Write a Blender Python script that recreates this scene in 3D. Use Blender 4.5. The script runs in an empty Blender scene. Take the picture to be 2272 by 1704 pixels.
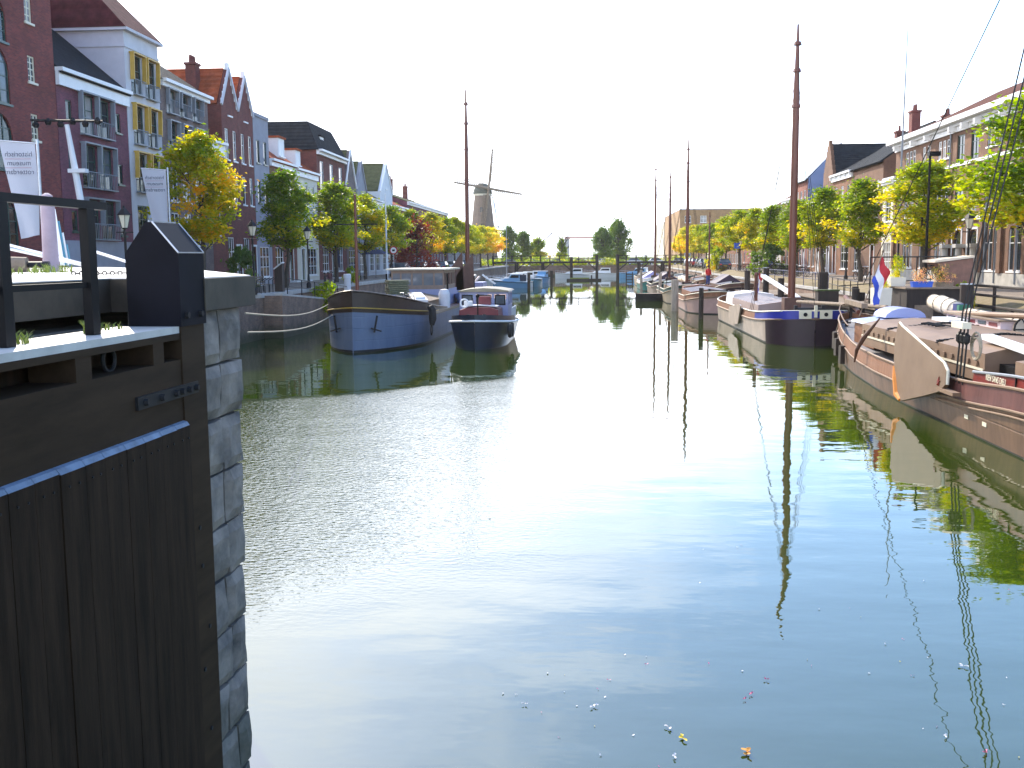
import bpy, math, random
from mathutils import Vector, Matrix, noise
R = math.radians
sc = bpy.context.scene
COL = sc.collection
random.seed(7)

# ------------------------------------------------------------------ camera
cd = bpy.data.cameras.new("camera"); cam = bpy.data.objects.new("camera", cd); COL.objects.link(cam)
cd.sensor_width = 36.0; cd.lens = 36.0 * 2300 / 2272; cd.clip_start = 0.05; cd.clip_end = 6000
PIT, YAW, ROL = R(7.0), math.atan(174 / 2300 * math.cos(R(7.0))), R(0.45)
f = Vector((-math.sin(YAW) * math.cos(PIT), math.cos(YAW) * math.cos(PIT), -math.sin(PIT)))
r0 = Vector((math.cos(YAW), math.sin(YAW), 0)); u0 = r0.cross(f)
rr = r0 * math.cos(ROL) - u0 * math.sin(ROL); uu = rr.cross(f)
m = Matrix((rr, uu, -f)).transposed().to_4x4(); m.translation = Vector((0, 0, 4.5))
cam.matrix_world = m
sc.camera = cam
sc.render.resolution_x, sc.render.resolution_y = 1024, 768

# ------------------------------------------------------------------ sky and sun
SUN_AZ, SUN_EL = R(-27), R(35)          # azimuth from +Y towards +X
w = bpy.data.worlds.new("World"); sc.world = w; w.use_nodes = True
nt = w.node_tree; nt.nodes.clear()
def N(t, typ, **kw):
    n = t.nodes.new(typ)
    for k, v in kw.items(): setattr(n, k, v)
    return n
sky = N(nt, 'ShaderNodeTexSky', sky_type='NISHITA', sun_disc=False, sun_elevation=SUN_EL, sun_rotation=SUN_AZ,
        air_density=1.0, dust_density=0.6, ozone_density=5.0)
tc = N(nt, 'ShaderNodeTexCoord')
mp = N(nt, 'ShaderNodeMapping'); mp.inputs['Scale'].default_value = (1.0, 1.0, 2.6); mp.inputs['Location'].default_value = (0.35, 0.1, 0.0)
nz = N(nt, 'ShaderNodeTexNoise'); nz.inputs['Scale'].default_value = 2.3; nz.inputs['Detail'].default_value = 9; nz.inputs['Roughness'].default_value = 0.62
sx = N(nt, 'ShaderNodeSeparateXYZ')
# thin bright cloud veil, thickest low down and towards the sun side (-X), opening to blue high up and to the right
ad = N(nt, 'ShaderNodeMath', operation='MULTIPLY_ADD'); ad.inputs[1].default_value = -1.3; ad.inputs[2].default_value = 0.42
az = N(nt, 'ShaderNodeMath', operation='MULTIPLY_ADD'); az.inputs[1].default_value = -0.60
sm = N(nt, 'ShaderNodeMath', operation='ADD')
rp = N(nt, 'ShaderNodeMapRange'); rp.inputs['From Min'].default_value = 0.40; rp.inputs['From Max'].default_value = 0.70; rp.clamp = True
mx = N(nt, 'ShaderNodeMix', data_type='RGBA')
bg = N(nt, 'ShaderNodeBackground'); out = N(nt, 'ShaderNodeOutputWorld')
L = nt.links.new
L(tc.outputs['Generated'], mp.inputs['Vector']); L(mp.outputs[0], nz.inputs['Vector']); L(tc.outputs['Generated'], sx.inputs[0])
L(sx.outputs['Z'], ad.inputs[0]); L(sx.outputs['X'], az.inputs[0]); L(ad.outputs[0], az.inputs[2])
L(nz.outputs[0], sm.inputs[0]); L(az.outputs[0], sm.inputs[1]); L(sm.outputs[0], rp.inputs['Value'])
L(rp.outputs[0], mx.inputs['Factor']); L(sky.outputs[0], mx.inputs[6]); mx.inputs[7].default_value = (7.6, 8.0, 8.8, 1)
L(mx.outputs[2], bg.inputs['Color']); bg.inputs['Strength'].default_value = 0.15; L(bg.outputs[0], out.inputs[0])
sd = bpy.data.lights.new("sun", 'SUN'); so = bpy.data.objects.new("sun", sd); COL.objects.link(so)
sd.energy = 2.5; sd.angle = R(0.53); sd.color = (1.0, 0.90, 0.74)
dv = Vector((math.sin(SUN_AZ) * math.cos(SUN_EL), math.cos(SUN_AZ) * math.cos(SUN_EL), math.sin(SUN_EL)))
so.rotation_euler = dv.to_track_quat('Z', 'Y').to_euler()
sc.view_settings.view_transform = 'Standard'; sc.view_settings.look = 'None'; sc.view_settings.gamma = 1
sc.view_settings.exposure = 1.55
cy = sc.cycles
cy.max_bounces = 8; cy.diffuse_bounces = 3; cy.glossy_bounces = 4; cy.transmission_bounces = 4; cy.transparent_max_bounces = 8
cy.sample_clamp_indirect = 8; cy.use_denoising = True; cy.caustics_reflective = False; cy.caustics_refractive = False

# ------------------------------------------------------------------ helpers
class MB:
    def __init__(s): s.v = []; s.f = []; s.m = []; s.cur = 0
    def add(s, vs, fs):
        o = len(s.v); s.v += [tuple(p) for p in vs]
        for q in fs: s.f.append(tuple(i + o for i in q)); s.m.append(s.cur)
        return s
    def box(s, x0, y0, z0, x1, y1, z1):
        if x0 > x1: x0, x1 = x1, x0
        if y0 > y1: y0, y1 = y1, y0
        if z0 > z1: z0, z1 = z1, z0
        return s.add([(x0, y0, z0), (x1, y0, z0), (x1, y1, z0), (x0, y1, z0), (x0, y0, z1), (x1, y0, z1), (x1, y1, z1), (x0, y1, z1)],
              [(0, 3, 2, 1), (4, 5, 6, 7), (0, 1, 5, 4), (1, 2, 6, 5), (2, 3, 7, 6), (3, 0, 4, 7)])
    def obb(s, c, d, mat):
        x, y, z = d[0] / 2, d[1] / 2, d[2] / 2
        vs = [Vector(c) + mat @ Vector(p) for p in ((-x, -y, -z), (x, -y, -z), (x, y, -z), (-x, y, -z), (-x, -y, z), (x, -y, z), (x, y, z), (-x, y, z))]
        return s.add(vs, [(0, 3, 2, 1), (4, 5, 6, 7), (0, 1, 5, 4), (1, 2, 6, 5), (2, 3, 7, 6), (3, 0, 4, 7)])
    def bar(s, a, b, w, h):           # rectangular bar between two points
        a, b = Vector(a), Vector(b); d = b - a
        q = d.to_track_quat('X', 'Z').to_matrix()
        return s.obb((a + b) / 2, (d.length, w, h), q)
    def tube(s, pts, r, n=6, cap=True):
        pts = [Vector(p) for p in pts]
        rs = r if isinstance(r, (list, tuple)) else [r] * len(pts)
        o = len(s.v); ref = None
        for i, p in enumerate(pts):
            d = (pts[min(i + 1, len(pts) - 1)] - pts[max(i - 1, 0)])
            if d.length < 1e-9: d = Vector((0, 0, 1))
            d.normalize()
            if ref is None: ref = Vector((1, 0, 0)) if abs(d.x) < 0.9 else Vector((0, 1, 0))
            a = d.cross(ref); a.normalize(); b = a.cross(d); b.normalize(); ref = b
            for k in range(n):
                t = 2 * math.pi * k / n
                s.v.append(tuple(p + (a * math.cos(t) + b * math.sin(t)) * rs[i]))
        for i in range(len(pts) - 1):
            for k in range(n):
                j = (k + 1) % n
                s.f.append((o + i * n + k, o + i * n + j, o + (i + 1) * n + j, o + (i + 1) * n + k)); s.m.append(s.cur)
        if cap:
            s.f.append(tuple(o + k for k in reversed(range(n)))); s.m.append(s.cur)
            e = o + (len(pts) - 1) * n
            s.f.append(tuple(e + k for k in range(n))); s.m.append(s.cur)
        return s
    def lathe(s, prof, c=(0, 0, 0), n=12, sq=False):
        o = len(s.v)
        for (r, z) in prof:
            for k in range(n):
                t = 2 * math.pi * (k + (0.5 if sq else 0)) / n
                s.v.append((c[0] + r * math.cos(t), c[1] + r * math.sin(t), c[2] + z))
        for i in range(len(prof) - 1):
            for k in range(n):
                j = (k + 1) % n
                s.f.append((o + i * n + k, o + i * n + j, o + (i + 1) * n + j, o + (i + 1) * n + k)); s.m.append(s.cur)
        s.f.append(tuple(o + k for k in reversed(range(n)))); s.m.append(s.cur)
        e = o + (len(prof) - 1) * n
        s.f.append(tuple(e + k for k in range(n))); s.m.append(s.cur)
        return s
    def prism(s, poly, ax, a, b):     # poly of 2-D points, extruded along axis ax from a to b
        def P(p, t): return {'x': (t, p[0], p[1]), 'y': (p[0], t, p[1]), 'z': (p[0], p[1], t)}[ax]
        n = len(poly)
        return s.add([P(p, a) for p in poly] + [P(p, b) for p in poly],
              [tuple(range(n)), tuple(range(2 * n - 1, n - 1, -1))] + [(i, i + n, (i + 1) % n + n, (i + 1) % n) for i in range(n)])
    def slab(s, p, th):               # plate on four or more coplanar points, th along its normal
        p = [Vector(q) for q in p]; nrm = (p[1] - p[0]).cross(p[2] - p[0]).normalized()
        if nrm.z < 0: nrm = -nrm
        n = len(p)
        return s.add(p + [q + nrm * th for q in p],
              [tuple(reversed(range(n))), tuple(range(n, 2 * n))] + [(i, (i + 1) % n, (i + 1) % n + n, i + n) for i in range(n)])
    def grid(s, rows, close=False):   # rows of equal length joined to a surface
        o = len(s.v); n = len(rows[0])
        for r_ in rows: s.v += [tuple(p) for p in r_]
        for i in range(len(rows) - 1):
            for k in range(n if close else n - 1):
                j = (k + 1) % n
                s.f.append((o + i * n + k, o + i * n + j, o + (i + 1) * n + j, o + (i + 1) * n + k)); s.m.append(s.cur)
        return s
    def mesh(s, name, mats, smooth=False, fix=True):
        me = bpy.data.meshes.new(name); me.from_pydata(s.v, [], s.f)
        mats = mats if isinstance(mats, (list, tuple)) else [mats]
        for x in mats: me.materials.append(x)
        if len(mats) > 1: me.polygons.foreach_set('material_index', s.m)
        if fix:
            import bmesh
            bm = bmesh.new(); bm.from_mesh(me); bmesh.ops.recalc_face_normals(bm, faces=bm.faces); bm.to_mesh(me); bm.free()
        if smooth:
            me.polygons.foreach_set('use_smooth', [True] * len(me.polygons))
            try: me.set_sharp_from_angle(angle=R(40))
            except Exception: pass
        me.update()
        return me
    def build(s, name, mats, parent=None, loc=(0, 0, 0), rot=(0, 0, 0), smooth=False, fix=True):
        return link(name, s.mesh(name, mats, smooth, fix), parent, loc, rot)
def link(name, me, parent=None, loc=(0, 0, 0), rot=(0, 0, 0), scale=None):
    o = bpy.data.objects.new(name, me); COL.objects.link(o); o.location = loc; o.rotation_euler = rot
    if scale is not None: o.scale = (scale,) * 3 if isinstance(scale, (int, float)) else scale
    if parent: o.parent = parent
    return o
def tag(o, label, cat, group=None, kind=None):
    if label: o['label'] = label
    if cat: o['category'] = cat
    if group: o['group'] = group
    if kind: o['kind'] = kind
    return o
def thing(name, label, cat, loc=(0, 0, 0), rz=0, group=None):
    o = bpy.data.objects.new(name, None); COL.objects.link(o); o.empty_display_size = 0.2
    o.location = loc; o.rotation_euler = (0, 0, rz)
    return tag(o, label, cat, group)
def struct(name, mb, mat, smooth=False, kind='structure'):
    o = mb.build(name, mat, smooth=smooth); o['kind'] = kind; return o
def dup(src, loc, rz=None, scale=None, label=None, group=None):
    def cp(o, par):
        c = o.copy(); COL.objects.link(c)
        if par is not None: c.parent = par
        for ch in KIDS.get(o.name, None) or [x for x in o.children]: cp(ch, c)
        return c
    c = cp(src, None); c.location = loc
    if rz is not None: c.rotation_euler = (0, 0, rz)
    if scale is not None: c.scale = (scale,) * 3 if isinstance(scale, (int, float)) else scale
    if label: c['label'] = label
    if group: c['group'] = group
    return c
KIDS = {}
def rrand(a, b): return random.uniform(a, b)

# ------------------------------------------------------------------ materials
MATS = {}
def mat(name, col, rough=0.8, var=0.25, scale=3.0, metal=0.0, bump=0.0, bscale=None, spec=None, col2=None, stretch=None, coat=0):
    if name in MATS: return MATS[name]
    ma = bpy.data.materials.new(name); ma.use_nodes = True; t = ma.node_tree; b = t.nodes['Principled BSDF']
    b.inputs['Roughness'].default_value = rough; b.inputs['Metallic'].default_value = metal
    if spec is not None: b.inputs['Specular IOR Level'].default_value = spec
    if coat: b.inputs['Coat Weight'].default_value = coat
    tcn = t.nodes.new('ShaderNodeTexCoord'); mpn = t.nodes.new('ShaderNodeMapping'); t.links.new(tcn.outputs['Object'], mpn.inputs[0])
    if stretch: mpn.inputs['Scale'].default_value = stretch
    n = t.nodes.new('ShaderNodeTexNoise'); n.inputs['Scale'].default_value = scale; n.inputs['Detail'].default_value = 6; n.inputs['Roughness'].default_value = 0.65
    t.links.new(mpn.outputs[0], n.inputs['Vector'])
    rm = t.nodes.new('ShaderNodeMapRange'); rm.inputs['From Min'].default_value = 0.3; rm.inputs['From Max'].default_value = 0.7
    t.links.new(n.outputs[0], rm.inputs['Value'])
    mi = t.nodes.new('ShaderNodeMix'); mi.data_type = 'RGBA'
    c2 = col2 or tuple(min(1, c * (1 + var)) for c in col); c1 = col if col2 else tuple(c * (1 - var) for c in col)
    mi.inputs[6].default_value = (*c1, 1); mi.inputs[7].default_value = (*c2, 1)
    t.links.new(rm.outputs[0], mi.inputs['Factor']); t.links.new(mi.outputs[2], b.inputs['Base Color'])
    if bump:
        n2 = t.nodes.new('ShaderNodeTexNoise'); n2.inputs['Scale'].default_value = bscale or scale * 4; n2.inputs['Detail'].default_value = 5
        t.links.new(mpn.outputs[0], n2.inputs['Vector'])
        bp = t.nodes.new('ShaderNodeBump'); bp.inputs['Strength'].default_value = 0.6; bp.inputs['Distance'].default_value = bump
        t.links.new(n2.outputs[0], bp.inputs['Height']); t.links.new(bp.outputs[0], b.inputs['Normal'])
    MATS[name] = ma; return ma
def brick(name, c1, c2, mortar, scale=1.0, bw=0.22, bh=0.065, horizontal=False, dirt=0.35):
    ma = bpy.data.materials.new(name); ma.use_nodes = True; t = ma.node_tree; b = t.nodes['Principled BSDF']; b.inputs['Roughness'].default_value = 0.88
    tcn = t.nodes.new('ShaderNodeTexCoord'); sp = t.nodes.new('ShaderNodeSeparateXYZ'); t.links.new(tcn.outputs['Object'], sp.inputs[0])
    cb = t.nodes.new('ShaderNodeCombineXYZ')
    if horizontal:
        t.links.new(sp.outputs['X'], cb.inputs['X']); t.links.new(sp.outputs['Y'], cb.inputs['Y'])
    else:
        ad = t.nodes.new('ShaderNodeMath'); t.links.new(sp.outputs['X'], ad.inputs[0]); t.links.new(sp.outputs['Y'], ad.inputs[1])
        t.links.new(ad.outputs[0], cb.inputs['X']); t.links.new(sp.outputs['Z'], cb.inputs['Y'])
    bt = t.nodes.new('ShaderNodeTexBrick'); bt.inputs['Scale'].default_value = 1.0
    bt.inputs['Brick Width'].default_value = bw * scale; bt.inputs['Row Height'].default_value = bh * scale; bt.inputs['Mortar Size'].default_value = 0.009 * scale
    bt.inputs['Color1'].default_value = (*c1, 1); bt.inputs['Color2'].default_value = (*c2, 1); bt.inputs['Mortar'].default_value = (*mortar, 1)
    t.links.new(cb.outputs[0], bt.inputs['Vector'])
    n = t.nodes.new('ShaderNodeTexNoise'); n.inputs['Scale'].default_value = 0.9; n.inputs['Detail'].default_value = 8; n.inputs['Roughness'].default_value = 0.7
    t.links.new(tcn.outputs['Object'], n.inputs['Vector'])
    rm = t.nodes.new('ShaderNodeMapRange'); rm.inputs['From Min'].default_value = 0.3; rm.inputs['From Max'].default_value = 0.7
    rm.inputs['To Min'].default_value = 1 - dirt; rm.inputs['To Max'].default_value = 1 + dirt * 0.6
    t.links.new(n.outputs[0], rm.inputs['Value'])
    mu = t.nodes.new('ShaderNodeVectorMath'); mu.operation = 'SCALE'; t.links.new(bt.outputs['Color'], mu.inputs[0]); t.links.new(rm.outputs[0], mu.inputs['Scale'])
    t.links.new(mu.outputs[0], b.inputs['Base Color'])
    bp = t.nodes.new('ShaderNodeBump'); bp.inputs['Strength'].default_value = 0.4; bp.inputs['Distance'].default_value = 0.006
    t.links.new(bt.outputs['Fac'], bp.inputs['Height']); bp.invert = True; t.links.new(bp.outputs[0], b.inputs['Normal'])
    MATS[name] = ma; return ma
def tiles(name, col, ribs=4.0):
    ma = mat(name, col, 0.75, 0.35, 2.2); t = ma.node_tree; b = t.nodes['Principled BSDF']
    tcn = t.nodes.new('ShaderNodeTexCoord'); bp = t.nodes.new('ShaderNodeBump'); bp.inputs['Strength'].default_value = 0.8; bp.inputs['Distance'].default_value = 0.06
    a = t.nodes.new('ShaderNodeTexWave'); a.wave_type = 'BANDS'; a.bands_direction = 'X'; a.inputs['Scale'].default_value = ribs / 3.0
    c = t.nodes.new('ShaderNodeTexWave'); c.wave_type = 'BANDS'; c.bands_direction = 'Z'; c.wave_profile = 'SAW'; c.inputs['Scale'].default_value = ribs / 4.0
    s_ = t.nodes.new('ShaderNodeMath')
    t.links.new(tcn.outputs['Object'], a.inputs[0]); t.links.new(tcn.outputs['Object'], c.inputs[0])
    t.links.new(a.outputs['Fac'], s_.inputs[0]); t.links.new(c.outputs['Fac'], s_.inputs[1]); t.links.new(s_.outputs[0], bp.inputs['Height']); t.links.new(bp.outputs[0], b.inputs['Normal'])
    return ma
def glass(name, col=(0.02, 0.025, 0.03), rough=0.05):
    ma = mat(name, col, rough, 0.5, 0.7); ma.node_tree.nodes['Principled BSDF'].inputs['Specular IOR Level'].default_value = 0.45; return ma

B_museum = brick('brick_museum', (0.28, 0.055, 0.042), (0.16, 0.032, 0.034), (0.18, 0.07, 0.06))
B_purple = brick('brick_purple', (0.22, 0.055, 0.085), (0.14, 0.035, 0.065), (0.18, 0.09, 0.10))
B_grey = brick('brick_grey', (0.20, 0.14, 0.12), (0.15, 0.10, 0.095), (0.22, 0.18, 0.17))
B_dark = brick('brick_dark', (0.22, 0.045, 0.035), (0.14, 0.03, 0.026), (0.15, 0.08, 0.07))
B_red = brick('brick_red', (0.30, 0.07, 0.04), (0.20, 0.05, 0.03), (0.22, 0.15, 0.12))
B_tan = brick('brick_tan', (0.185, 0.085, 0.048), (0.14, 0.063, 0.036), (0.18, 0.115, 0.078))
B_orange = brick('brick_orange', (0.24, 0.095, 0.045), (0.18, 0.072, 0.035), (0.22, 0.13, 0.08))
B_yellow = brick('brick_yellow', (0.38, 0.20, 0.08), (0.31, 0.165, 0.065), (0.34, 0.24, 0.14))
B_quay = brick('brick_quay', (0.27, 0.15, 0.10), (0.19, 0.11, 0.08), (0.22, 0.18, 0.14), scale=1.1, dirt=0.55)
def tide(ma, z0, z1, col, f_=.85):      # green slime band above the water
    t = ma.node_tree; b = t.nodes['Principled BSDF']; src = b.inputs['Base Color'].links[0].from_socket
    tcn = t.nodes.new('ShaderNodeTexCoord'); sp = t.nodes.new('ShaderNodeSeparateXYZ'); t.links.new(tcn.outputs['Object'], sp.inputs[0])
    n = t.nodes.new('ShaderNodeTexNoise'); n.inputs['Scale'].default_value = 2.5; n.inputs['Detail'].default_value = 5; t.links.new(tcn.outputs['Object'], n.inputs['Vector'])
    a = t.nodes.new('ShaderNodeMath'); a.operation = 'MULTIPLY_ADD'; a.inputs[1].default_value = -(z1 - z0) * 1.5; t.links.new(n.outputs[0], a.inputs[0]); t.links.new(sp.outputs['Z'], a.inputs[2])
    r_ = t.nodes.new('ShaderNodeMapRange'); r_.inputs['From Min'].default_value = z0 - (z1 - z0) * .75; r_.inputs['From Max'].default_value = z1 - (z1 - z0) * .75; r_.inputs['To Min'].default_value = f_; r_.inputs['To Max'].default_value = 0; t.links.new(a.outputs[0], r_.inputs['Value'])
    mi = t.nodes.new('ShaderNodeMix'); mi.data_type = 'RGBA'; mi.inputs[7].default_value = (*col, 1); t.links.new(r_.outputs[0], mi.inputs['Factor']); t.links.new(src, mi.inputs[6]); t.links.new(mi.outputs[2], b.inputs['Base Color'])
tide(B_quay, .25, .8, (.035, .045, .018))
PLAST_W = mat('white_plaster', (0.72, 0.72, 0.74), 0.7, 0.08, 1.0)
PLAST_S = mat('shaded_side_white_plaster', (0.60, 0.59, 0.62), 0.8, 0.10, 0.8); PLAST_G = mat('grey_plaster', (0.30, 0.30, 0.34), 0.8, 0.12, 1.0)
PLAST_B = mat('blue_grey_plaster', (0.20, 0.26, 0.42), 0.8, 0.10, 1.2)
PLAST_C = mat('cream_plaster', (0.70, 0.64, 0.52), 0.75, 0.10, 1.0)
WHITE = mat('white_paint', (0.80, 0.80, 0.80), 0.45, 0.05, 2.0)
CREAM = mat('cream_paint', (0.74, 0.68, 0.52), 0.5, 0.06, 2.0)
GREENP = mat('dark_green_paint', (0.02, 0.06, 0.05), 0.35, 0.3, 2.0)
GREY_P = mat('grey_paint', (0.22, 0.24, 0.27), 0.5, 0.12, 2.0)
OCHRE = mat('ochre_paint', (0.60, 0.36, 0.06), 0.5, 0.12, 2.0)
GLASS = glass('window_glass'); GLASS_L = glass('window_glass_light', (0.10, 0.12, 0.14), 0.08); GLASS_C = glass('curtained_glass', (0.34, 0.32, 0.30), 0.25)
T_RED = tiles('red_pantiles', (0.36, 0.085, 0.035)); T_SLATE = tiles('dark_slate', (0.020, 0.024, 0.030), 6); T_MAROON = tiles('maroon_tiles', (0.085, 0.020, 0.026))
T_MOSS = tiles('mossy_tiles', (0.10, 0.10, 0.045)); T_BROWN = tiles('brown_tiles', (0.10, 0.035, 0.022))
for q in (T_SLATE, T_MAROON, T_RED, T_BROWN, T_MOSS): q.node_tree.nodes['Principled BSDF'].inputs['Specular IOR Level'].default_value = .15; q.node_tree.nodes['Principled BSDF'].inputs['Roughness'].default_value = .9
BLACK = mat('black_paint', (0.007, 0.007, 0.008), 0.5, 0.3, 3.0, spec=.15)
IRON = mat('dark_iron', (0.018, 0.017, 0.018), 0.55, 0.3, 8.0, spec=.25)
STEEL = mat('galvanised_steel', (0.45, 0.47, 0.50), 0.4, 0.15, 6.0, metal=0.7)
WOODD = mat('tarred_wood', (0.028, 0.018, 0.014), 0.75, 0.45, 3.0, bump=0.004, stretch=(1, 1, 0.2))
WOODM = mat('weathered_wood', (0.22, 0.16, 0.11), 0.8, 0.35, 3.0, bump=0.004)
WOODP = mat('varnished_mast', (0.15, 0.045, 0.025), 0.42, 0.3, 2.0, stretch=(3, 3, 0.3))
CANVAS = mat('cream_canvas', (0.72, 0.60, 0.46), 0.85, 0.12, 3.0, bump=0.02, bscale=5)
ROPE = mat('rope', (0.36, 0.30, 0.22), 0.9, 0.2, 20.0)
TYRE = mat('rubber', (0.02, 0.02, 0.02), 0.8, 0.2, 10)
FLOWER_W = mat('white_petal', (0.80, 0.76, 0.74), 0.6, 0.1, 20)
# ------------------------------------------------------------------ water, ground, quays
def water_mat():
    ma = bpy.data.materials.new('canal_water'); ma.use_nodes = True; t = ma.node_tree; b = t.nodes['Principled BSDF']
    b.inputs['Base Color'].default_value = (0.030, 0.050, 0.005, 1); b.inputs['Roughness'].default_value = 0.015; b.inputs['IOR'].default_value = 2.0
    tcn = t.nodes.new('ShaderNodeTexCoord')
    def nois(sc_, st, det):
        mp_ = t.nodes.new('ShaderNodeMapping'); mp_.inputs['Scale'].default_value = st; t.links.new(tcn.outputs['Object'], mp_.inputs[0])
        n = t.nodes.new('ShaderNodeTexNoise'); n.inputs['Scale'].default_value = sc_; n.inputs['Detail'].default_value = det; n.inputs['Roughness'].default_value = 0.5
        t.links.new(mp_.outputs[0], n.inputs['Vector']); return n
    slow = nois(0.55, (0.5, 1.1, 1), 1.5)      # lazy swell
    mid = nois(2.2, (0.7, 1.25, 1), 2)       # hand-wide ripples
    fine = nois(9.0, (0.75, 1.2, 1), 2)      # wind-ruffled patch
    big = nois(0.075, (1, 1.5, 1), 3)       # where the wind touches the water
    # the ruffled patch lies to the left, ten to forty metres out
    sp = t.nodes.new('ShaderNodeSeparateXYZ'); t.links.new(tcn.outputs['Object'], sp.inputs[0])
    def band(src, a, b_, c, d):
        r1 = t.nodes.new('ShaderNodeMapRange'); r1.interpolation_type = 'SMOOTHSTEP'; r1.inputs['From Min'].default_value = a; r1.inputs['From Max'].default_value = b_
        r2 = t.nodes.new('ShaderNodeMapRange'); r2.interpolation_type = 'SMOOTHSTEP'; r2.inputs['From Min'].default_value = c; r2.inputs['From Max'].default_value = d
        r2.inputs['To Min'].default_value = 1; r2.inputs['To Max'].default_value = 0
        t.links.new(src, r1.inputs['Value']); t.links.new(src, r2.inputs['Value'])
        mm = t.nodes.new('ShaderNodeMath'); mm.operation = 'MULTIPLY'; t.links.new(r1.outputs[0], mm.inputs[0]); t.links.new(r2.outputs[0], mm.inputs[1]); return mm.outputs[0]
    # skew y with x so the patch edge runs obliquely, and jitter it with noise
    sk = t.nodes.new('ShaderNodeMath'); sk.operation = 'MULTIPLY_ADD'; sk.inputs[1].default_value = -0.75; t.links.new(sp.outputs['X'], sk.inputs[0]); t.links.new(sp.outputs['Y'], sk.inputs[2])
    jt = t.nodes.new('ShaderNodeMath'); jt.operation = 'MULTIPLY_ADD'; jt.inputs[1].default_value = 7.0; t.links.new(big.outputs[0], jt.inputs[0]); t.links.new(sk.outputs[0], jt.inputs[2])
    by = band(jt.outputs[0], 17, 22, 42.5, 44.5); bx = band(sp.outputs['X'], -40, -30, -5, 1.5)
    pm = t.nodes.new('ShaderNodeMath'); pm.operation = 'MULTIPLY'; t.links.new(by, pm.inputs[0]); t.links.new(bx, pm.inputs[1])
    far = t.nodes.new('ShaderNodeMapRange'); far.inputs['From Min'].default_value = 14; far.inputs['From Max'].default_value = 75; far.inputs['To Min'].default_value = 1.0; far.inputs['To Max'].default_value = 0.18
    t.links.new(sp.outputs['Y'], far.inputs['Value'])
    def mul(a, k):
        mm = t.nodes.new('ShaderNodeMath'); mm.operation = 'MULTIPLY'; t.links.new(a, mm.inputs[0])
        if isinstance(k, float): mm.inputs[1].default_value = k
        else: t.links.new(k, mm.inputs[1])
        return mm.outputs[0]
    def addn(a, b_):
        mm = t.nodes.new('ShaderNodeMath'); t.links.new(a, mm.inputs[0]); t.links.new(b_, mm.inputs[1]); return mm.outputs[0]
    h = addn(mul(mul(slow.outputs[0], 0.022), far.outputs[0]), mul(mul(mid.outputs[0], 0.0030), far.outputs[0]))
    h = addn(h, mul(mul(fine.outputs[0], 0.019), pm.outputs[0]))
    bp = t.nodes.new('ShaderNodeBump'); bp.inputs['Strength'].default_value = 1.0; bp.inputs['Distance'].default_value = 1.0
    t.links.new(h, bp.inputs['Height']); t.links.new(bp.outputs[0], b.inputs['Normal'])
    return ma
WATER = water_mat()
g = MB()
for x0, x1, y0, y1 in ((-120, 120, -60, 420),): g.add([(x0, y0, 0), (x1, y0, 0), (x1, y1, 0), (x0, y1, 0)], [(0, 1, 2, 3)])
struct('canal_water', g, WATER)
COBBLE = brick('cobbled_paving', (0.30, 0.23, 0.17), (0.24, 0.19, 0.15), (0.14, 0.11, 0.09), horizontal=True, bh=0.11, dirt=0.3)
GRASS = mat('verge_grass', (0.15, 0.12, 0.045), 0.95, 0.4, 1.5, col2=(0.24, 0.18, 0.11), bump=0.03, bscale=12)
SOIL = mat('far_ground', (0.10, 0.12, 0.05), 0.95, 0.3, 0.05)
STONE = mat('bluestone_coping', (0.42, 0.40, 0.37), 0.7, 0.2, 2.0)
GL, GR, ZS = -18.4, 17.2, 2.5
g = MB()
g.add([(-900, -200, ZS), (GL - .35, -200, ZS), (GL - .35, 238, ZS), (-900, 238, ZS)], [(0, 1, 2, 3)])
g.add([(19.0, -200, ZS), (900, -200, ZS), (900, 238, ZS), (19.0, 238, ZS)], [(0, 1, 2, 3)])
struct('street', g, COBBLE)
g = MB(); g.add([(-2500, 238, 2.45), (2500, 238, 2.45), (2500, 4000, 2.45), (-2500, 4000, 2.45)], [(0, 1, 2, 3)])
g.add([(-2500, -400, 2.2), (-900, -400, 2.2), (-900, 238, 2.2), (-2500, 238, 2.2)], [(0, 1, 2, 3)])
g.add([(900, -400, 2.2), (2500, -400, 2.2), (2500, 238, 2.2), (900, 238, 2.2)], [(0, 1, 2, 3)])
struct('ground', g, SOIL)
g = MB(); g.add([(17.5, -20, 1.95), (19.0, -20, ZS), (19.0, 238, ZS), (17.5, 238, 1.95)], [(0, 1, 2, 3)]); struct('verge', g, GRASS)
g = MB(); g.box(17.2, -20, -1, 17.5, 238, 1.78); g.cur = 1; g.box(17.12, -20, 1.784, 17.62, 238, 1.98)
tag(g.build('quay_wall', [B_quay, STONE]), 'sunlit brown brick quay wall running behind the barges on the right', 'quay wall')
g = MB(); g.box(GL - .35, 57, -1, GL, 238, 2.3); g.cur = 1; g.box(GL - .5, 57, 2.304, GL + .08, 238, 2.52); g.cur = 0
g.box(GL - 30, 56.6, -1, GL, 57, 2.3); g.box(GL - .35, -10, -1, GL, 56.6, 2.3)
tag(g.build('quay_wall', [B_quay, STONE]), 'shaded dark brick quay wall behind the blue and white barge on the left', 'quay wall')
g = MB(); g.box(-60, 238.0, -1, 60, 238.6, 2.4)
tag(g.build('quay_wall', B_quay), 'low far bank wall closing the canal beyond the timber bridge', 'quay wall')
# low ramp of the landing in front of the left quay
g = MB()
g.prism([(57.6, -1), (57.6, 2.42), (74.5, 1.35), (74.5, -1)], 'x', GL + .004, -17.3)
g.cur = 1; g.bar((-17.5, 57.6, 2.48), (-17.5, 74.5, 1.41), 0.45, 0.12)
tag(g.build('landing_ramp', [B_quay, STONE]), 'brick landing ramp sloping down to the bow of the blue and white barge', 'ramp')

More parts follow.
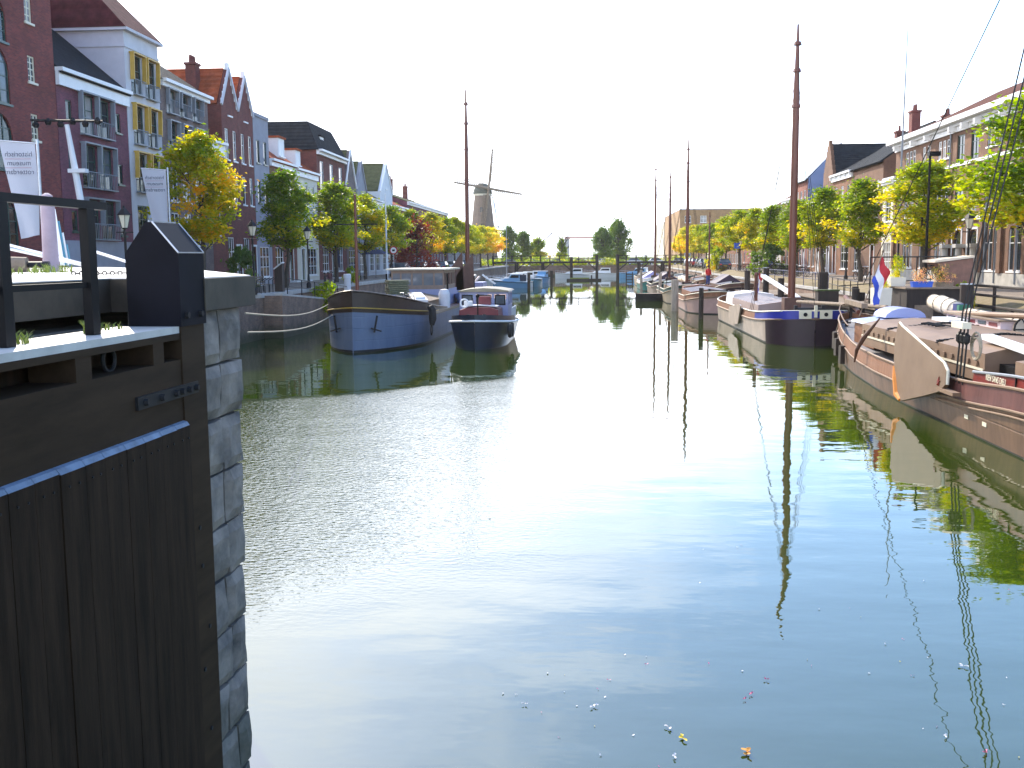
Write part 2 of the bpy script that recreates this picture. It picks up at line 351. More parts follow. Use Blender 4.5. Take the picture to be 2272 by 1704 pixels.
# ------------------------------------------------------------------ building kit
WCACHE = {}
def window_mesh(wd, ht, style, fm, arch):
    key = (round(wd, 2), round(ht, 2), style, fm.name, arch)
    if key in WCACHE: return WCACHE[key]
    b = MB(); y0, y1 = 0.05, 0.13; t = 0.07; hw = wd / 2
    b.box(-hw, y0, 0, -hw + t, y1, ht); b.box(hw - t, y0, 0, hw, y1, ht); b.box(-hw + t, y0, 0, hw - t, y1, t); b.box(-hw + t, y0, ht - t, hw - t, y1, ht)
    nb = {'sash': (1, 1), 'cross': (2, 1), 'shop': (3, 2), 'french': (2, 1), 'plain': (1, 0), 'grid': (3, 3), 'triple': (3, 1), 'small': (2, 3)}[style]
    for i in range(1, nb[0]):
        x = -hw + wd * i / nb[0]; b.box(x - .03, y0 + .01, t, x + .03, y1 - .01, ht - t)
    zz = [0.62] if nb[1] == 1 else [(k + 1) / (nb[1] + 1) for k in range(nb[1])]
    for q in zz: b.box(-hw + t, y0 + .015, ht * q - .025, hw - t, y1 - .015, ht * q + .025)
    if style != 'french': b.box(-hw - .08, -0.08, -0.1, hw + .08, 0.05, -0.003)
    fr = b.mesh('window', fm)
    p = MB(); p.box(-hw + .03, 0.09, .03, hw - .03, 0.10, ht - .03)
    WCACHE[key] = (fr, p); return WCACHE[key]
PC = {}; PRND = random.Random(5)
def put_window(par, u, z, wd, ht, style='sash', fm=None, arch=False, gm=None):
    fm = fm or WHITE; gm = gm or PRND.choice((GLASS, GLASS, GLASS, GLASS_L, GLASS_C))
    fr, p = window_mesh(wd, ht, style, fm, arch)
    k = (round(wd, 2), round(ht, 2), gm.name)
    if k not in PC: PC[k] = p.mesh('pane', gm)
    o = link('window', fr, par, (u, 0, z)); link('pane', PC[k], o); return o
def facade(mb, W, H, holes, rv=0.2):
    xs = sorted({0, W} | {h[0] for h in holes} | {h[2] for h in holes}); zs = sorted({0, H} | {h[1] for h in holes} | {h[3] for h in holes})
    for i in range(len(xs) - 1):
        for j in range(len(zs) - 1):
            cx, cz = (xs[i] + xs[i + 1]) / 2, (zs[j] + zs[j + 1]) / 2
            if any(h[0] < cx < h[2] and h[1] < cz < h[3] for h in holes): continue
            mb.add([(xs[i], 0, zs[j]), (xs[i + 1], 0, zs[j]), (xs[i + 1], 0, zs[j + 1]), (xs[i], 0, zs[j + 1])], [(0, 1, 2, 3)])
    for h in holes:
        a, b, c, d = h[:4]
        mb.add([(a, 0, b), (a, rv, b), (a, rv, d), (a, 0, d)], [(0, 1, 2, 3)]); mb.add([(c, 0, b), (c, rv, b), (c, rv, d), (c, 0, d)], [(3, 2, 1, 0)])
        mb.add([(a, 0, b), (c, 0, b), (c, rv, b), (a, rv, b)], [(0, 1, 2, 3)]); mb.add([(a, 0, d), (c, 0, d), (c, rv, d), (a, rv, d)], [(3, 2, 1, 0)])
        if len(h) > 4 and h[4]:          # spandrels of an arched head
            r = (c - a) / 2; mxx = (a + c) / 2; K = 10; zb = d - r
            for k in range(K):
                t0, t1 = math.pi * k / K, math.pi * (k + 1) / K
                p0 = (mxx - r * math.cos(t0), zb + r * math.sin(t0)); p1 = (mxx - r * math.cos(t1), zb + r * math.sin(t1))
                mb.add([(p0[0], 0.002, p0[1]), (p1[0], 0.002, p1[1]), (p1[0], 0.002, d), (p0[0], 0.002, d)], [(0, 1, 2, 3)])
                mb.add([(p0[0], 0.002, p0[1]), (p1[0], 0.002, p1[1]), (p1[0], rv, p1[1]), (p0[0], rv, p0[1])], [(0, 1, 2, 3)])
BRK = [True]
def building(label, side, ya, yb, H, wall, wins=(), depth=11, roof=None, roofmat=None, rh=3.0, cornice=None, cmat=None, cat='house', doors=(), name='canal_house',
             xf=None, base=None, chim=(), gable=None, z0=ZS, eave=0.25, sidemat=None, group=None, dormers=()):
    """side 'L'/'R'; ya<yb along the canal; wins: (u, z, w, h, style, framemat, arch) with u from the building's own left."""
    W = abs(yb - ya); x = xf if xf is not None else (-25.0 if side == 'L' else 24.3)
    if side == 'L': t = thing(name, label, cat, (x, ya + .01, z0), R(90), group)
    elif side == 'R': t = thing(name, label, cat, (x, yb - .01, z0), R(-90), group)
    else: t = thing(name, label, cat, (ya, x, z0), 0, group)      # faces the camera
    W -= .02
    ws = []
    for q in wins:
        q = list(q) + ['sash', WHITE, False][len(q) - 4:] if len(q) < 7 else list(q); ws.append(q)
    holes = [(q[0] - q[2] / 2, q[1], q[0] + q[2] / 2, q[1] + q[3], q[6]) for q in ws if q[1] + q[3] < H]
    holes += [(d[0] - d[1] / 2, 0.0, d[0] + d[1] / 2, d[2], len(d) > 4 and d[4]) for d in doors]
    b = MB(); facade(b, W, H, holes)
    D = depth
    b.add([(0, 0, 0), (0, D, 0), (0, D, H), (0, 0, H)], [(0, 1, 2, 3)]); b.add([(W, 0, 0), (W, D, 0), (W, D, H), (W, 0, H)], [(3, 2, 1, 0)])
    b.add([(0, D, 0), (W, D, 0), (W, D, H), (0, D, H)], [(3, 2, 1, 0)]); b.add([(0, 0, H), (W, 0, H), (W, D, H), (0, D, H)], [(0, 1, 2, 3)])
    if roof == 'par':
        for xx, s in ((0.003, .25), (W - .003, -.25)): b.prism([(0.02, H), (D - .02, H), (D / 2, H + rh)], 'x', xx, xx + s)
    if roof in ('perp', 'step', 'neck', 'plain'):
        n = 5
        if roof == 'step':
            hw = W / 2; steps = 6; h0 = hw - .35; pts = [(0, H)]
            for k in range(steps): pts += [(h0 * k / steps, H + rh * (k + 1) / steps), (h0 * (k + 1) / steps, H + rh * (k + 1) / steps)]
            pts += [(h0, H + rh + .55)]; pts += [(W - p[0], p[1]) for p in reversed(pts)]
        else: pts = [(0, H), (W / 2, H + rh + .15), (W, H)]
        b.prism(pts, 'y', 0.0, 0.3)
        b.prism([(0, H), (W / 2, H + rh - .02), (W, H)], 'y', D - .3, D)
    wo = b.build('wall', wall, t)
    # roof
    r_ = MB(); e = eave
    if roof == 'par':
        r_.slab([(-.0, -e, H - e * rh / (D / 2)), (W, -e, H - e * rh / (D / 2)), (W, D / 2, H + rh), (0, D / 2, H + rh)], .14)
        r_.slab([(0, D / 2, H + rh), (W, D / 2, H + rh), (W, D + e, H - e * rh / (D / 2)), (0, D + e, H - e * rh / (D / 2))], .14)
        r_.tube([(0, D / 2, H + rh + .14), (W, D / 2, H + rh + .14)], .12)
    elif roof in ('perp', 'step', 'neck', 'plain'):
        r_.slab([(0, .3, H), (W / 2, .3, H + rh), (W / 2, D, H + rh), (0, D, H)], .12); r_.slab([(W, .3, H), (W / 2, .3, H + rh), (W / 2, D, H + rh), (W, D, H)], .12)
        r_.tube([(W / 2, .3, H + rh + .12), (W / 2, D, H + rh + .12)], .12)
    elif roof == 'hip':
        i = min(W * .35, D * .4, 3.2); r0_, r1_ = (i, D / 2, H + rh), (W - i, D / 2, H + rh)
        A, B_, C_, D_ = (-e, -e, H), (W + e, -e, H), (W + e, D + e, H), (-e, D + e, H)
        r_.add([A, B_, C_, D_, r0_, r1_], [(0, 1, 5, 4), (1, 2, 5), (2, 3, 4, 5), (3, 0, 4), (3, 2, 1, 0)])
    elif roof == 'mansard':
        i = rh * .38; z1 = H + rh; A = [(-e, -e, H), (W + e, -e, H), (W + e, D + e, H), (-e, D + e, H)]; B2 = [(i, i, z1), (W - i, i, z1), (W - i, D - i, z1), (i, D - i, z1)]
        r_.add(A + B2, [(0, 1, 5, 4), (1, 2, 6, 5), (2, 3, 7, 6), (3, 0, 4, 7), (4, 5, 6, 7), (3, 2, 1, 0)])
    elif roof == 'flat': r_.box(-.0, -.1, H + .003, W, D, H + .25)
    if r_.v: ro = r_.build('roof', roofmat or T_SLATE, t)
    else: ro = wo
    for (cu, cd_, cw, cz, pots) in chim:
        c = MB(); zb = H - .5; c.box(cu - cw / 2, cd_ - .35, zb, cu + cw / 2, cd_ + .35, cz); c.box(cu - cw / 2 - .08, cd_ - .43, cz, cu + cw / 2 + .08, cd_ + .43, cz + .15)
        for k in range(pots): c.tube([(cu - cw / 2 + cw * (k + .5) / pots, cd_, cz + .15), (cu - cw / 2 + cw * (k + .5) / pots, cd_, cz + .65)], [.13, .10], 8)
        c.build('chimney', B_dark, ro)
    if cornice:
        c = MB(); h1, pr = cornice
        c.box(0, -pr * .45, H - h1, W, -.003, H - .12); c.box(-.02, -pr, H - .12, W + .02, -.003, H + .06)
        n = max(2, int(W / 1.6))
        for k in range(n + 1 if (side == 'R' and h1 >= .6) else 0):
            uu_ = .15 + (W - .3) * k / n; c.box(uu_ - .07, -pr * .85, H - .42, uu_ + .07, -pr * .45 - .003, H - .123)
        c.build('cornice', cmat or WHITE, t)
    if base:
        c = MB(); xs_ = [0.0]
        for d in sorted(doors): xs_ += [d[0] - d[1] / 2 - .02, d[0] + d[1] / 2 + .02]
        xs_.append(W)
        for k in range(0, len(xs_), 2):
            if xs_[k + 1] - xs_[k] > .1: c.box(xs_[k], -.06, 0, xs_[k + 1], -.003, base[0])
        c.build('plinth', base[1], t)
    if gable:                                # white verge boards along a gable
        c = MB(); ap = (W / 2, H + rh + .2); c.bar((-.05, -.06, H), (ap[0], -.06, ap[1]), .12, .22); c.bar((W + .05, -.06, H), (ap[0], -.06, ap[1]), .12, .22)
        c.build('verge_board', gable, t)
    for (du, dz, dw, dh) in dormers:
        c = MB(); c.box(du - dw / 2, .35, dz, du + dw / 2, 3.0, dz + dh); c.cur = 1; c.box(du - dw / 2 - .12, .2, dz + dh + .003, du + dw / 2 + .12, 3.2, dz + dh + .15)
        d_ = c.build('dormer', [WHITE, T_RED if roofmat is T_RED else T_SLATE], ro); p_ = put_window(t, du, dz + .15, dw - .25, dh - .25, 'cross'); p_.location.y = .27
    for q in ws:
        put_window(t, q[0], q[1], q[2], q[3], q[4], q[5], q[6])
    for d in doors:
        du, dw, dh, dm = d[:4]; c = MB(); c.box(du - dw / 2, .1, .02, du + dw / 2, .17, min(dh, 2.3)); c.box(du - dw / 2 + .1, .07, .3, du + dw / 2 - .1, .1 - .002, 1.0); c.box(du - dw / 2 + .1, .07, 1.2, du + dw / 2 - .1, .1 - .002, 2.1)
        do = c.build('door', dm, t); c = MB(); c.box(du + dw / 2 - .22, .02, 1.0, du + dw / 2 - .16, .069, 1.12); c.build('handle', STEEL, do)
        if dh > 2.35:
            c = MB(); c.box(du - dw / 2, .12, 2.303, du + dw / 2, .15, dh); c.build('fanlight', GLASS, t)
        c = MB(); c.box(du - dw / 2 - .12, -.05, .15, du - dw / 2 - .003, .2, dh); c.box(du + dw / 2 + .003, -.05, .15, du + dw / 2 + .12, .2, dh); c.box(du - dw / 2 - .12, -.06, dh + .003, du + dw / 2 + .12, .2, dh + .14); c.box(du - dw / 2 - .2, -.6, 0, du + dw / 2 + .2, -.003, .14)
        c.build('door_frame', WHITE, t)
    return t, ro, wo
def rows(us, zs, w_, h_, style='sash', fm=None, arch=False):
    return [(u, z, w_, h_, style, fm or WHITE, arch) for z in zs for u in us]
def spread(W, n, m_=0.9): return [m_ + (W - 2 * m_) * (k + .5) / n for k in range(n)]
# ------------------------------------------------------------------ buildings, left side (shaded fronts)
W_ = WHITE; G_ = GREENP; C_ = CREAM
wa = [(12.2, z, .62, h, 'small', C_) for z, h in ((12.55, 1.3), (9.95, 1.15), (7.4, 1.15), (4.9, 1.15))]
wa += [(9.35, 11.3, 1.9, 1.9, 'grid', G_, True), (9.35, 8.7, 1.9, 2.35, 'grid', G_, True), (9.35, 5.9, 1.9, 2.35, 'grid', G_, True), (9.35, 2.6, 1.9, 2.2, 'grid', G_, True)]
wa += [(u, z, 1.9, 2.3, 'grid', G_, True) for u in (3, 6.2) for z in (2.6, 5.9, 8.7, 11.3)]
tA, _, _ = building('tall dark brick warehouse museum with arched windows at the left edge', 'L', 34, 48.25, 16.2, B_museum, wa, 14, 'par', T_SLATE, 5, cat='warehouse', name='brick_warehouse')
wb = [(u, z, 1.5, h, 'french', G_) for u in (2.9, 4.65) for z, h in ((8.2, 1.95), (5.6, 2.1), (3.05, 1.95))]
wb += [(1.1, z, .6, h, 'plain', G_) for z, h in ((8.7, .95), (6.3, .95), (3.4, 1.0))] + [(6.35, z, .6, h, 'plain', G_) for z, h in ((8.7, 1.0), (6.0, 1.05), (3.3, 1.0))]
wb += [(u, 1.35, 1.0, .95, 'cross', G_) for u in (1.2, 3.1, 4.9, 6.5)]
tB, _, _ = building('purple brick canal house with white cornice, next to the tall brick museum', 'L', 48.3, 55.85, 10.95, B_purple, wb, 11, 'par', T_SLATE, 4.6, (.75, .4), base=(2.95, PLAST_G))
wc = [(u, z, 1.35, 2.1, 'french', G_) for u in (1.35, 3.2) for z in (11.05, 8.35, 5.75)] + [(1.35, 3.0, 1.35, 2.0, 'french', G_), (3.2, 3.0, 1.35, 2.0, 'french', G_), (1.35, .9, 1.2, 1.2, 'cross', G_)]
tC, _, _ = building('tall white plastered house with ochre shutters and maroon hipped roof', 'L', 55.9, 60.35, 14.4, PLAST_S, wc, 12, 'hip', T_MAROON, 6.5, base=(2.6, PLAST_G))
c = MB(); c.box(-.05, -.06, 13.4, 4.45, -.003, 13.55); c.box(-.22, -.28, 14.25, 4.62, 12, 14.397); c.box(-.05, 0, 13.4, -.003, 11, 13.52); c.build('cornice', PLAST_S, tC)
wd = [(u, z, 1.25, h, 'french', G_) for u in (1.5, 3.45, 5.55) for z, h in ((10.65, 1.35), (8.35, 1.8))] + [(u, z, 1.2, 1.9, 'cross', W_) for u in (1.5, 3.45, 5.55) for z in (5.5, 2.9)]
tD, _, _ = building('grey brick house with three tall windows per floor and slate roof beside the white one', 'L', 60.4, 68.05, 12.45, B_grey, wd, 11, 'hip', T_SLATE, 4.0, (.35, .45))
# raised shutters (hoist-style) over the french windows
def shutters(par, lst, mt):
    for (u, z, w_, h_) in lst:
        b = MB()
        for s_ in (-1, 1):
            b.bar((u + s_ * (w_ / 2 + .1), -.14, z + h_ * .35), (u + s_ * (w_ / 2 + .1), -.18, z + h_ + .06), .07, .24)
        b.box(u - w_ / 2 - .14, -.3, z + h_ + .03, u + w_ / 2 + .14, -.004, z + h_ + .11); b.build('shutter', mt, par)
        b = MB(); b.box(u - w_ / 2 - .05, -.28, z - .06, u + w_ / 2 + .05, -.004, z + .0); 
        for k in range(9): b.tube([(u - w_ / 2 + w_ * k / 8, -.25, z), (u - w_ / 2 + w_ * k / 8, -.25, z + .75)], .015, 4)
        b.tube([(u - w_ / 2, -.25, z + .76), (u + w_ / 2, -.25, z + .76)], .025, 4); b.build('balcony_rail', GREY_P, par)
shutters(tB, [(u, z, 1.5, h) for u in (2.9, 4.65) for z, h in ((8.2, 1.95), (5.6, 2.1), (3.05, 1.95))], GREY_P)
shutters(tC, [(u, z, 1.35, 2.1) for u in (1.35, 3.2) for z in (11.05, 8.35, 5.75)], OCHRE)
shutters(tD, [(u, z, 1.25, h) for u in (1.5, 3.45, 5.55) for z, h in ((10.65, 1.35), (8.35, 1.8))], GREY_P)
building('narrow low brick house squeezed before the gabled pair with white cornice', 'L', 68.1, 70.55, 9.75, B_dark, [(1.2, 6.3, .9, 1.9), (1.2, 3.6, .9, 1.9)], 10, 'par', T_RED, 1.5, (.9, .45))
we = lambda: [(1.67, 11.9, .75, 1.6)] + [(u, z, .72, h) for u in (.9, 2.5) for z, h in ((8.85, 2.1), (5.9, 2.0))] + [(.95, .5, 1.3, 3.0, 'shop')]
for k, (ya, lb) in enumerate(((70.6, 'dark brick house with white edged gable and red roof, nearer of the gabled pair'), (73.93, 'dark brick house with white edged gable, farther of the gabled pair'))):
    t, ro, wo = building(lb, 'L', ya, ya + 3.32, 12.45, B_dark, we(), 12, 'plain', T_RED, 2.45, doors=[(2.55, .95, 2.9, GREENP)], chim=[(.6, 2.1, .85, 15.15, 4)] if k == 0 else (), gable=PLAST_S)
    for s_ in (0, 1):
        for j in range(4): x_ = .12 + j * .33; x_ = 3.3 - x_ if s_ else x_; MB().box(x_ - .17, -.03, 12.5 + j * .5, x_ + .17, -.004, 12.62 + j * .5 + .25).build('gable_step', WHITE, t)
    MB().box(1.5, -.06, 15.0, 1.8, .2, 15.45).build('finial', WHITE, t)
building('plain grey box house with flat roof beyond the gabled pair', 'L', 77.3, 81.0, 12.6, PLAST_G, rows((1.0, 2.7), (9.2, 6.2), .8, 1.7, 'sash', G_) + [(1.85, .6, 2.4, 2.3, 'shop')], 11, 'flat', PLAST_G)
building('red tiled house with white dormer beyond the grey box house', 'L', 81.05, 88.0, 9.75, B_red, rows((1.3, 3.5, 5.7), (6.6, 3.8), .9, 1.9) + [(1.9, .5, 2.2, 2.4, 'shop')], 10, 'par', T_RED, 3.6, (.5, .4), doors=[(5.2, 1.0, 2.8, GREENP)], dormers=[(4.5, 10.2, 1.7, 1.6)])
building('second red tiled house with white wooden cornice board beside the mansard building', 'L', 88.05, 95.3, 9.6, PLAST_C, rows((1.3, 3.6, 5.9), (6.6, 3.8), 1.0, 1.9, 'cross') + [(5.0, .5, 3.0, 2.4, 'shop')], 10, 'par', T_RED, 3.2, (.6, .4), doors=[(1.8, 1.0, 2.8, GREENP)], dormers=[(2.4, 9.9, 1.5, 1.4)])
building('large red brick corner building with dark mansard roof and tall windows', 'L', 95.4, 106.4, 11.9, B_dark, rows((1.8, 5.5, 9.2), (8.3, 4.6), 1.4, 2.7) + rows((2.4, 8.2), (.7,), 2.4, 2.4, 'shop'), 14, 'mansard', T_SLATE, 2.7, (.4, .6), doors=[(5.4, 1.2, 3.0, GREENP)], dormers=[(3.5, 12.1, 1.3, 1.3)])
building('narrow brown house with mossy tiled gable roof', 'L', 106.5, 111.5, 9.4, B_grey, rows((1.4, 3.6), (6.4, 3.6), .9, 1.8) + [(2.5, .5, 3.2, 2.3, 'shop')], 10, 'plain', T_MOSS, 3.6, gable=WHITE)
building('grey fronted house with gable, before the white villa-like house', 'L', 111.55, 116.9, 8.9, PLAST_G, rows((1.4, 3.9), (6.1, 3.5), .9, 1.8) + [(2.6, .5, 3.2, 2.3, 'shop')], 10, 'plain', T_MOSS, 3.4, gable=PLAST_G)
building('white house with balcony corner and mossy roof on the left quay', 'L', 117.0, 124.4, 8.7, PLAST_W, rows((1.5, 3.7, 5.9), (6.0, 3.4), 1.0, 1.8) + rows((2.0, 5.4), (.5,), 2.2, 2.3, 'shop'), 10, 'par', T_MOSS, 3.0, (.4, .4))
building('white gabled house with tall pointed front further along the left quay', 'L', 124.5, 132.2, 9.9, PLAST_W, rows((1.6, 3.8, 6.0), (6.6, 3.8), 1.0, 1.9) + [(3.8, 10.4, 1.0, 1.5)] + rows((2.0, 5.4), (.5,), 2.2, 2.3, 'shop'), 12, 'plain', T_MOSS, 3.4, gable=WHITE)
building('red roofed small house after the white gabled house', 'L', 132.3, 142.6, 8.6, B_red, rows(spread(10.3, 4), (5.9, 3.3), 1.0, 1.8) + rows((2.2, 7.6), (.5,), 2.2, 2.2, 'shop'), 10, 'par', T_RED, 2.4, (.4, .4), doors=[(5.0, 1.1, 2.6, GREENP)])
building('long brown apartment house with mossy roof and chimneys before the windmill', 'L', 143, 184, 9.6, B_purple, rows(spread(41, 12), (6.6, 3.8, .8), 1.5, 1.7, 'cross'), 12, 'par', T_MOSS, 2.1, (.4, .4), chim=[(14, 5, 1.2, 13.6, 2), (27, 5, 1.0, 13.4, 2)])
building('low grey row nearest the windmill on the left quay', 'L', 184.2, 214, 8.6, PLAST_G, rows(spread(30, 9), (5.8, 3.2, .7), 1.4, 1.6, 'cross'), 11, 'flat', PLAST_G)
building('last brick row before the windmill on the left quay', 'L', 214.2, 238, 7.6, B_grey, rows(spread(23.8, 7), (5.2, 2.9, .6), 1.4, 1.5, 'cross'), 11, 'par', T_BROWN, 1.8)

# ------------------------------------------------------------------ buildings, right side (sunlit fronts)
FR = 86.0
def ru(y): return FR - y
w1 = []
for y in (82.2, 74.7, 65.6, 58.0):
    for d in (-.85, 0, .85): w1.append((ru(y) + d, 8.45, .7, 1.25, 'sash', W_)); w1.append((ru(y) + d, .95, .72, 2.7, 'sash', W_, True)); w1.append((ru(y) + d, 4.75, .72, 2.2, 'sash', W_, True))
for y in (61.9, 78.5):
    for d in (-.5, .5): w1.append((ru(y) + d, .95, .8, 2.6, 'sash', W_, True)); w1.append((ru(y) + d, 8.45, .7, 1.25, 'sash', W_)); w1.append((ru(y) + d, 4.75, .8, 2.2, 'sash', W_, True))
for y in (71.4, 68.9): w1 += [(ru(y), 7.95, 1.35, 1.75, 'french', G_), (ru(y), 4.5, 1.5, 2.6, 'french', G_, True)]
t1, _, _ = building('long tan brick institute with broad white cornice and arched doors at the right edge', 'R', 50, 86, 10.8, B_tan, w1, 13, 'hip', T_BROWN, 3.3, cat='institute', name='institute_building',
    doors=[(ru(71.4), 1.7, 3.5, GREENP, True), (ru(68.6), 1.7, 3.5, GREENP, True)], base=(.8, STONE), chim=())
c = MB(); W0 = 35.98
c.box(0, -.12, 9.95, W0, -.003, 10.5); c.box(-.3, -.75, 10.5, W0 + .3, -.003, 10.83); c.box(-.15, -.3, 10.3, W0 + .15, -.12, 10.497)
for y in (72.2, 69.9, 67.6, 77.3, 80.5, 84.7, 63.6, 60.2, 56): c.box(ru(y) - .12, -.6, 9.95, ru(y) + .12, -.12, 10.3)
c.build('cornice', WHITE, t1)
c = MB(); c.box(0, -.08, 7.7, W0, -.003, 7.9); c.box(0, -.14, 4.1, W0, -.003, 4.35); c.build('string_course', WHITE, t1)
c = MB()
for y in (85.7, 77.2, 72.9, 66.9, 63.9, 60.0, 55.5): c.box(ru(y) - .28, -.16, .8, ru(y) + .28, -.003, 4.097); c.box(ru(y) - .28, -.1, 4.353, ru(y) + .28, -.003, 7.697); c.build('pilaster', B_tan, t1); c = MB()
c = MB()
for y in (72.6, 70.0, 67.4): c.tube([(ru(y), -.35, .0), (ru(y), -.35, 2.35)], [.24, .2], 10); c.box(ru(y) - .32, -.65, 2.35, ru(y) + .32, -.003, 2.6); c.build('door_column', STONE, t1); c = MB()
for y in (73.2, 66.3, 64.6, 61.5):
    c = MB(); c.tube([(ru(y), -.08, .2), (ru(y), -.08, 10.2)], .06, 6); c.build('drainpipe', GREY_P, t1)
building('low cream corner house with white balcony beside the tan institute', 'R', 86.1, 89.4, 7.9, PLAST_C, [(1.6, 4.6, 1.6, 1.9, 'cross'), (1.6, .6, 2.2, 2.3, 'shop')], 9, 'flat', WHITE, cornice=(.3, .35))
t, ro, wo = building('dark tan brick house with steep roof and tall chimneys, right of the cream corner house', 'R', 89.5, 99.5, 9.7, B_tan, rows((1.8, 5, 8.2), (6.3, 3.5), 1.1, 1.9) + [(2.4, .5, 2.4, 2.4, 'shop')], 8, 'par', T_SLATE, 2.9, doors=[(7.4, 1.1, 2.8, WOODP)], chim=[(9.2, 2.6, .9, 13.6, 2), (9.3, 5.2, .9, 13.2, 2), (.8, 3.8, .8, 12.9, 1)])
building('tan house with white cornice between the chimney house and the stepped gable', 'R', 99.6, 107.6, 9.7, B_orange, rows((1.6, 4, 6.4), (6.6, 3.8), 1.0, 1.9) + [(5.6, .6, 3.0, 2.3, 'shop')], 9, 'par', T_SLATE, 2.4, (.6, .4), doors=[(1.6, 1.2, 2.9, WOODP)])
building('narrow tan brick house with stepped gable on the right quay', 'R', 107.7, 111.9, 9.9, B_tan, rows((1.3, 2.9), (6.6, 3.8), .9, 1.9) + [(1.3, .6, 1.5, 2.4)], 10, 'step', T_SLATE, 3.0, doors=[(3.1, 1.0, 2.7, WHITE)])
building('low pink brick house before the blue gable wall', 'R', 112, 119.4, 7.6, B_orange, rows((1.5, 3.7, 5.9), (4.6,), 1.0, 1.7) + rows((1.5, 3.6), (.7,), 1.0, 2.0), 9, 'par', T_BROWN, 2.0, (.4, .35), doors=[(5.8, 1.1, 2.7, WHITE)])
t, ro, wo = building('red brick house with pale blue gable side wall and grey glazed roof', 'R', 119.6, 126.7, 10.4, B_red, rows((1.5, 3.5, 5.5), (7.2, 4.2), 1.0, 2.0) + rows((1.6, 3.6), (.7,), 1.2, 2.1), 7, 'par', GLASS_L, 3.6, doors=[(5.6, 1.1, 2.7, WHITE)])
c = MB(); c.prism([(.0, 0), (7, 0), (7, 10.4), (3.5, 14.2), (0, 10.4)], 'x', 7.09, 7.14); c.build('gable_wall', PLAST_B, t)
building('brown brick house with slate roof beyond the blue gable', 'R', 126.8, 135, 8.7, B_orange, rows(spread(8.2, 3), (5.9, 3.2, .6), 1.1, 1.9), 9, 'par', T_BROWN, 2.4, (.4, .3))
building('cream house with white window frames past the brown brick one', 'R', 135.1, 143, 8.2, PLAST_C, rows(spread(7.9, 4), (5.6, 3.1, .6), 1.0, 1.8, 'cross'), 9, 'par', T_BROWN, 2.3, (.4, .3))
building('long low house with tight row of white windows behind the parked bicycles', 'R', 143.1, 160, 6.9, B_tan, rows(spread(16.9, 8), (4.4, .6), 1.2, 2.1, 'cross'), 9, 'par', T_RED, 2.0, (.5, .3))
building('dark red plastered house with blind wall on the right quay', 'R', 160.1, 168, 6.4, B_red, rows((1.5,), (4.0, .8), 1.0, 1.7), 9, 'par', T_SLATE, 1.6)
building('red brick row house with white lintel band behind the parked cars', 'R', 168.1, 196, 5.6, B_orange, rows(spread(27.9, 12), (3.6, .6), 1.2, 1.6, 'cross'), 9, 'par', T_RED, 1.8, (.8, .25))
building('pale row house far along the right quay', 'R', 196.1, 218, 6.2, PLAST_C, rows(spread(21.9, 9), (4.0, .7), 1.2, 1.7, 'cross'), 9, 'par', T_BROWN, 1.8)
building('last orange brick row house on the right quay by the bridge', 'R', 218.1, 238, 5.8, B_orange, rows(spread(19.9, 8), (3.6, .6), 1.2, 1.6, 'cross'), 9, 'par', T_BROWN, 1.8)
# apartment blocks behind the trees
wz = [(2.2 + 4.35 * k, z, 1.7, 1.9, 'cross', W_) for k in range(5) for z in (11.2, 7.9, 4.6, 1.3) if k != 2]
building('yellow brown brick apartment block with square white windows above the right treetops', 'C', 25.6, 48.5, 14.8, B_yellow, wz, 60, 'flat', PLAST_G, xf=300, cat='apartment block', name='apartment_block')
building('lower pale end of the yellow apartment block, stepping down to the left', 'C', 25.4, 40, 13.2, PLAST_C, [], 45, 'flat', PLAST_C, xf=362, cat='apartment block', name='apartment_block')
building('grey flat block right of the yellow apartments', 'C', 49, 66, 14.2, PLAST_G, [(2 + 3.2 * k, z, 1.5, 1.7, 'cross', W_) for k in range(5) for z in (11, 8, 5)], 30, 'flat', PLAST_G, xf=305, cat='apartment block', name='apartment_block')

# ------------------------------------------------------------------ windmill
MX, MY = -33.6, 330.0
t = thing('windmill', 'tall brown tower windmill with cap and four sails above the left treetops', 'windmill', (MX, MY, 2.4))
MILLB = brick('brick_mill', (0.24, 0.17, 0.12), (0.19, 0.13, 0.10), (0.22, 0.18, 0.15), dirt=.2)
THATCH = mat('mill_cap_thatch', (0.09, 0.10, 0.08), 0.9, 0.3, 2)
c = MB(); c.lathe([(4.9, 0), (2.6, 21.2)], n=16); tw = c.build('tower', MILLB, t)
c = MB(); c.lathe([(2.8, 21.2), (2.85, 21.8)], n=16); c.build('curb', PLAST_C, t)
c = MB()
for k in range(16): a = 2 * math.pi * k / 16; c.tube([(4.0 * math.cos(a), 4.0 * math.sin(a), 7.8), (6.6 * math.cos(a), 6.6 * math.sin(a), 10.3)], .1, 5); c.tube([(6.8 * math.cos(a), 6.8 * math.sin(a), 10.4), (6.8 * math.cos(a), 6.8 * math.sin(a), 11.5)], .07, 4)
c.lathe([(3.7, 10.3), (7.0, 10.3), (7.0, 10.45), (3.7, 10.45)], n=24); c.lathe([(6.75, 11.45), (6.85, 11.45), (6.85, 11.55), (6.75, 11.55)], n=24); c.build('stage', WOODM, t)
c = MB(); c.lathe([(3.1, 21.8), (3.0, 22.6), (2.6, 23.7), (1.9, 24.6), (.9, 25.1), (.1, 25.2)], n=16); c.build('cap', THATCH, t, smooth=True)
c = MB(); c.box(4.5, -3.4, 0, 5, 1, .1); 
c = MB(); wr = R(32)   # sails face the wind to the right and back
SA = Matrix.Rotation(R(35), 3, 'Z')
hub = SA @ Vector((0, -3.9, 0)) + Vector((0, 0, 23.3)); c.tube([Vector((0, 0, 23.0)), hub], [.5, .35], 8); c.build('windshaft', WOODD, t)
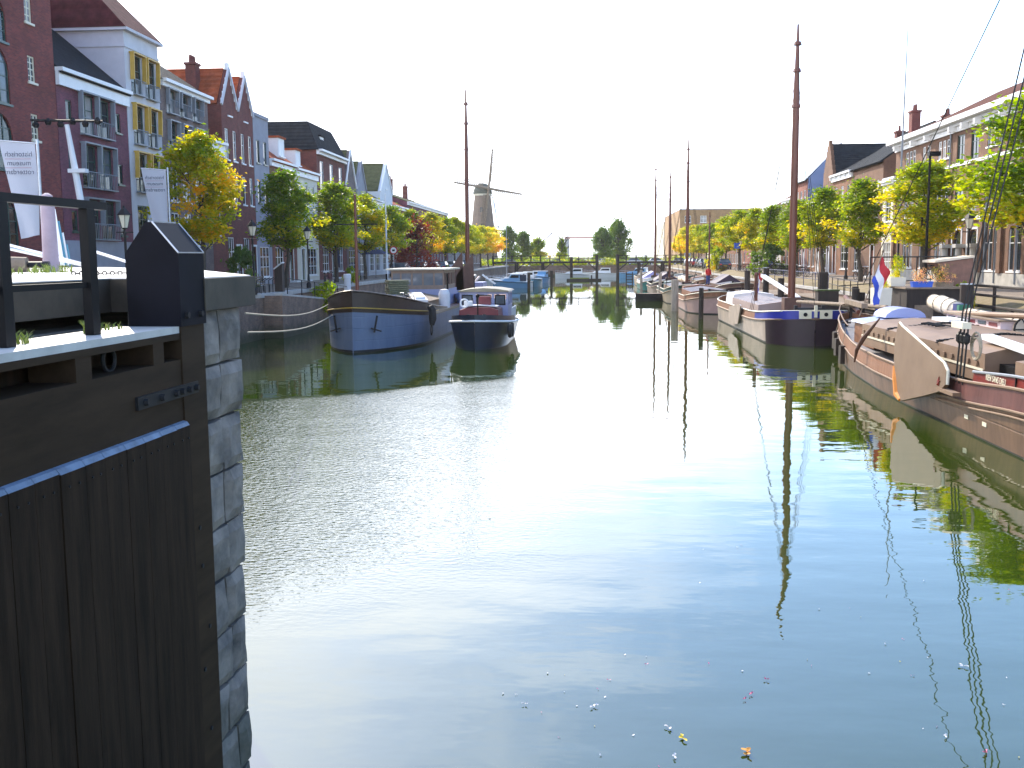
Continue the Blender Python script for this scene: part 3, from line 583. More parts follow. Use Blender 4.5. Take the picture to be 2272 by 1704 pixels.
for k in range(4):
    a = R(7) + k * math.pi / 2; d = SA @ Vector((math.sin(a), 0, math.cos(a))); e = SA @ Vector((math.cos(a), 0, -math.sin(a)))
    c = MB(); c.tube([hub, hub + d * 12.2], [.42, .28], 6)
    for j in range(14): p = hub + d * (2.2 + j * .74); c.tube([p, p + e * 1.6], .09, 4)
    for q in (.5, 1.05, 1.6): c.tube([hub + d * 2.2 + e * q, hub + d * 11.9 + e * q], .10, 4)
    c.build('sail', WOODM, t)
c = MB(); c.tube([(3.0, -1, 21.5), (5.2, -2.5, 11)], .2, 5); c.tube([(3.3, 1, 21.5), (5.2, -2.5, 11)], .14, 5); c.build('tail_pole', WHITE, t)
for q in (6, 11, 16):
    c = MB(); rr_ = 4.9 - 2.3 * q / 21.2; c.box(-.5, -rr_ - .05, q, .5, -rr_ + .3, q + 1.5); c.build('window', GLASS, tw)
# second small town mass on the far bank
c = MB()
def far_house(label, x0, x1, y, h, m_, rm_, rh_=2):
    building(label, 'C', x0, x1, h, m_, [(1.5 + 3 * k, z, 1.4, 1.5, 'cross', W_) for k in range(int((x1 - x0 - 1) / 3)) for z in (h - 2.6, h - 5.4) if z > .5], 10, 'par', rm_, rh_, xf=y, z0=2.45)
far_house('small grey house behind the far trees by the windmill foot', -56, -44, 300, 8.5, PLAST_G, T_SLATE)
# gantry and crane across the river
t = thing('lift_gantry', 'faint pink harbour gantry far beyond the bridge', 'gantry', (-2, 900, 2.4))
PINK = mat('faded_red_paint', (0.45, 0.20, 0.18), 0.6, 0.1, 1)
MB().box(-19, -2, 0, -15, 2, 19).build('leg', PLAST_G, t); MB().box(14, -2, 0, 18, 2, 19).build('leg', PLAST_G, t); c = MB(); c.box(-19.5, -2.5, 17, 18.5, 2.5, 18.6); c.build('girder', PINK, t)
t = thing('harbour_crane', 'pale harbour crane with slanted jib beyond the far bank', 'crane', (-42, 800, 2.4))
c = MB(); c.box(-3, -2, 0, 3, 2, 12); c.build('cabin', PLAST_G, t); c = MB(); c.tube([(0, 0, 10), (-18, 0, 22)], .5, 4); c.tube([(2, 0, 10), (14, 0, 20)], .5, 4); c.tube([(-18, 0, 22), (0, 0, 18), (14, 0, 20)], .25, 4); c.build('jib', PLAST_G, t)
t = thing('lattice_mast', 'thin pink lattice radio mast behind the far left trees', 'radio mast', (-52, 480, 2.4))
c = MB(); c.tube([(-.7, 0, 0), (-.25, 0, 24)], .12, 4); c.tube([(.7, 0, 0), (.25, 0, 24)], .12, 4)
for k in range(24): c.tube([((-.7 + .018 * k), 0, k), ((.7 - .018 * (k + 1)), 0, k + 1)], .06, 4)
c.build('lattice', PINK, t)
# ------------------------------------------------------------------ trees
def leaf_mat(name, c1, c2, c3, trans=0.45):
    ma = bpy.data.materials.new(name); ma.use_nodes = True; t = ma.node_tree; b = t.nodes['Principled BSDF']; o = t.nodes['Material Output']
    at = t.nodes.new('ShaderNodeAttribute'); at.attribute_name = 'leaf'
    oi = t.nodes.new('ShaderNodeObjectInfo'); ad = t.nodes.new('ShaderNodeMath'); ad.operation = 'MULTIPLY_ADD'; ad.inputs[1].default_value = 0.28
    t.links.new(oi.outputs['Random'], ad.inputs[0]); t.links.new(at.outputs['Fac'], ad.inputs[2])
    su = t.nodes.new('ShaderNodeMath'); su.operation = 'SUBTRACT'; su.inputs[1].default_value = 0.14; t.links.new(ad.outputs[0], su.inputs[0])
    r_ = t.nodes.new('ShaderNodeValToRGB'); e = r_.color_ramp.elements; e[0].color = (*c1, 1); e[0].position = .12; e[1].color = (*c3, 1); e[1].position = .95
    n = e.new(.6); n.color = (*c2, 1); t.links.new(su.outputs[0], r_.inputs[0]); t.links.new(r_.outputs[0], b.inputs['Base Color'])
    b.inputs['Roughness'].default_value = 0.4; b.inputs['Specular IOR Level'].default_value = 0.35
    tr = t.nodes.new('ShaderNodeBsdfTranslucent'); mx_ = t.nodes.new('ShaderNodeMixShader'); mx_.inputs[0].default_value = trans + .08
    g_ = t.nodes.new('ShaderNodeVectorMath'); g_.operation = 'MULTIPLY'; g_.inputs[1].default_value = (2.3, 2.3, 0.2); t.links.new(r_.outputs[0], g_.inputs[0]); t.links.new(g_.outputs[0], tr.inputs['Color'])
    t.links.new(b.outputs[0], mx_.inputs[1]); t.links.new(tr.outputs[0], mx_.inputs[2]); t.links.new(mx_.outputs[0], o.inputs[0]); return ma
LEAF_G = leaf_mat('leaves_green', (0.065, 0.13, 0.004), (0.22, 0.27, 0.005), (0.55, 0.40, 0.008))
LEAF_Y = leaf_mat('leaves_yellow', (0.11, 0.18, 0.005), (0.40, 0.36, 0.006), (0.66, 0.33, 0.008))
LEAF_O = leaf_mat('leaves_autumn', (0.32, 0.36, 0.012), (0.60, 0.46, 0.012), (0.70, 0.36, 0.012))
LEAF_D = leaf_mat('leaves_dark', (0.05, 0.10, 0.03), (0.10, 0.16, 0.04), (0.2, 0.24, 0.05), .35)
LEAF_R = leaf_mat('leaves_red', (0.10, 0.015, 0.03), (0.22, 0.03, 0.05), (0.34, 0.06, 0.05), .35)
BARK = mat('bark', (0.06, 0.05, 0.04), 0.9, 0.4, 6, bump=.01)
def crown_mesh(seed, rx, h, n, leaf, matl, shape='egg', clumps=70):
    rnd = random.Random(seed); vs = []; fs = []; cols = []
    cl = []
    for _ in range(clumps):
        for _t in range(30):
            z = rnd.random(); a = rnd.random() * 6.283
            if shape == 'egg': pr = (math.sin(math.pi * min(1, z ** 0.72)) ** 0.62) * (1 - .22 * z)
            elif shape == 'dome': pr = math.sqrt(max(0, 1 - (z * 1.02) ** 2)) if z > .12 else .8
            else: pr = math.sin(math.pi * (.12 + .86 * z)) ** .5
            rad = (rnd.random() ** 0.42) * pr
            break
        lump = 1 + .22 * math.sin(3 * a + seed) + .14 * math.sin(5 * a + z * 7 + seed * 2)
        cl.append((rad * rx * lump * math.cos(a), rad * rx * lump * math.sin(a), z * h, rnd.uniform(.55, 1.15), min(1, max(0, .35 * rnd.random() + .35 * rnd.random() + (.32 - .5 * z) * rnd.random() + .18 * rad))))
    per = n // clumps
    for (cx, cy_, cz, cs, ch) in cl:
        cr = rx * .27 * cs
        for _ in range(per):
            d = Vector((rnd.gauss(0, 1), rnd.gauss(0, 1), rnd.gauss(0, .8))); d *= cr * .62
            p = Vector((cx, cy_, cz)) + d
            nrm = Vector((rnd.gauss(0, 1), rnd.gauss(0, 1), rnd.gauss(.7, 1))); nrm.normalize()
            a = nrm.orthogonal().normalized(); a.rotate(Matrix.Rotation(rnd.random() * 6.28, 3, nrm)); b_ = nrm.cross(a)
            s = leaf * rnd.uniform(.65, 1.35); o = len(vs)
            vs += [tuple(p - a * s), tuple(p + b_ * s * .62 - a * s * .1 + nrm * s * .15), tuple(p + a * s), tuple(p - b_ * s * .62 - a * s * .1 + nrm * s * .15)]
            fs.append((o, o + 1, o + 2, o + 3)); cols.append(min(1, max(0, ch + rnd.gauss(0, .1))))
    me = bpy.data.meshes.new('crown'); me.from_pydata(vs, [], fs); me.materials.append(matl)
    at = me.attributes.new('leaf', 'FLOAT', 'FACE'); at.data.foreach_set('value', cols); me.update(); return me
def trunk_mesh(seed, th, h, r, rx):
    rnd = random.Random(seed); b = MB()
    b.tube([(0, 0, -.1), (rnd.gauss(0, .04), rnd.gauss(0, .04), th * .5), (rnd.gauss(0, .06), 0, th), (rnd.gauss(0, .12), rnd.gauss(0, .12), th + h * .45), (0, 0, th + h * .85)], [r * 1.25, r, r * .85, r * .5, r * .12], 8)
    for k in range(11):
        z = th + h * (.02 + .62 * k / 11); a = k * 2.4 + rnd.random(); l = rx * rnd.uniform(.6, .95)
        p0 = Vector((0, 0, z)); p1 = p0 + Vector((math.cos(a) * l * .5, math.sin(a) * l * .5, l * .45)); p2 = p0 + Vector((math.cos(a) * l, math.sin(a) * l, l * 1.1))
        b.tube([p0, p1, p2], [r * .42, r * .26, r * .07], 5)
        for s_ in (-1, 1):
            a2 = a + s_ * .8; b.tube([p1, p1 + Vector((math.cos(a2), math.sin(a2), .8)) * l * .45], [r * .18, r * .04], 4)
    return b.mesh('trunk', BARK, True)
CR = {}
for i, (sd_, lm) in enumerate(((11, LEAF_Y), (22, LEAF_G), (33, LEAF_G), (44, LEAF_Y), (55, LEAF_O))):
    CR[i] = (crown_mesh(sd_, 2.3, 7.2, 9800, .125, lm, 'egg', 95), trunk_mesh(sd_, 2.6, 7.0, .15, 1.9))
def tree(x, y, v, s, label, group, z=ZS, cat='tree', name='street_tree', rz=None, sxy=1.0, tl=3.15, cm=None):
    t = thing(name, label, cat, (x, y, z), rrand(0, 6.28) if rz is None else rz, group)
    link('trunk', CR[v][1], t, (0, 0, 0), scale=(1, 1, s * .84)); link('crown', cm or CR[v][0], t, (0, 0, tl * s), scale=(s * sxy, s * sxy, s * .73)); return t
ORD = ['nearest', 'second', 'third', 'fourth', 'fifth', 'sixth', 'seventh', 'eighth', 'ninth', 'tenth', 'eleventh', 'twelfth', 'thirteenth', 'fourteenth', 'fifteenth', 'sixteenth', 'seventeenth', 'eighteenth', 'nineteenth', 'twentieth']
lk = ['tall golden yellow tree nearest the lock on the left quay', 'green tree with yellow fringe on the left quay, second from the lock', 'broad green and yellow tree, third from the lock, behind the quay lantern']
yl = [55.5, 70.5, 85, 97, 110, 123, 136, 149, 162, 175, 188, 201, 214, 227]
vl = [3, 1, 2, 0, 1, 3, 0, 1, 3, 0, 4, 3, 4, 4]
for i, y in enumerate(yl):
    lb = lk[i] if i < 3 else '%s tree from the lock in the left quay row, %s leaves' % (ORD[i], 'golden' if vl[i] in (0, 3, 4) else 'green and yellow')
    tree(-20.9 + rrand(-.2, .2), y, vl[i], (1.02, .93, .95)[i] if i < 3 else rrand(.86, .98), lb, 'trees along the left quay', sxy=(1.0, 1.05, 1.15)[i] if i < 3 else rrand(1.05, 1.25))
yr = [48.9, 63.5, 77.4, 89.5, 102, 114.5, 127, 140, 153, 166, 178, 190, 202, 214, 226]
vr = [2, 2, 1, 1, 2, 1, 3, 1, 0, 2, 3, 0, 3, 0, 4]
rk = ['dark green tree cut off by the right picture edge before the tan institute', 'wide green tree with yellow fringe behind the tall black lamp post on the right', 'round green tree before the cream corner house on the right quay']
for i, y in enumerate(yr):
    lb = rk[i] if i < 3 else '%s tree from the right edge in the right quay row, %s leaves' % (ORD[i], 'golden' if vr[i] in (0, 3, 4) else 'green')
    tree(19.75 + rrand(-.15, .15), y, vr[i], (1.04, .86, .86)[i] if i < 3 else rrand(.8, .92), lb, 'trees along the right quay', sxy=(1.25, 1.35, 1.05)[i] if i < 3 else rrand(1.05, 1.2))
# far trees and shrubs
DOME = crown_mesh(77, 5.2, 9, 7000, .32, LEAF_D, 'dome', 70); DOME2 = crown_mesh(78, 5.2, 9, 7000, .32, LEAF_G, 'dome', 70); TK = trunk_mesh(5, 2.2, 6, .4, 3)
def big(x, y, s, sz, label, me=DOME, name='broad_tree', g='large trees beyond the canal end'):
    t = thing(name, label, 'tree', (x, y, 2.4), rrand(0, 6), g); link('trunk', TK, t); link('crown', me, t, (0, 0, 1.2), scale=(s, s, sz))
big(-20.2, 262, .46, .86, 'narrow dark green tree just right of the golden row at the canal end')
big(-17.0, 268, .56, .74, 'broad dark green tree second in the left clump at the canal end')
big(-13.6, 275, .52, .58, 'lower green tree ending the left clump at the canal end', DOME2)
big(3.0, 250, .58, .78, 'large round dark tree at the canal end, right of the lift gantry')
big(6.8, 256, .66, .98, 'tallest round tree at the canal end on the right', DOME)
big(-6.6, 251, .27, .52, 'small round tree above the bridge in the middle of the canal end', DOME2)
t = thing('red_tree', 'dark red leaved ornamental tree on the left quay behind the barge', 'tree', (-19.6, 117, ZS)); link('trunk', CR[1][1], t, scale=(1, 1, .8)); link('crown', crown_mesh(9, 2.7, 5.2, 3600, .14, LEAF_R, 'dome', 50), t, (0, 0, .7))
BUSH = crown_mesh(91, 1.0, 1.5, 1500, .09, LEAF_G, 'dome', 30); BUSHD = crown_mesh(92, 1.0, 1.5, 1500, .10, LEAF_D, 'dome', 30)
def bush(x, y, z, s, sz, label, me=BUSH, g=None, name='bush'): 
    o = link(name, me, None, (x, y, z), (0, 0, rrand(0, 6)), (s, s, sz)); return tag(o, label, 'bush', g)
bush(-17.3, 67.5, .9, 1.15, 1.25, 'yellow green bush growing by the water at the foot of the left quay')
bush(19.2, 113, ZS, 2.0, 1.9, 'dense round green bush on the right quay before the parked bicycles', BUSHD)
bush(17.9, 149, ZS, 1.4, 2.0, 'bright green bush at the start of the red brick row house')
bush(-22.5, 66, ZS, 1.0, 1.7, 'dark green bush against the shop fronts behind the lantern', BUSHD)
hb = crown_mesh(94, 5.5, 2.0, 3200, .22, LEAF_G, 'dome', 40)
for k in range(13): tag(link('hedge_shrub', hb, None, (-44 + 8 * k, 243 + rrand(-2, 3), 2.3), (0, 0, rrand(0, 6)), (1, .6, rrand(.55, .85))), ORD[k] + ' shrub from the left in the green hedge across the canal end', 'shrub', 'hedge across the canal end')
# ------------------------------------------------------------------ boats
def strip(bf, L, z0, z1, n=30, flare0=1.0, flare1=1.0, th=0.0, m=5, s0=0.0, s1=1.0, xo0=lambda s: 0, xo1=lambda s: 0):
    """side shell between two height curves; bf(s) half-beam, s 0=bow .. 1=stern, local x aft. Returns MB of both sides."""
    b = MB()
    for sg in (-1, 1):
        rows_ = []
        for i in range(n + 1):
            s = s0 + (s1 - s0) * i / n; s = s if 0 < s < 1 else (0 if s <= 0 else 1); row = []
            for k in range(m + 1):
                q = k / m; fl = flare0 + (flare1 - flare0) * q; xx = s * L + xo0(s) * (1 - q) + xo1(s) * q
                row.append((xx, sg * bf(s) * fl, z0(s) + (z1(s) - z0(s)) * q))
            rows_.append(row)
        if th:
            rows_ = [r_ + [(r_[-1][0] + (th if i == 0 else (-th if i == n else 0)), r_[-1][1] - sg * min(th, abs(r_[-1][1])), r_[-1][2]), (r_[-1][0] + (th if i == 0 else (-th if i == n else 0)), r_[0][1] - sg * min(th, abs(r_[0][1])), r_[0][2])] for i, r_ in enumerate(rows_)]
        b.grid(rows_)
    return b
def lid(bf, L, zf, n=30, inset=0.05, s0=0.0, s1=1.0):
    b = MB(); rows_ = []
    for i in range(n + 1):
        s = s0 + (s1 - s0) * i / n; w_ = max(.005, bf(s) - inset)
        rows_.append([(s * L, -w_, zf(s)), (s * L, 0, zf(s) + .04), (s * L, w_, zf(s))])
    return b.grid(rows_)
def rail(bf, L, zf, r=.05, fl=1.0, n=36, s0=0, s1=1, n_=6, off=0.02):
    b = MB(); 
    pts = [(s * L - (off if s == 0 else 0), bf(s) * fl + off, zf(s)) for s in [s0 + (s1 - s0) * i / n for i in range(n + 1)]]
    pts2 = [(p[0], -p[1], p[2]) for p in pts]
    if s0 == 0: b.tube(list(reversed(pts)) + pts2, r, n_)
    else: b.tube(pts, r, n_); b.tube(pts2, r, n_)
    return b
def beam(B, L, lb, ls, pb=.5, ps=.5, tr=0.0):
    """half beam curve: lb/ls = fraction of the length over which bow / stern close; tr= transom fraction"""
    def f_(s):
        if s < lb: return max(.015, B * (1 - (1 - s / lb) ** 2) ** pb)
        if s > 1 - ls: q = (s - 1 + ls) / ls; return max(.015, B * (tr + (1 - tr) * (1 - q ** 2.4) ** ps))
        return B
    return f_
def boat_mats(nm, hull, bul, dk): return hull, bul, dk
def cleats(par, pts, m_=None):
    for p in pts:
        b = MB(); b.tube([(p[0], p[1], p[2]), (p[0], p[1], p[2] + .35)], .07, 8); b.tube([(p[0], p[1] - .18, p[2] + .25), (p[0], p[1] + .18, p[2] + .25)], .035, 6); b.build('bollard', m_ or IRON, par)
def mast(par, x, z0, z1, r, rtop=.05, lean=0, rings=True, m_=None, y=0):
    b = MB(); H = z1 - z0
    prof = [(r, 0), (r, H * .55), (r * .85, H * .78), (r * .55, H * .9), (rtop, H)]
    b.tube([(x + lean * p[1] / H, y, z0 + p[1]) for p in prof], [p[0] for p in prof], 10)
    if rings:
        for q in (.72, .84, .93): b.tube([(x + lean * q, y, z0 + H * q), (x + lean * q, y, z0 + H * q + .18)], [r * 1.35 * (1.2 - q * .4), r * 1.1 * (1.2 - q * .4)], 8)
    return b.build('mast', m_ or WOODP, par, smooth=True)
def stays(par, lst, r=.018, m_=None):
    for a, b_ in lst:
        b = MB(); b.tube([a, b_], r, 4); b.build('stay', m_ or IRON, par)

# ---- blue and white spits barge, left
HB = mat('pale_blue_white_hull', (0.085, 0.12, 0.20), 0.55, 0.12, 0.8, col2=(0.155, 0.195, 0.28), stretch=(1.5, 1.5, .4)); 
def hull_lines(ma):      # faint plate seams
    t = ma.node_tree; b = t.nodes['Principled BSDF']; tcn = t.nodes.new('ShaderNodeTexCoord'); w_ = t.nodes.new('ShaderNodeTexWave'); w_.bands_direction = 'Z'; w_.inputs['Scale'].default_value = .55; w_.inputs['Distortion'].default_value = .25
    t.links.new(tcn.outputs['Object'], w_.inputs[0]); r_ = t.nodes.new('ShaderNodeMapRange'); r_.inputs['From Min'].default_value = 0; r_.inputs['From Max'].default_value = .02; t.links.new(w_.outputs['Fac'], r_.inputs['Value'])
    bp = t.nodes.new('ShaderNodeBump'); bp.inputs['Distance'].default_value = .01; t.links.new(r_.outputs[0], bp.inputs['Height']); t.links.new(bp.outputs[0], b.inputs['Normal'])
hull_lines(HB)
BUL = mat('brown_black_bulwark', (0.035, 0.020, 0.014), 0.45, 0.3, 2); YEL = mat('yellow_stripe', (0.45, 0.28, 0.04), 0.5, 0.1, 3)
ANTI = mat('black_antifouling', (0.02, 0.018, 0.02), 0.5, 0.3, 3); DECKG = mat('grey_deck', (0.22, 0.21, 0.22), 0.7, 0.2, 2); DECKR = mat('red_brown_deck', (0.22, 0.10, 0.07), 0.7, 0.2, 2)
t = thing('cargo_barge', 'large old cargo barge with pale blue hull, dark bulwark and wheelhouse, moored on the left', 'barge', (-11.2, 48.45, 0), R(88.2)); LB = t
Lb = 27.0; bf = beam(2.62, Lb, .25, .16, .72, .5)
zt = lambda s: 1.42 + 0.53 * max(0, 1 - s / .3) ** 1.6; zb = lambda s: zt(s) + .16; zc = lambda s: zt(s) + .16 + (.78 * max(0, 1 - s / .42) ** 1.05 + .06)
strip(bf, Lb, lambda s: -.6, lambda s: .12, flare0=.8, flare1=.97).build('bottom_paint', ANTI, t, smooth=True)
strip(bf, Lb, lambda s: .12, zt, flare0=.97, flare1=1.0).build('hull', HB, t, smooth=True)
strip(bf, Lb, zt, zb, flare0=1.01, flare1=1.02).build('rub_band', BUL, t, smooth=True)
strip(bf, Lb, zb, zc, flare0=1.015, flare1=1.0, th=.06, s1=.42).build('bulwark', BUL, t, smooth=True)
rail(bf, Lb, lambda s: zb(s) + .05, .03, 1.02, s1=.3).build('stripe', YEL, t); rail(bf, Lb, lambda s: zc(s), .05, .99, s1=.42).build('cap_rail', BUL, t)
lid(bf, Lb, lambda s: zt(s) + .1).build('deck', DECKR, t)
c = MB(); c.box(-.03, -.015, -.4, .02, .015, 1.93); c.build('stem', HB, t)
for sg in (-1, 1):
    c = MB(); c.bar((.62, sg * 1.05, 1.75), (.50, sg * .92, .95), .07, .07); c.bar((.55, sg * .75, 1.15), (.62, sg * 1.25, 1.0), .1, .06); c.build('anchor', IRON, t)
c = MB(); c.box(8.0, -1.75, 1.45, 15.4, 1.75, 2.0); cb_ = c.build('coaming', mat('tan_coaming', (.30, .24, .18), .7, .25, 2), t)
c = MB()
for k in range(12): c.prism([(-1.9, 2.0), (0, 2.32), (1.9, 2.0), (1.9, 2.06), (0, 2.4), (-1.9, 2.06)], 'x', 8.0 + k * .615, 8.0 + k * .615 + .59)
c.build('hatch_cover', WOODM, t)
WALLW = mat('pale_lilac_paint', (.30, .32, .50), .5, .06, 1)
c = MB(); c.box(15.8, -1.75, 1.4, 20.4, 1.75, 2.52); c.build('cabin', WALLW, t)
BR = mat('wheelhouse_wood', (.24, .17, .13), .5, .2, 3)
c = MB(); X0, X1, Z0, Z1 = 16.0, 20.2, 2.523, 3.72
for (x0, x1) in ((X0, X0 + .1), (X1 - .1, X1)):
    c.box(x0, -1.68, Z0, x1, 1.68, Z0 + .25); c.box(x0, -1.68, Z1 - .2, x1, 1.68, Z1)
    for yy in (-1.68, -1.08, -.38, .32, 1.02, 1.58): c.box(x0, yy, Z0 + .253, x1, yy + .1, Z1 - .203)
for yy in (-1.68, 1.60):
    c.box(X0 + .103, yy, Z0, X1 - .103, yy + .08, Z0 + .25); c.box(X0 + .103, yy, Z1 - .2, X1 - .103, yy + .08, Z1)
    for xx in (17.2, 18.4, 19.4): c.box(xx, yy, Z0 + .253, xx + .1, yy + .08, Z1 - .203)
wh = c.build('wheelhouse', BR, t)
c = MB(); c.box(X0 + .04, -1.6, Z0 + .25, X0 + .06, 1.6, Z1 - .2); c.build('windscreen', mat('clear_pane', (.15, .17, .2), .05, .1, 2, spec=.8), wh)
c = MB(); c.box(15.7, -1.95, 3.723, 20.6, 1.95, 3.82); c.build('wheelhouse_roof', CREAM, wh)
c = MB(); c.box(21, -1.4, 1.4, 25, 1.4, 2.2); c.build('aft_cabin', WALLW, t)
for yy in (-1.9, 1.95): c = MB(); c.tube([(15.9, yy, 1.5), (15.9, yy, 3.5)], .06, 6); c.build('stanchion', BLACK, t)
c = MB(); c.tube([(2.6, 0.4, 1.8), (2.6, .4, 7.6)], [.10, .06], 8); c.build('mast', WOODP, t); c = MB(); c.tube([(2.6, -.7, 6.15), (2.6, 1.5, 6.15)], .03, 5); c.build('yard', IRON, t)
c = MB(); c.tube([(1.1, 0, 2.0), (1.1, 0, 2.6)], .16, 10); c.tube([(1.1, -.5, 2.35), (1.1, .5, 2.35)], .12, 10); c.build('windlass', IRON, t)
cleats(t, [(3.2, 1.7, 1.95), (3.2, -1.7, 1.95), (6.2, -2.2, 1.6), (6.2, 2.2, 1.6)])
c = MB(); c.tube([(5.3, -2.74, 2.0), (5.35, -2.86, 1.75), (5.3, -2.88, 1.3), (5.2, -2.86, 1.0)], [.16, .2, .2, .12], 8); 
for k in range(12): a = 2 * math.pi * k / 12; a2 = 2 * math.pi * (k + 1) / 12; c.tube([(5.2 + .22 * math.cos(a), -2.83, .75 + .28 * math.sin(a)), (5.2 + .22 * math.cos(a2), -2.83, .75 + .28 * math.sin(a2))], .03, 5, False)
c.build('fender', TYRE, t)
GREENC = mat('stacked_netting', (.12, .13, .08), .9, .3, 8, bump=.03)
c = MB()
for k in range(7): c.obb((0, 0, .08 + k * .12), (1.15 + .05 * (k % 2), 1.05, .1), Matrix.Rotation(.06 * ((k * 3) % 4), 3, 'Z'))
tag(c.build('crate_stack', GREENC, None, (-11.1, 59.5, 2.36), (0, 0, .3)), 'square pile of dark green boards on the hatch of the blue barge', 'board pile')
c = MB(); c.box(-.9, -.4, 0, .9, .4, .12); c.box(-.6, -.3, .123, .8, .25, .22); tag(c.build('white_board', WHITE, None, (-9.55, 57.6, 2.2), (0, R(-9), 1.9)), 'bright white board lying on the hatch edge of the blue barge', 'board')
c = MB(); c.lathe([(.22, 0), (.28, .12), (.26, .3), (.1, .42)], n=12); tag(c.build('round_fender', mat('maroon_paint', (.16, .02, .03), .35, .2, 2), None, (-12.7, 57.4, 1.62)), 'round maroon float lying on the left side deck of the blue barge', 'float')
c = MB(); c.box(-.35, -.25, 0, .35, .25, .35); c.cur = 1; c.box(-.37, -.27, .352, .37, .27, .4); tag(c.build('deck_locker', [WOODM, WHITE], None, (-12.3, 55.2, 1.6), (0, 0, .4)), 'small white lidded locker on the foredeck of the blue barge', 'locker')
# lantern shaped white fender tank beside wheelhouse
c = MB(); c.lathe([(.3, 0), (.34, .1), (.34, .9), (.25, 1.15), (.02, 1.2)], n=12); tag(c.build('water_tank', PLAST_W, None, (-8.55, 61.0, 1.45)), 'round topped white tank on deck beside the barge wheelhouse', 'tank')

# ---- small tug, left
t = thing('tug_boat', 'small dark tug with pale cabin and maroon deckhouse lying alongside the blue barge', 'tug boat', (-5.55, 49.9, 0), R(90))
TL = 11.5; bf = beam(1.55, TL, .34, .35, .5, .5, .25); zt = lambda s: 1.0 + .42 * (1 - s) ** 2.2; NAVY = mat('navy_hull', (.012, .02, .035), .3, .3, 2); MAR = mat('maroon_paint', (.16, .02, .03), .35, .2, 2)
strip(bf, TL, lambda s: -.5, zt, flare0=.78, flare1=1.04).build('hull', NAVY, t, smooth=True); rail(bf, TL, lambda s: zt(s), .055, 1.05).build('rub_rail', WHITE, t)
strip(bf, TL, zt, lambda s: zt(s) + .3, flare0=1.02, flare1=.99, th=.04, s1=.5).build('bulwark', NAVY, t, smooth=True); lid(bf, TL, lambda s: zt(s) - .05).build('deck', GREENP, t)
c = MB(); c.prism([(-1.02, 1.2), (1.02, 1.2), (.98, 1.85), (.5, 1.98), (-.5, 1.98), (-.98, 1.85)], 'x', 2.0, 4.6); c.build('deckhouse', MAR, t)
c = MB(); c.prism([(-.9, 1.99), (.0, 2.05), (.9, 1.99), (.9, 2.03), (0, 2.09), (-.9, 2.03)], 'x', 2.4, 3.6); c.build('hatch', WHITE, t)
c = MB(); c.box(3.0, -.5, 2.0, 3.55, .1, 2.5); c.build('companionway', MAR, t)
CX0 = 4.6
c = MB()
for (x0, x1) in ((CX0, CX0 + .07), (CX0 + 3.0, CX0 + 3.07)):
    c.box(x0, -1.28, 1.2, x1, 1.28, 1.95); c.box(x0, -1.28, 2.55, x1, 1.28, 2.68)
    for a, b_ in ((-1.28, -1.18), (-.55, -.42), (.42, .55), (1.18, 1.28)): c.box(x0, a, 1.953, x1, b_, 2.547)
for yy in (-1.28, 1.22):
    c.box(CX0 + .073, yy, 1.2, CX0 + 2.997, yy + .06, 1.95); c.box(CX0 + .073, yy, 2.55, CX0 + 2.997, yy + .06, 2.68)
    for xx in (CX0 + .9, CX0 + 1.9): c.box(xx, yy, 1.953, xx + .12, yy + .06, 2.547)
cab = c.build('cabin', WALLW, t)
for k, (a, b_) in enumerate(((-1.18, -.55), (-.42, .42), (.55, 1.18))):
    c = MB(); c.box(CX0 - .02, a + .03, 1.98, CX0 - .005, b_ - .03, 2.52); c.build('window_frame', BLACK, cab); c = MB(); c.box(CX0 - .035, a + .09, 2.04, CX0 - .023, b_ - .09, 2.46); c.build('pane', GLASS_L, cab)
c = MB(); c.prism([(-1.38, 2.683), (1.38, 2.683), (1.3, 2.74), (.7, 2.84), (0, 2.88), (-.7, 2.84), (-1.3, 2.74)], 'x', CX0 - .2, CX0 + 3.25); c.build('cabin_roof', mat('olive_roof', (.28, .24, .16), .6, .15, 2), cab)
c = MB(); c.tube([(1.6, 0, 1.35), (1.6, 0, 2.5)], .035, 6); c.lathe([(.09, 2.5), (.1, 2.62), (.02, 2.68)], (1.6, 0, 0), 8); c.build('lamp_mast', BLACK, t)
for y_ in (-.45, .45): c = MB(); c.lathe([(.16, 1.2), (.17, 1.5), (.08, 1.62)], (1.3 + abs(y_), y_ * .6, 0), 10); c.build('vent', CREAM, t)
cleats(t, [(.9, .4, 1.35), (.9, -.4, 1.35)])
for k in range(6): c = MB(); c.tube([(4.2 + k * .55, -1.5, 1.1), (4.2 + k * .55, -1.5, 1.85)], .02, 5); c.build('stanchion', STEEL, t)
c = MB(); c.tube([(4.2, -1.5, 1.85), (6.95, -1.5, 1.85)], .022, 5); c.build('hand_rail', STEEL, t)
def torus(b, c_, R_, r_, ax='y', n=16, m_=6):
    rows_ = []
    for i in range(n):
        a = 2 * math.pi * i / n; row = []
        for k in range(m_):
            q = 2 * math.pi * k / m_; rad = R_ + r_ * math.cos(q); h = r_ * math.sin(q)
            p = {'y': (rad * math.cos(a), h, rad * math.sin(a)), 'x': (h, rad * math.cos(a), rad * math.sin(a)), 'z': (rad * math.cos(a), rad * math.sin(a), h)}[ax]
            row.append((p[0] + c_[0], p[1] + c_[1], p[2] + c_[2]))
        row.append(row[0]); rows_.append(row)
    rows_.append(rows_[0]); b.grid(rows_); return b
c = MB(); torus(c, (1.9, .7, 2.2), .2, .04, 'x', 16, 6); c.build('life_ring', WHITE, t)
c = MB(); c.box(2.1, .35, 2.06, 2.5, .75, 2.3); c.build('white_box', WHITE, t)
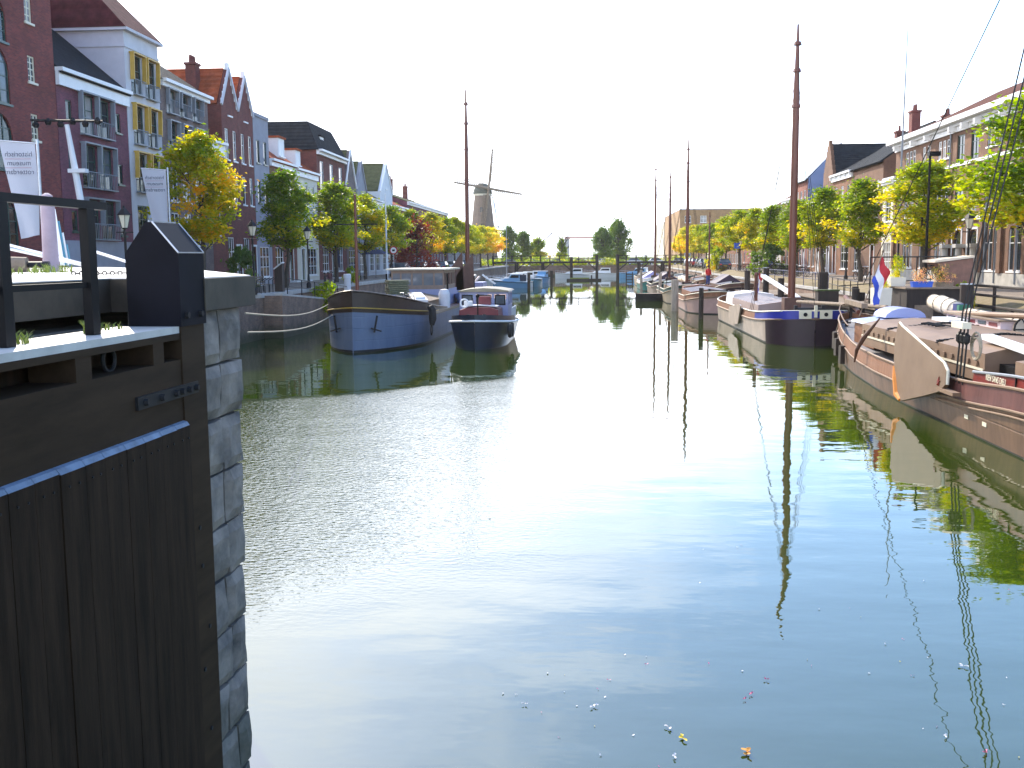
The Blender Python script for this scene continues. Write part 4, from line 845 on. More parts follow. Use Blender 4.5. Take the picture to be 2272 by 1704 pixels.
for yy in (-.85, .85): c = MB(); c.lathe([(.1, 0), (.13, .08), (.13, .4), (.05, .5)], (2.2, yy, 1.25), 10); c.build('white_float', WHITE, t)
c = MB(); c.tube([(5.6, .6, 2.85), (5.6, .6, 3.5)], .03, 6); c.build('aerial', IRON, t)
for px_, zz in ((1.6, .85), (3.0, .8)): torus(MB(), (px_, -1.6, zz), .28, .1, 'y').build('tyre_fender', TYRE, t)
c = MB(); c.box(.2, .4, 1.62, .24, .9, 1.75) ; 
# ---- traditional sailing boat behind the wheelhouse (tall mast, brown leeboards standing up)
t = thing('sailing_barge', 'old sailing barge with tall brown mast and pointed brown boards behind the wheelhouse', 'sailing barge', (-8.8, 72, 0), R(90))
SL = 20; bf = beam(2.1, SL, .22, .2); zt = lambda s: 1.1 + .9 * (1 - s) ** 5 + .6 * s ** 6; BLH = mat('light_blue_hull', (.30, .42, .66), .4, .08, 1)
strip(bf, SL, lambda s: -.5, zt, flare0=.85).build('hull', BLH, t, smooth=True); lid(bf, SL, lambda s: zt(s) - .1).build('deck', DECKR, t)
mast(t, 3.2, 1.2, 16.3, .15, .05, lean=.1)
DKB = mat('dark_brown_board', (.10, .045, .03), .6, .3, 2)
for (yy, h_) in ((.6, 4.9), (-.75, 4.7)): c = MB(); c.prism([(1.6, 1.9), (2.9, 1.9), (2.9, 3.2), (1.7, h_)], 'x', 0, .12); o = c.build('leeboard', DKB, t, (.8, yy + (-2.2 if yy > 0 else -1.6), 0)); 
c = MB(); c.prism([(-.9, 1.2), (.9, 1.2), (.8, 2.6), (-.8, 2.6)], 'x', 6, 9); c.build('cabin', WALLW, t)
c = MB(); c.tube([(3.6, 0, 2.2), (11, 0, 2.9)], .1, 8); c.build('boom', WOODP, t)
c = MB(); c.tube([(4, .3, 2.5), (10.6, .3, 3.0)], [.2, .16], 8); c.build('furled_sail', CANVAS, t)
t = thing('row_boat', 'small pale blue dinghy hanging behind the tug cabin roof', 'dinghy', (-8.0, 66.5, 1.15), R(98)); bf = beam(.7, 4, .5, .3, .6, .5, .5); zt = lambda s: .85 + .25 * (1 - s) ** 2
strip(bf, 4, lambda s: .1, zt, flare0=.5, th=.03).build('hull', BLH, t, smooth=True); lid(bf, 4, lambda s: .2, inset=.25).build('floor_boards', WOODM, t)
c = MB(); c.box(1.2, -.6, .6, 1.5, .6, .65); c.box(2.6, -.6, .6, 2.9, .6, .65); c.build('thwart', WOODM, t)
c = MB(); c.bar((0, 0, 0), (.85, 0, -.62), .12, .1); tag(c.build('gangplank', WHITE, None, (-7.0, 68, 3.35), (0, 0, 0)), 'white slanted plank rail above the tug cabin, by the far boats', 'plank')

# ---- white and blue motor yachts, left middle
YB = mat('yacht_blue_shade', (.16, .36, .58), .3, .05, 1); YW = mat('yacht_white', (.80, .80, .80), .25, .04, 1); YT = mat('yacht_teal', (.03, .20, .30), .3, .1, 1)
def yacht(x, y, rz, L_, B_, hm, label, cabin=True, canopy=None, mastz=0):
    t = thing('motor_yacht', label, 'yacht', (x, y, 0), rz, 'small yachts moored on the left'); bf = beam(B_ / 2, L_, .5, .15, .75, .5, .8); zt = lambda s: .85 + .35 * (1 - s) ** 1.8
    strip(bf, L_, lambda s: -.3, zt, flare0=.7, flare1=1.02, n=16, m=3, th=.03).build('hull', hm, t, smooth=True); rail(bf, L_, lambda s: zt(s) - .12, .035, 1.0, n=16).build('stripe', BLACK, t); lid(bf, L_, lambda s: zt(s) - .04, 16).build('deck', YW, t)
    if cabin:
        c = MB(); h_ = B_ * .34; c.prism([(L_ * .25, .95), (L_ * .36, 1.35), (L_ * .48, 1.4), (L_ * .54, 1.95), (L_ * .78, 1.95), (L_ * .8, .95)], 'y', -h_, h_); cb_ = c.build('cabin', hm if hm is YB else YW, t)
        for sg in (-1, 1): c = MB(); c.prism([(L_ * .5, 1.45), (L_ * .555, 1.85), (L_ * .76, 1.85), (L_ * .76, 1.45)], 'y', sg * h_, sg * (h_ + .015)); c.build('window', GLASS, cb_)
        c = MB(); c.box(L_ * .52, -h_ - .06, 1.953, L_ * .8, h_ + .06, 2.02); c.build('cabin_roof', YW, cb_)
    if canopy:
        c = MB(); c.box(L_ * .79, -B_ * .33, .98, L_ * .97, B_ * .33, 1.88); c.build('canopy', canopy, t)
    if mastz: c = MB(); c.tube([(L_ * .4, 0, 1), (L_ * .4, 0, mastz)], [.07, .04], 6); c.build('mast', STEEL, t); c = MB(); c.tube([(L_ * .42, 0, 1.9), (L_ * .8, 0, 1.9)], .06, 6); c.build('boom', STEEL, t)
    c = MB()
    for k in range(6): q = bf(k * .07); c.tube([(k * .07 * L_, q - .03, zt(k * .07)), (k * .07 * L_, q - .03, zt(k * .07) + .4)], .015, 4)
    c.tube([(k * .07 * L_, bf(k * .07) - .03, zt(k * .07) + .4) for k in range(6)], .018, 4); c.build('pulpit', STEEL, t)
    return t
yacht(-14.0, 151, R(0) , 5.0, 2.0, YB, 'pale blue shaded motor cruiser with dark canopy, lying crosswise on the left', canopy=mat('navy_canopy', (.015, .03, .06), .7, .1, 3))
yacht(-15.6, 156, R(0), 7.2, 2.5, YW, 'white cruiser right behind the blue cruiser with dark canopy')
yacht(-16, 161.5, R(-3), 8, 2.6, YW, 'white sailing yacht with tall thin mast on the left', mastz=10.5)
yacht(-8.3, 156, R(90), 5.0, 2.0, YT, 'teal hulled launch bow-on beside the white cruisers', cabin=False, canopy=None)
yacht(-15.5, 168, R(2), 7, 2.4, YW, 'white cruiser third in the row of crosswise boats')
yacht(-14.5, 175, R(0), 6.6, 2.4, YW, 'white motorboat fourth in the row of crosswise boats')
yacht(-13.5, 183, R(-2), 7, 2.4, YW, 'white cruiser near the left end of the timber bridge')
yacht(-8.8, 178, R(80), 6, 2.2, YB, 'small blue boat by the left bridge pile')
yacht(-7, 214, R(0), 7, 2.4, YW, 'white boat seen under the bridge on the left', )
yacht(-1.5, 222, R(0), 7.5, 2.4, YW, 'white cabin boat seen through the middle of the bridge')
yacht(5.5, 214, R(-10), 7.5, 2.6, YB, 'grey blue cruiser moored beyond the bridge opening')
yacht(11.5, 219, R(90), 8, 2.6, YW, 'white boat beyond the bridge on the right bank')
# ------------------------------------------------------------------ sailing barges, right
BH = mat('brown_steel_hull', (.080, .042, .022), .5, .25, 1.8, col2=(.185, .10, .055), spec=.3, stretch=(1.6, 1.6, .35)); hull_lines(BH)
RB = mat('ox_blood_strake', (.11, .012, .01), .3, .2, 2, col2=(.22, .022, .012)); PK = mat('faded_red_planks', (.19, .075, .035), .5, .3, 2.5, stretch=(2, 2, .4), col2=(.29, .14, .075)); TANH = mat('tan_hatch_paint', (.21, .13, .08), .65, .12, 1.5)
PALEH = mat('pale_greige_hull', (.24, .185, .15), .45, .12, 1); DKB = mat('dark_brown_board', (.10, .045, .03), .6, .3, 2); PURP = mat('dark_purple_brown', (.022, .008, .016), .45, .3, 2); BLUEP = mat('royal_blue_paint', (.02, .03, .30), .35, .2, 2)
def leeboard_obj(pts, th, m_, par, loc=(0, 0, 0), rot=(0, 0, 0), name='leeboard'):
    b = MB(); b.prism(pts, 'y', -th / 2, th / 2); b.cur = 1
    return b.build(name, m_, par, loc, rot)
# nearest barge: local x runs from the stern (far, Y 48.6) to the bow (towards the camera, Y 20)
t = thing('sailing_barge', 'nearest big brown sailing barge with leeboard, tan hatches and furled sails on the right', 'sailing barge', (11.9, 48.4, 0), R(-90)); NB = t
BFP = ((0, .05), (.006, .32), (.02, .62), (.06, 1.0), (.13, 1.42), (.25, 1.98), (.4, 2.4), (.5, 2.52), (.86, 2.52), (.94, 2.0), (.98, 1.1), (1.01, .05))
NL = 33.0
def bf(s):
    for (a, p), (b_, q) in zip(BFP, BFP[1:]):
        if s <= b_: k = (s - a) / (b_ - a); return p + (q - p) * k
    return .05
ZR = ((0, 1.22), (.07, 1.08), (.19, .8), (.315, .62), (.5, .62), (.65, .80), (.77, 1.03), (.95, 1.6), (1.01, 1.8))
def zr(s):                     # rub rail height: the sheer dips amidships
    for (a, p), (b_, q) in zip(ZR, ZR[1:]):
        if s <= b_: k = (s - a) / (b_ - a); k = k * k * (3 - 2 * k) * .5 + k * .5; return p + (q - p) * k
    return ZR[-1][1]
zu = lambda s: zr(s) + .50 + .12 * max(0, 1 - s / .16); zc = lambda s: zu(s) + .27
strip(bf, NL, lambda s: -.6, lambda s: .05, flare0=.85, flare1=.96, n=50).build('bottom_paint', ANTI, t, smooth=True)
strip(bf, NL, lambda s: .05, zr, flare0=.96, flare1=1.0, n=50).build('hull', BH, t, smooth=True)
strip(bf, NL, zr, zu, flare0=1.0, flare1=.985, n=50, s1=.62).build('upper_strake', PK, t, smooth=True)
strip(bf, NL, zr, zu, flare0=1.0, flare1=.985, n=30, s0=.62).build('upper_strake', mat('worn_purple_strake', (.075, .024, .022), .4, .35, 2.5, stretch=(2, 2, .4), col2=(.17, .065, .055)), t, smooth=True)
strip(bf, NL, zu, zc, flare0=.985, flare1=.975, th=.05, n=30, s0=.675).build('name_strake', RB, t, smooth=True)
rail(bf, NL, zr, .032, 1.005, 60, n_=6).build('rub_rail', TANH, t); rail(bf, NL, lambda s: zr(s) - .13, .025, 1.005, 60, s0=.6).build('moulding', TANH, t)
rail(bf, NL, zu, .04, .985, 60).build('deck_rail', TANH, t); rail(bf, NL, zc, .035, .975, 40, s0=.675).build('cap_rail', GREY_P, t)
rail(bf, NL, lambda s: zu(s) + .42, .025, .96, 20, s1=.2, n_=5).build('stern_rail', TANH, t)
lid(bf, NL, lambda s: zu(s) - .25, 40).build('deck', DECKG, t)
# cabin trunk and hatches
c = MB(); c.box(6.4, -1.4, 1.0, 9.25, 1.4, 1.85); c.build('cabin_trunk', PK, t)
c = MB(); c.prism([(-1.5, 1.853), (1.5, 1.853), (1.45, 1.93), (0, 2.1), (-1.45, 1.93)], 'x', 6.2, 9.1); c.build('cabin_roof', mat('pale_blue_roof', (.38, .48, .72), .4, .08, 1), t)
c = MB()
arc = [(.75 * math.cos(a * math.pi / 8), 2.1 + .36 * math.sin(a * math.pi / 8)) for a in range(9)]
c.prism(arc, 'x', 6.6, 8.3); c.build('skylight_hood', WALLW, t)
c = MB(); c.prism([(-1.85, 1.2), (1.85, 1.2), (1.85, 1.95), (1.3, 2.08), (0, 2.16), (-1.3, 2.08), (-1.85, 1.95)], 'x', 9.3, 21.3); hc = c.build('hatch', TANH, t)
for xx in (12.6, 17.6):
    c = MB(); c.box(xx, -1.9, 1.93, xx + .09, 1.9, 1.95)
    for sg in (-1, 1): c.bar((xx, 0, 2.19), (xx, sg * 1.86, 1.98), .1, .06)
    for k in range(24):
        yy = -1.8 + k * .157; c.box(xx - .02, yy, 2.16 - abs(yy) * .11, xx + .12, yy + .07, 2.23 - abs(yy) * .11)
    c.build('hatch_batten', IRON, hc)
c = MB(); c.prism([(-1.85, 1.2), (1.85, 1.2), (1.85, 1.95), (0, 2.15), (-1.85, 1.95)], 'x', 23.2, 30.0); c.build('fore_hatch', TANH, t)
c = MB(); c.box(21.35, -1.5, 1.2, 23.15, 1.5, 1.7); c.build('mast_case', BLACK, t)
c = MB(); c.obb((22.3, -1.2, 2.12), (5.4, .3, .14), Matrix.Rotation(R(3), 3, 'Y')); c.build('white_plank', WHITE, t)
for k in range(19): MB().box(9.5 + k * .62, -1.90, 1.62, 9.72 + k * .62, -1.86, 1.74).build('hatch_cleat', TANH, hc)
MB().box(9.35, -1.88, 1.50, 21.25, -1.86, 1.56).build('batten', CREAM, hc)
c = MB(); c.box(10.2, .35, 2.13, 12.0, 1.0, 2.25); c.build('white_hatch_board', WHITE, hc)
c = MB(); c.obb((13.6, -.5, 2.2), (1.9, .05, .05), Matrix.Rotation(.06, 3, 'Z'))
for k in range(5): c.obb((12.95 + k * .36, -.72, 2.2), (.05, .5, .05), Matrix.Rotation(.7, 3, 'Z'))
c.build('boat_hook_rack', IRON, hc)
# raised coaming with windows on the far side
c = MB(); c.box(9.5, 1.1, 1.9, 14.5, 1.55, 2.34); rc = c.build('skylight_trunk', mat('pale_pink_paint', (.62, .50, .52), .5, .08, 2), t)
for k in range(5): c = MB(); c.box(9.7 + k * .96, 1.085, 2.16, 10.4 + k * .96, 1.098, 2.28); c.build('window', MAR if k in (2, 4) else GLASS_L, rc)
c = MB(); c.box(9.4, 1.0, 2.343, 14.6, 1.65, 2.38); c.build('trunk_roof', WOODM, rc)
# leeboard hanging outboard
lp = [(16.15, 2.40), (16.45, 2.32), (20.5, 1.62), (20.85, 1.45), (20.95, 1.1), (20.6, .88), (19.5, .62), (17.55, .20), (17.15, .32), (16.75, .75), (16.3, 1.3), (16.1, 1.8)]
lb_ = leeboard_obj(lp, .10, [mat('greige_leeboard', (.15, .092, .055), .5, .12, 1.2, col2=(.20, .13, .08))], t, (.25, -2.86, 0), (R(-7), 0, 0)); lb_.location.z = .05
c = MB(); c.tube([(lp[i][0], 0, lp[i][1]) for i in (0, 1, 2, 3, 4)], .045, 6); c.build('edge_strip', CREAM, lb_)
c = MB(); c.tube([(17.5, -.05, .22), (17.12, -.05, .34), (16.72, -.05, .77), (16.42, -.05, 1.1)], [.05, .09, .08, .03], 6); c.build('orange_edge', mat('orange_paint', (.65, .22, .02), .5, .1, 2), lb_)
c = MB()
for k in range(5): a = 2 * math.pi * k / 5 + .3; c.prism([(20.45 + .13 * math.cos(a), 1.12 + .13 * math.sin(a)), (20.45 + .05 * math.cos(a + .63), 1.12 + .05 * math.sin(a + .63)), (20.45, 1.12), (20.45 + .05 * math.cos(a - .63), 1.12 + .05 * math.sin(a - .63))], 'y', -.075, -.052)
c.build('red_star', RB, lb_)
# tackle, chain plates, shrouds at the leeboard head
for k, (dx, top) in enumerate(((21.15, (21.9, -.2, 16.5)), (21.4, (21.9, -.2, 15.2)), (21.65, (21.9, -.2, 14.0)))):
    c = MB(); c.tube([(dx, -2.5, 1.2), (dx + .05, -2.42, 3.0)], .025, 5); c.lathe([(.02, 2.2), (.09, 2.28), (.09, 2.44), (.02, 2.52)], (dx, -2.45, 0), 8); c.build('shroud_tackle', IRON, t)
    c = MB(); c.tube([(dx + .05, -2.42, 3.0), top], .02, 4); c.build('shroud', IRON, t)
c = MB(); c.box(21.0, -2.62, 2.62, 21.8, -2.4, 2.78); c.build('spreader', CREAM, t)
c = MB(); torus(c, (21.9, -2.3, 2.2), .34, .03, 'y', 14, 5); torus(c, (21.85, -2.28, 2.15), .26, .03, 'y', 14, 5); c.build('rope_coil', ROPE, t)
c = MB(); c.obb((21.3, -2.72, .98), (1.2, .2, .09), Matrix.Rotation(0, 3, 'Z')); c.build('channel_step', TANH, t)
for (x_, y_, z_, xt, yt, zt_) in ((15.0, 2.4, 1.8, 21.8, .1, 15.0), (21.2, 2.45, 1.8, 21.9, .1, 15.5), (21.7, 2.45, 1.8, 21.9, .1, 14), (28, -.2, 2.2, 22, 0, 15.8), (3.2, -.3, 3.2, 21.8, 0, 15.3)):
    c = MB(); c.tube([(x_, y_, z_), (xt, yt, zt_)], .018, 4); c.build('stay', IRON, t)
mast(t, 23.4, 1.2, 17.5, .2, .05)
# furled sails along the deck on the quay side
def sailroll(par, pts, rs, name='furled_sail'):
    b = MB(); b.tube(pts, rs, 14); o = b.build(name, CANVAS, par, smooth=True)
    for i in range(1, len(pts) - 1):
        r_ = MB(); torus(r_, (0, 0, 0), rs[i] * 1.02, .025, 'x', 14, 5); q = (Vector(pts[i + 1]) - Vector(pts[i - 1])).to_track_quat('X', 'Z').to_euler(); r_.build('sail_tie', ROPE, o, pts[i], tuple(q))
    return o
sailroll(t, [(4.6, 2.1, 2.5), (4.9, 2.1, 2.55), (5.8, 2.1, 2.5), (6.8, 2.1, 2.42), (7.5, 2.1, 2.36), (7.7, 2.1, 2.34)], [.12, .28, .33, .33, .31, .22])
c = MB(); c.box(7.75, 1.9, 2.1, 8.15, 2.3, 2.6); c.build('blue_cover', mat('blue_cloth', (.02, .03, .14), .8, .2, 4), t); c = MB(); c.box(8.17, 1.9, 2.1, 8.4, 2.3, 2.58); c.build('green_cover', mat('green_cloth', (.03, .15, .09), .8, .2, 4), t)
sailroll(t, [(8.8, 2.0, 2.2), (9.2, 2.0, 2.24), (10.4, 1.95, 2.2), (11.6, 1.95, 2.16), (12.8, 1.9, 2.12), (14.2, 1.85, 2.1), (14.6, 1.85, 2.1)], [.16, .25, .28, .31, .36, .40, .38])
c = MB(); c.tube([(8.5, 1.4, 2.3), (23.5, 1.0, 2.9)], .09, 10); c.build('boom', TANH, t)
c = MB(); torus(c, (14.75, 1.85, 2.1), .42, .035, 'x', 18, 6)
for k in range(6): a = k * math.pi / 3; c.tube([(14.75, 1.85, 2.1), (14.75, 1.85 + .42 * math.cos(a), 2.1 + .42 * math.sin(a))], .022, 4)
c.build('winch_wheel', IRON, t)
# stern details
c = MB(); c.tube([(1.4, 0, 1.95), (.2, -.1, 2.35), (-.5, -.15, 2.55)], .1, 8); c.build('tiller', WOODP, t)
c = MB(); c.prism([(-.55, -.4), (.06, -.4), (.06, 2.0), (-.25, 2.35)], 'y', -.06, .06); c.build('rudder', WOODD, t)
c = MB(); c.obb((2.4, -.4, 2.38), (4.6, .24, .2), Matrix.Rotation(R(-5), 3, 'Z')); c.build('helm_beam', WOODM, t)
for k, (x_, z_) in enumerate(((1.15, .45), (2.2, .5), (3.9, .35), (6.2, .25))):
    c = MB(); yy = -bf(x_ / NL) - .12; c.box(x_ - .18, yy - .1, z_ - .1, x_ + .18, yy + .08, z_ + .62); f_ = c.build('fender_block', WOODD, t); c = MB(); c.tube([(x_, yy, z_ + .6), (x_, yy + .12, 1.55)], .015, 4); c.build('fender_rope', ROPE, f_)
c = MB(); c.tube([(11.0, -2.52, .7), (11.2, -2.5, 1.15), (11.5, -2.35, 1.6), (12.1, -2.0, 2.3)], [.03, .07, .09, .03], 7); c.build('bundled_rope', DKB, t)
c = MB(); torus(c, (28.5, .9, 1.75), .3, .05, 'z', 16, 5); torus(c, (28.5, .9, 1.84), .24, .05, 'z', 16, 5); c.build('rope_coil', ROPE, t)
for k in range(3): torus(MB(), (24.6 + 2.1 * k, -2.62, .75), .24, .08, 'y', 16, 6).build('tyre_fender', TYRE, t) if k > 1 else None
cleats(t, [(2.6, -.8, 1.3), (2.6, .8, 1.3), (31, -.9, 2.0)])
def text_mesh(txt, size, m_, ext=.004, bold=True):
    cu = bpy.data.curves.new('lettering', 'FONT'); cu.body = txt; cu.size = size; cu.extrude = ext; cu.align_x = 'CENTER'; cu.align_y = 'CENTER'
    o = bpy.data.objects.new('lettering', cu); COL.objects.link(o); dg = bpy.context.evaluated_depsgraph_get(); me = bpy.data.meshes.new_from_object(o.evaluated_get(dg)); bpy.data.objects.remove(o)
    me.materials.clear(); me.materials.append(m_); return me
sN = 22.75
for x_, s_ in ((23.75, 'RIEN SANS DIEU'), (28.3, 'RIEN SANS DIEU')):
    o = link('lettering', text_mesh(s_, .21, CREAM), t, (x_, -2.5, (zu(x_ / NL) + zc(x_ / NL)) / 2), (R(90), 0, 0)); o.scale = (.78, 1, 1); o.rotation_euler = (R(88), 0, 0)
c = MB(); c.box(24.85, -2.50, zu(.755) + .01, 24.88, -2.44, zc(.755) - .015); c.build('strake_joint', BLACK, t)
for x_ in (21.8, 23.0): c = MB(); c.box(x_, -2.478, .38, x_ + .26, -2.462, .48); c.build('draught_mark', CREAM, t)
# Dutch flag on the stern
t = thing('tricolour_flag', 'red white and blue flag hanging from a pole on the stern of the nearest barge', 'flag', (11.7, 44.3, 2.0)); c = MB(); c.tube([(-.45, 0, -.1), (.42, 0, 2.55)], .025, 6); c.lathe([(.05, 2.55), (.06, 2.62), (.01, 2.68)], (.43, 0, 0), 8); c.build('pole', WOODM, t)
for k, (m_, nm) in enumerate(((mat('flag_red', (.50, .02, .03), .7, .1, 2), 'red_band'), (mat('flag_white', (.75, .72, .74), .7, .05, 2), 'white_band'), (mat('flag_blue', (.03, .07, .45), .7, .1, 2), 'blue_band'))):
    rws = []
    for i in range(9):
        q = i / 8; row = []
        for j in range(5):
            v_ = (k + j / 4) / 3; a = Vector((.38, 0, 2.42)).lerp(Vector((.05, 0, 1.4)), v_); drop = q * 1.35
            row.append((a.x + .14 * q + .22 * q * (1 - v_) + .05 * math.sin(q * 9 + v_ * 5), .08 * math.sin(q * 7 + v_ * 4), a.z - drop * (.55 + .45 * v_) ))
        rws.append(row)
    MB().grid(rws).build(nm, m_, t, smooth=True, fix=False)

def sail_barge(label, x, y, L_, B_, hm, um, top, mast_s, mast_h, deckm, zs=1.0, bow=.5, hatch=None, lee=True, sternr=.0, mastr=.17, cabinc=None, tilt=0, sail=None, name='sailing_barge', flip=False, lb=.2, cover=None):
    t = thing(name, label, 'sailing barge', (x, y, 0), R(90) + tilt, 'sailing barges moored on the right'); bf = beam(B_ / 2, L_, lb, .2)
    zr_ = lambda s: zs + bow * max(0, 1 - s / .3) ** 1.6 + .25 * max(0, (s - .8) / .2) ** 2; zt_ = lambda s: zr_(s) + top
    strip(bf, L_, lambda s: -.5, lambda s: .08, flare0=.85, flare1=.96, n=30).build('bottom_paint', ANTI, t, smooth=True)
    strip(bf, L_, lambda s: .08, zr_, flare0=.96, flare1=1.0, n=30).build('hull', hm, t, smooth=True); strip(bf, L_, zr_, zt_, flare0=1.0, flare1=.98, th=.05, n=30, s0=(.2 if um is BLUEP else 0)).build('upper_strake', PK if um is BLUEP else um, t, smooth=True)
    if um is BLUEP: strip(bf, L_, zr_, zt_, flare0=1.0, flare1=.98, th=.05, n=20, s1=.198).build('upper_strake', um, t, smooth=True)
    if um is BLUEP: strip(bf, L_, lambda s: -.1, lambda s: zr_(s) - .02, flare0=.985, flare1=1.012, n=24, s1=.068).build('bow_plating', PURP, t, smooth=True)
    rail(bf, L_, zr_, .05, 1.0).build('rub_rail', TANH, t); rail(bf, L_, zt_, .035, .98).build('cap_rail', CREAM, t); lid(bf, L_, lambda s: zr_(s) - .02).build('deck', DECKG, t)
    c = MB(); w_ = B_ * .36; hz = zs + top
    c.prism([(-w_, hz - .3), (w_, hz - .3), (w_, hz + .28), (0, hz + .5), (-w_, hz + .28)], 'x', L_ * .3, L_ * .72); hh = c.build('hatch', hatch or TANH, t)
    for k in range(9): xx = L_ * (.3 + .42 * (k + .5) / 9); MB().bar((xx, 0, hz + .52), (xx, -w_, hz + .3), .05, .04).bar((xx, 0, hz + .52), (xx, w_, hz + .3), .05, .04).build('hatch_batten', PLAST_W, hh)
    c = MB(); c.prism([(-w_ * .9, hz - .3), (w_ * .9, hz - .3), (w_ * .85, hz + .45), (0, hz + .62), (-w_ * .85, hz + .45)], 'x', L_ * .76, L_ * .9); cb_ = c.build('cabin', cabinc or um, t)
    for k in range(3): c = MB(); c.box(L_ * (.78 + .04 * k), -w_ * .9 - .03, hz + .0, L_ * (.78 + .04 * k) + .35, -w_ * .86, hz + .3); c.build('window', GLASS_L, cb_)
    if mast_h:
        mast(t, L_ * mast_s, zs + .2, mast_h, mastr)
        c = MB(); c.box(L_ * mast_s - .45, -.45, zs, L_ * mast_s + .45, .45, zs + top + .75); c.build('mast_case', WOODP if um is PK else DKB, t)
        mx_ = L_ * mast_s; stays(t, [((mx_ + .5 + .55 * k, sg * B_ * .46, zs + top), (mx_, 0, mast_h * .86 - .6 * k)) for sg in (-1, 1) for k in range(3)] + [((.2, 0, zt_(0)), (mx_, 0, mast_h * .88))], .012)
    if lee:
        for sg in (-1, 1):
            pts = [(L_ * .36, hz + .15), (L_ * .36 + .4, hz + .25), (L_ * .55, hz - .1), (L_ * .56, .6), (L_ * .50, .28), (L_ * .40, .45)]
            leeboard_obj(pts, .08, [hm], t, (0, sg * (B_ / 2 + .14), 0))
    if sail: sailroll(t, [(L_ * .34, -.1, hz + .75), (L_ * .42, -.1, hz + .95), (L_ * .56, -.1, hz + .9), (L_ * .68, -.1, hz + .85), (L_ * .74, -.1, hz + .8)], [.12, .3, .33, .28, .1])
    if cover: c = MB(); c.prism([(-w_, hz + .3), (w_, hz + .3), (0, hz + 1.2)], 'x', L_ * .5, L_ * .85); c.build('tarpaulin', cover, t)
    cleats(t, [(L_ * .07, .3, zr_(.07)), (L_ * .07, -.3, zr_(.07)), (L_ * .2, -B_ * .35, zr_(.2))], CREAM if um is BLUEP else None)
    c = MB(); c.tube([(L_ * .06, -.6, zr_(.05) + .45), (L_ * .06, .6, zr_(.05) + .45)], .14, 10); c.box(L_ * .06 - .12, -.75, zr_(.05), L_ * .06 + .12, -.6, zr_(.05) + .7); c.box(L_ * .06 - .12, .6, zr_(.05), L_ * .06 + .12, .75, zr_(.05) + .7); c.build('windlass', IRON, t)
    random.seed(int(y))
    for k in range(3): xx, yy = L_ * rrand(.1, .27), rrand(-.3, .3) * B_; torus(torus(MB(), (xx, yy, zr_(.2) + .05), .24, .045, 'z', 14, 5), (xx, yy, zr_(.2) + .13), .19, .045, 'z', 14, 5).build('rope_coil', ROPE, t)
    for k in range(4): torus(MB(), (L_ * (.22 + .17 * k), -B_ / 2 - .1 if True else 0, .75), .23, .085, 'y', 14, 6).build('tyre_fender', TYRE, t)
    for k in range(2): xx = L_ * (.73 + .18 * k); MB().box(xx, -.5 - .3 * k, hz - .3, xx + .6, .1, hz + .25 + .15 * k).build('deck_locker', (WOODM, GREY_P)[k], t)
    c = MB(); c.prism([(-.02, -.4), (.5, -.4), (.5, zt_(1) + .3), (-.02, zt_(1) + .1)], 'y', -.05, .05); c.build('rudder', WOODD, t, (L_, 0, 0)); return t
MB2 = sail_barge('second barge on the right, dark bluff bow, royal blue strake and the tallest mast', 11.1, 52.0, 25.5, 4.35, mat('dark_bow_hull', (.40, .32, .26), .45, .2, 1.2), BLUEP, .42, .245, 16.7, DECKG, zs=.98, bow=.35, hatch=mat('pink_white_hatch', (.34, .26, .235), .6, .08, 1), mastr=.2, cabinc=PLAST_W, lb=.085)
for sg in (-1, 1): c = MB(); c.box(-.06, sg * .5 - .3, 1.35, .0, sg * .5 + .3, 1.78); c.cur = 1; c.tube([(-.09, sg * .5, 1.56), (-.05, sg * .5, 1.56)], .1, 10); c.build('hawse_plate', [CREAM, BLACK], MB2)
c = MB(); c.box(-.10, -.07, 1.42, .02, .07, 2.0); c.build('stem', CREAM, MB2)
c = MB(); c.bar((7, -.5, 2.1), (14, .3, 3.2), .3, .14); c.build('white_boom', WHITE, MB2)
c = MB(); c.tube([(-9, -.9, 2.35), (4.5, 0, 2.0)], .09, 8); c.build('bowsprit', WOODM, MB2)
c = MB(); c.lathe([(.10, 0), (.11, 1.5), (.13, 1.6), (.10, 1.75)], n=10); c.build('deck_post', WOODP, MB2, (11.5, 1.1, 1.7))
sail_barge('third barge on the right with pink red hull and curved lettered stern', 9.9, 80.0, 20, 4.5, mat('pinkish_hull', (.42, .27, .24), .45, .15, 1), PK, .4, .3, 0, DECKG, zs=.85, bow=.5, hatch=PK, lee=False)
sail_barge('white and green barge with tan furled sail and tall mast, fourth on the right', 9.35, 96.5, 19, 4.3, mat('cream_hull', (.34, .28, .21), .45, .1, 1), GREENP, .35, .25, 15.4, DECKG, zs=.9, bow=.6, hatch=TANH, sail=True, lee=False, mastr=.15)
sail_barge('barge with purple tarpaulin and second of the three thin masts on the right', 9.2, 116, 17, 4.2, PALEH, PURP, .4, .3, 14.2, DECKG, zs=.85, bow=.5, hatch=PURP, lee=False, cover=mat('dark_tarpaulin', (.05, .03, .06), .7, .3, 3), mastr=.14)
sail_barge('teal hulled barge under a white and lilac cover further along the right', 8.6, 133, 17, 4.0, mat('teal_hull', (.02, .16, .15), .4, .2, 1), PLAST_W, .35, .3, 16.6, DECKG, zs=.85, bow=.5, hatch=mat('lilac_cover', (.36, .34, .56), .7, .1, 2), lee=False, cover=mat('lilac_cover', (.36, .34, .56)), mastr=.15)
sail_barge('pale bluff barge moored farthest on the right by the bridge ladder', 9.0, 152, 16, 4.0, mat('cream_hull', (.34, .28, .21)), PALEH, .4, .3, 0, DECKG, zs=.95, bow=.7, hatch=PALEH, lee=False)
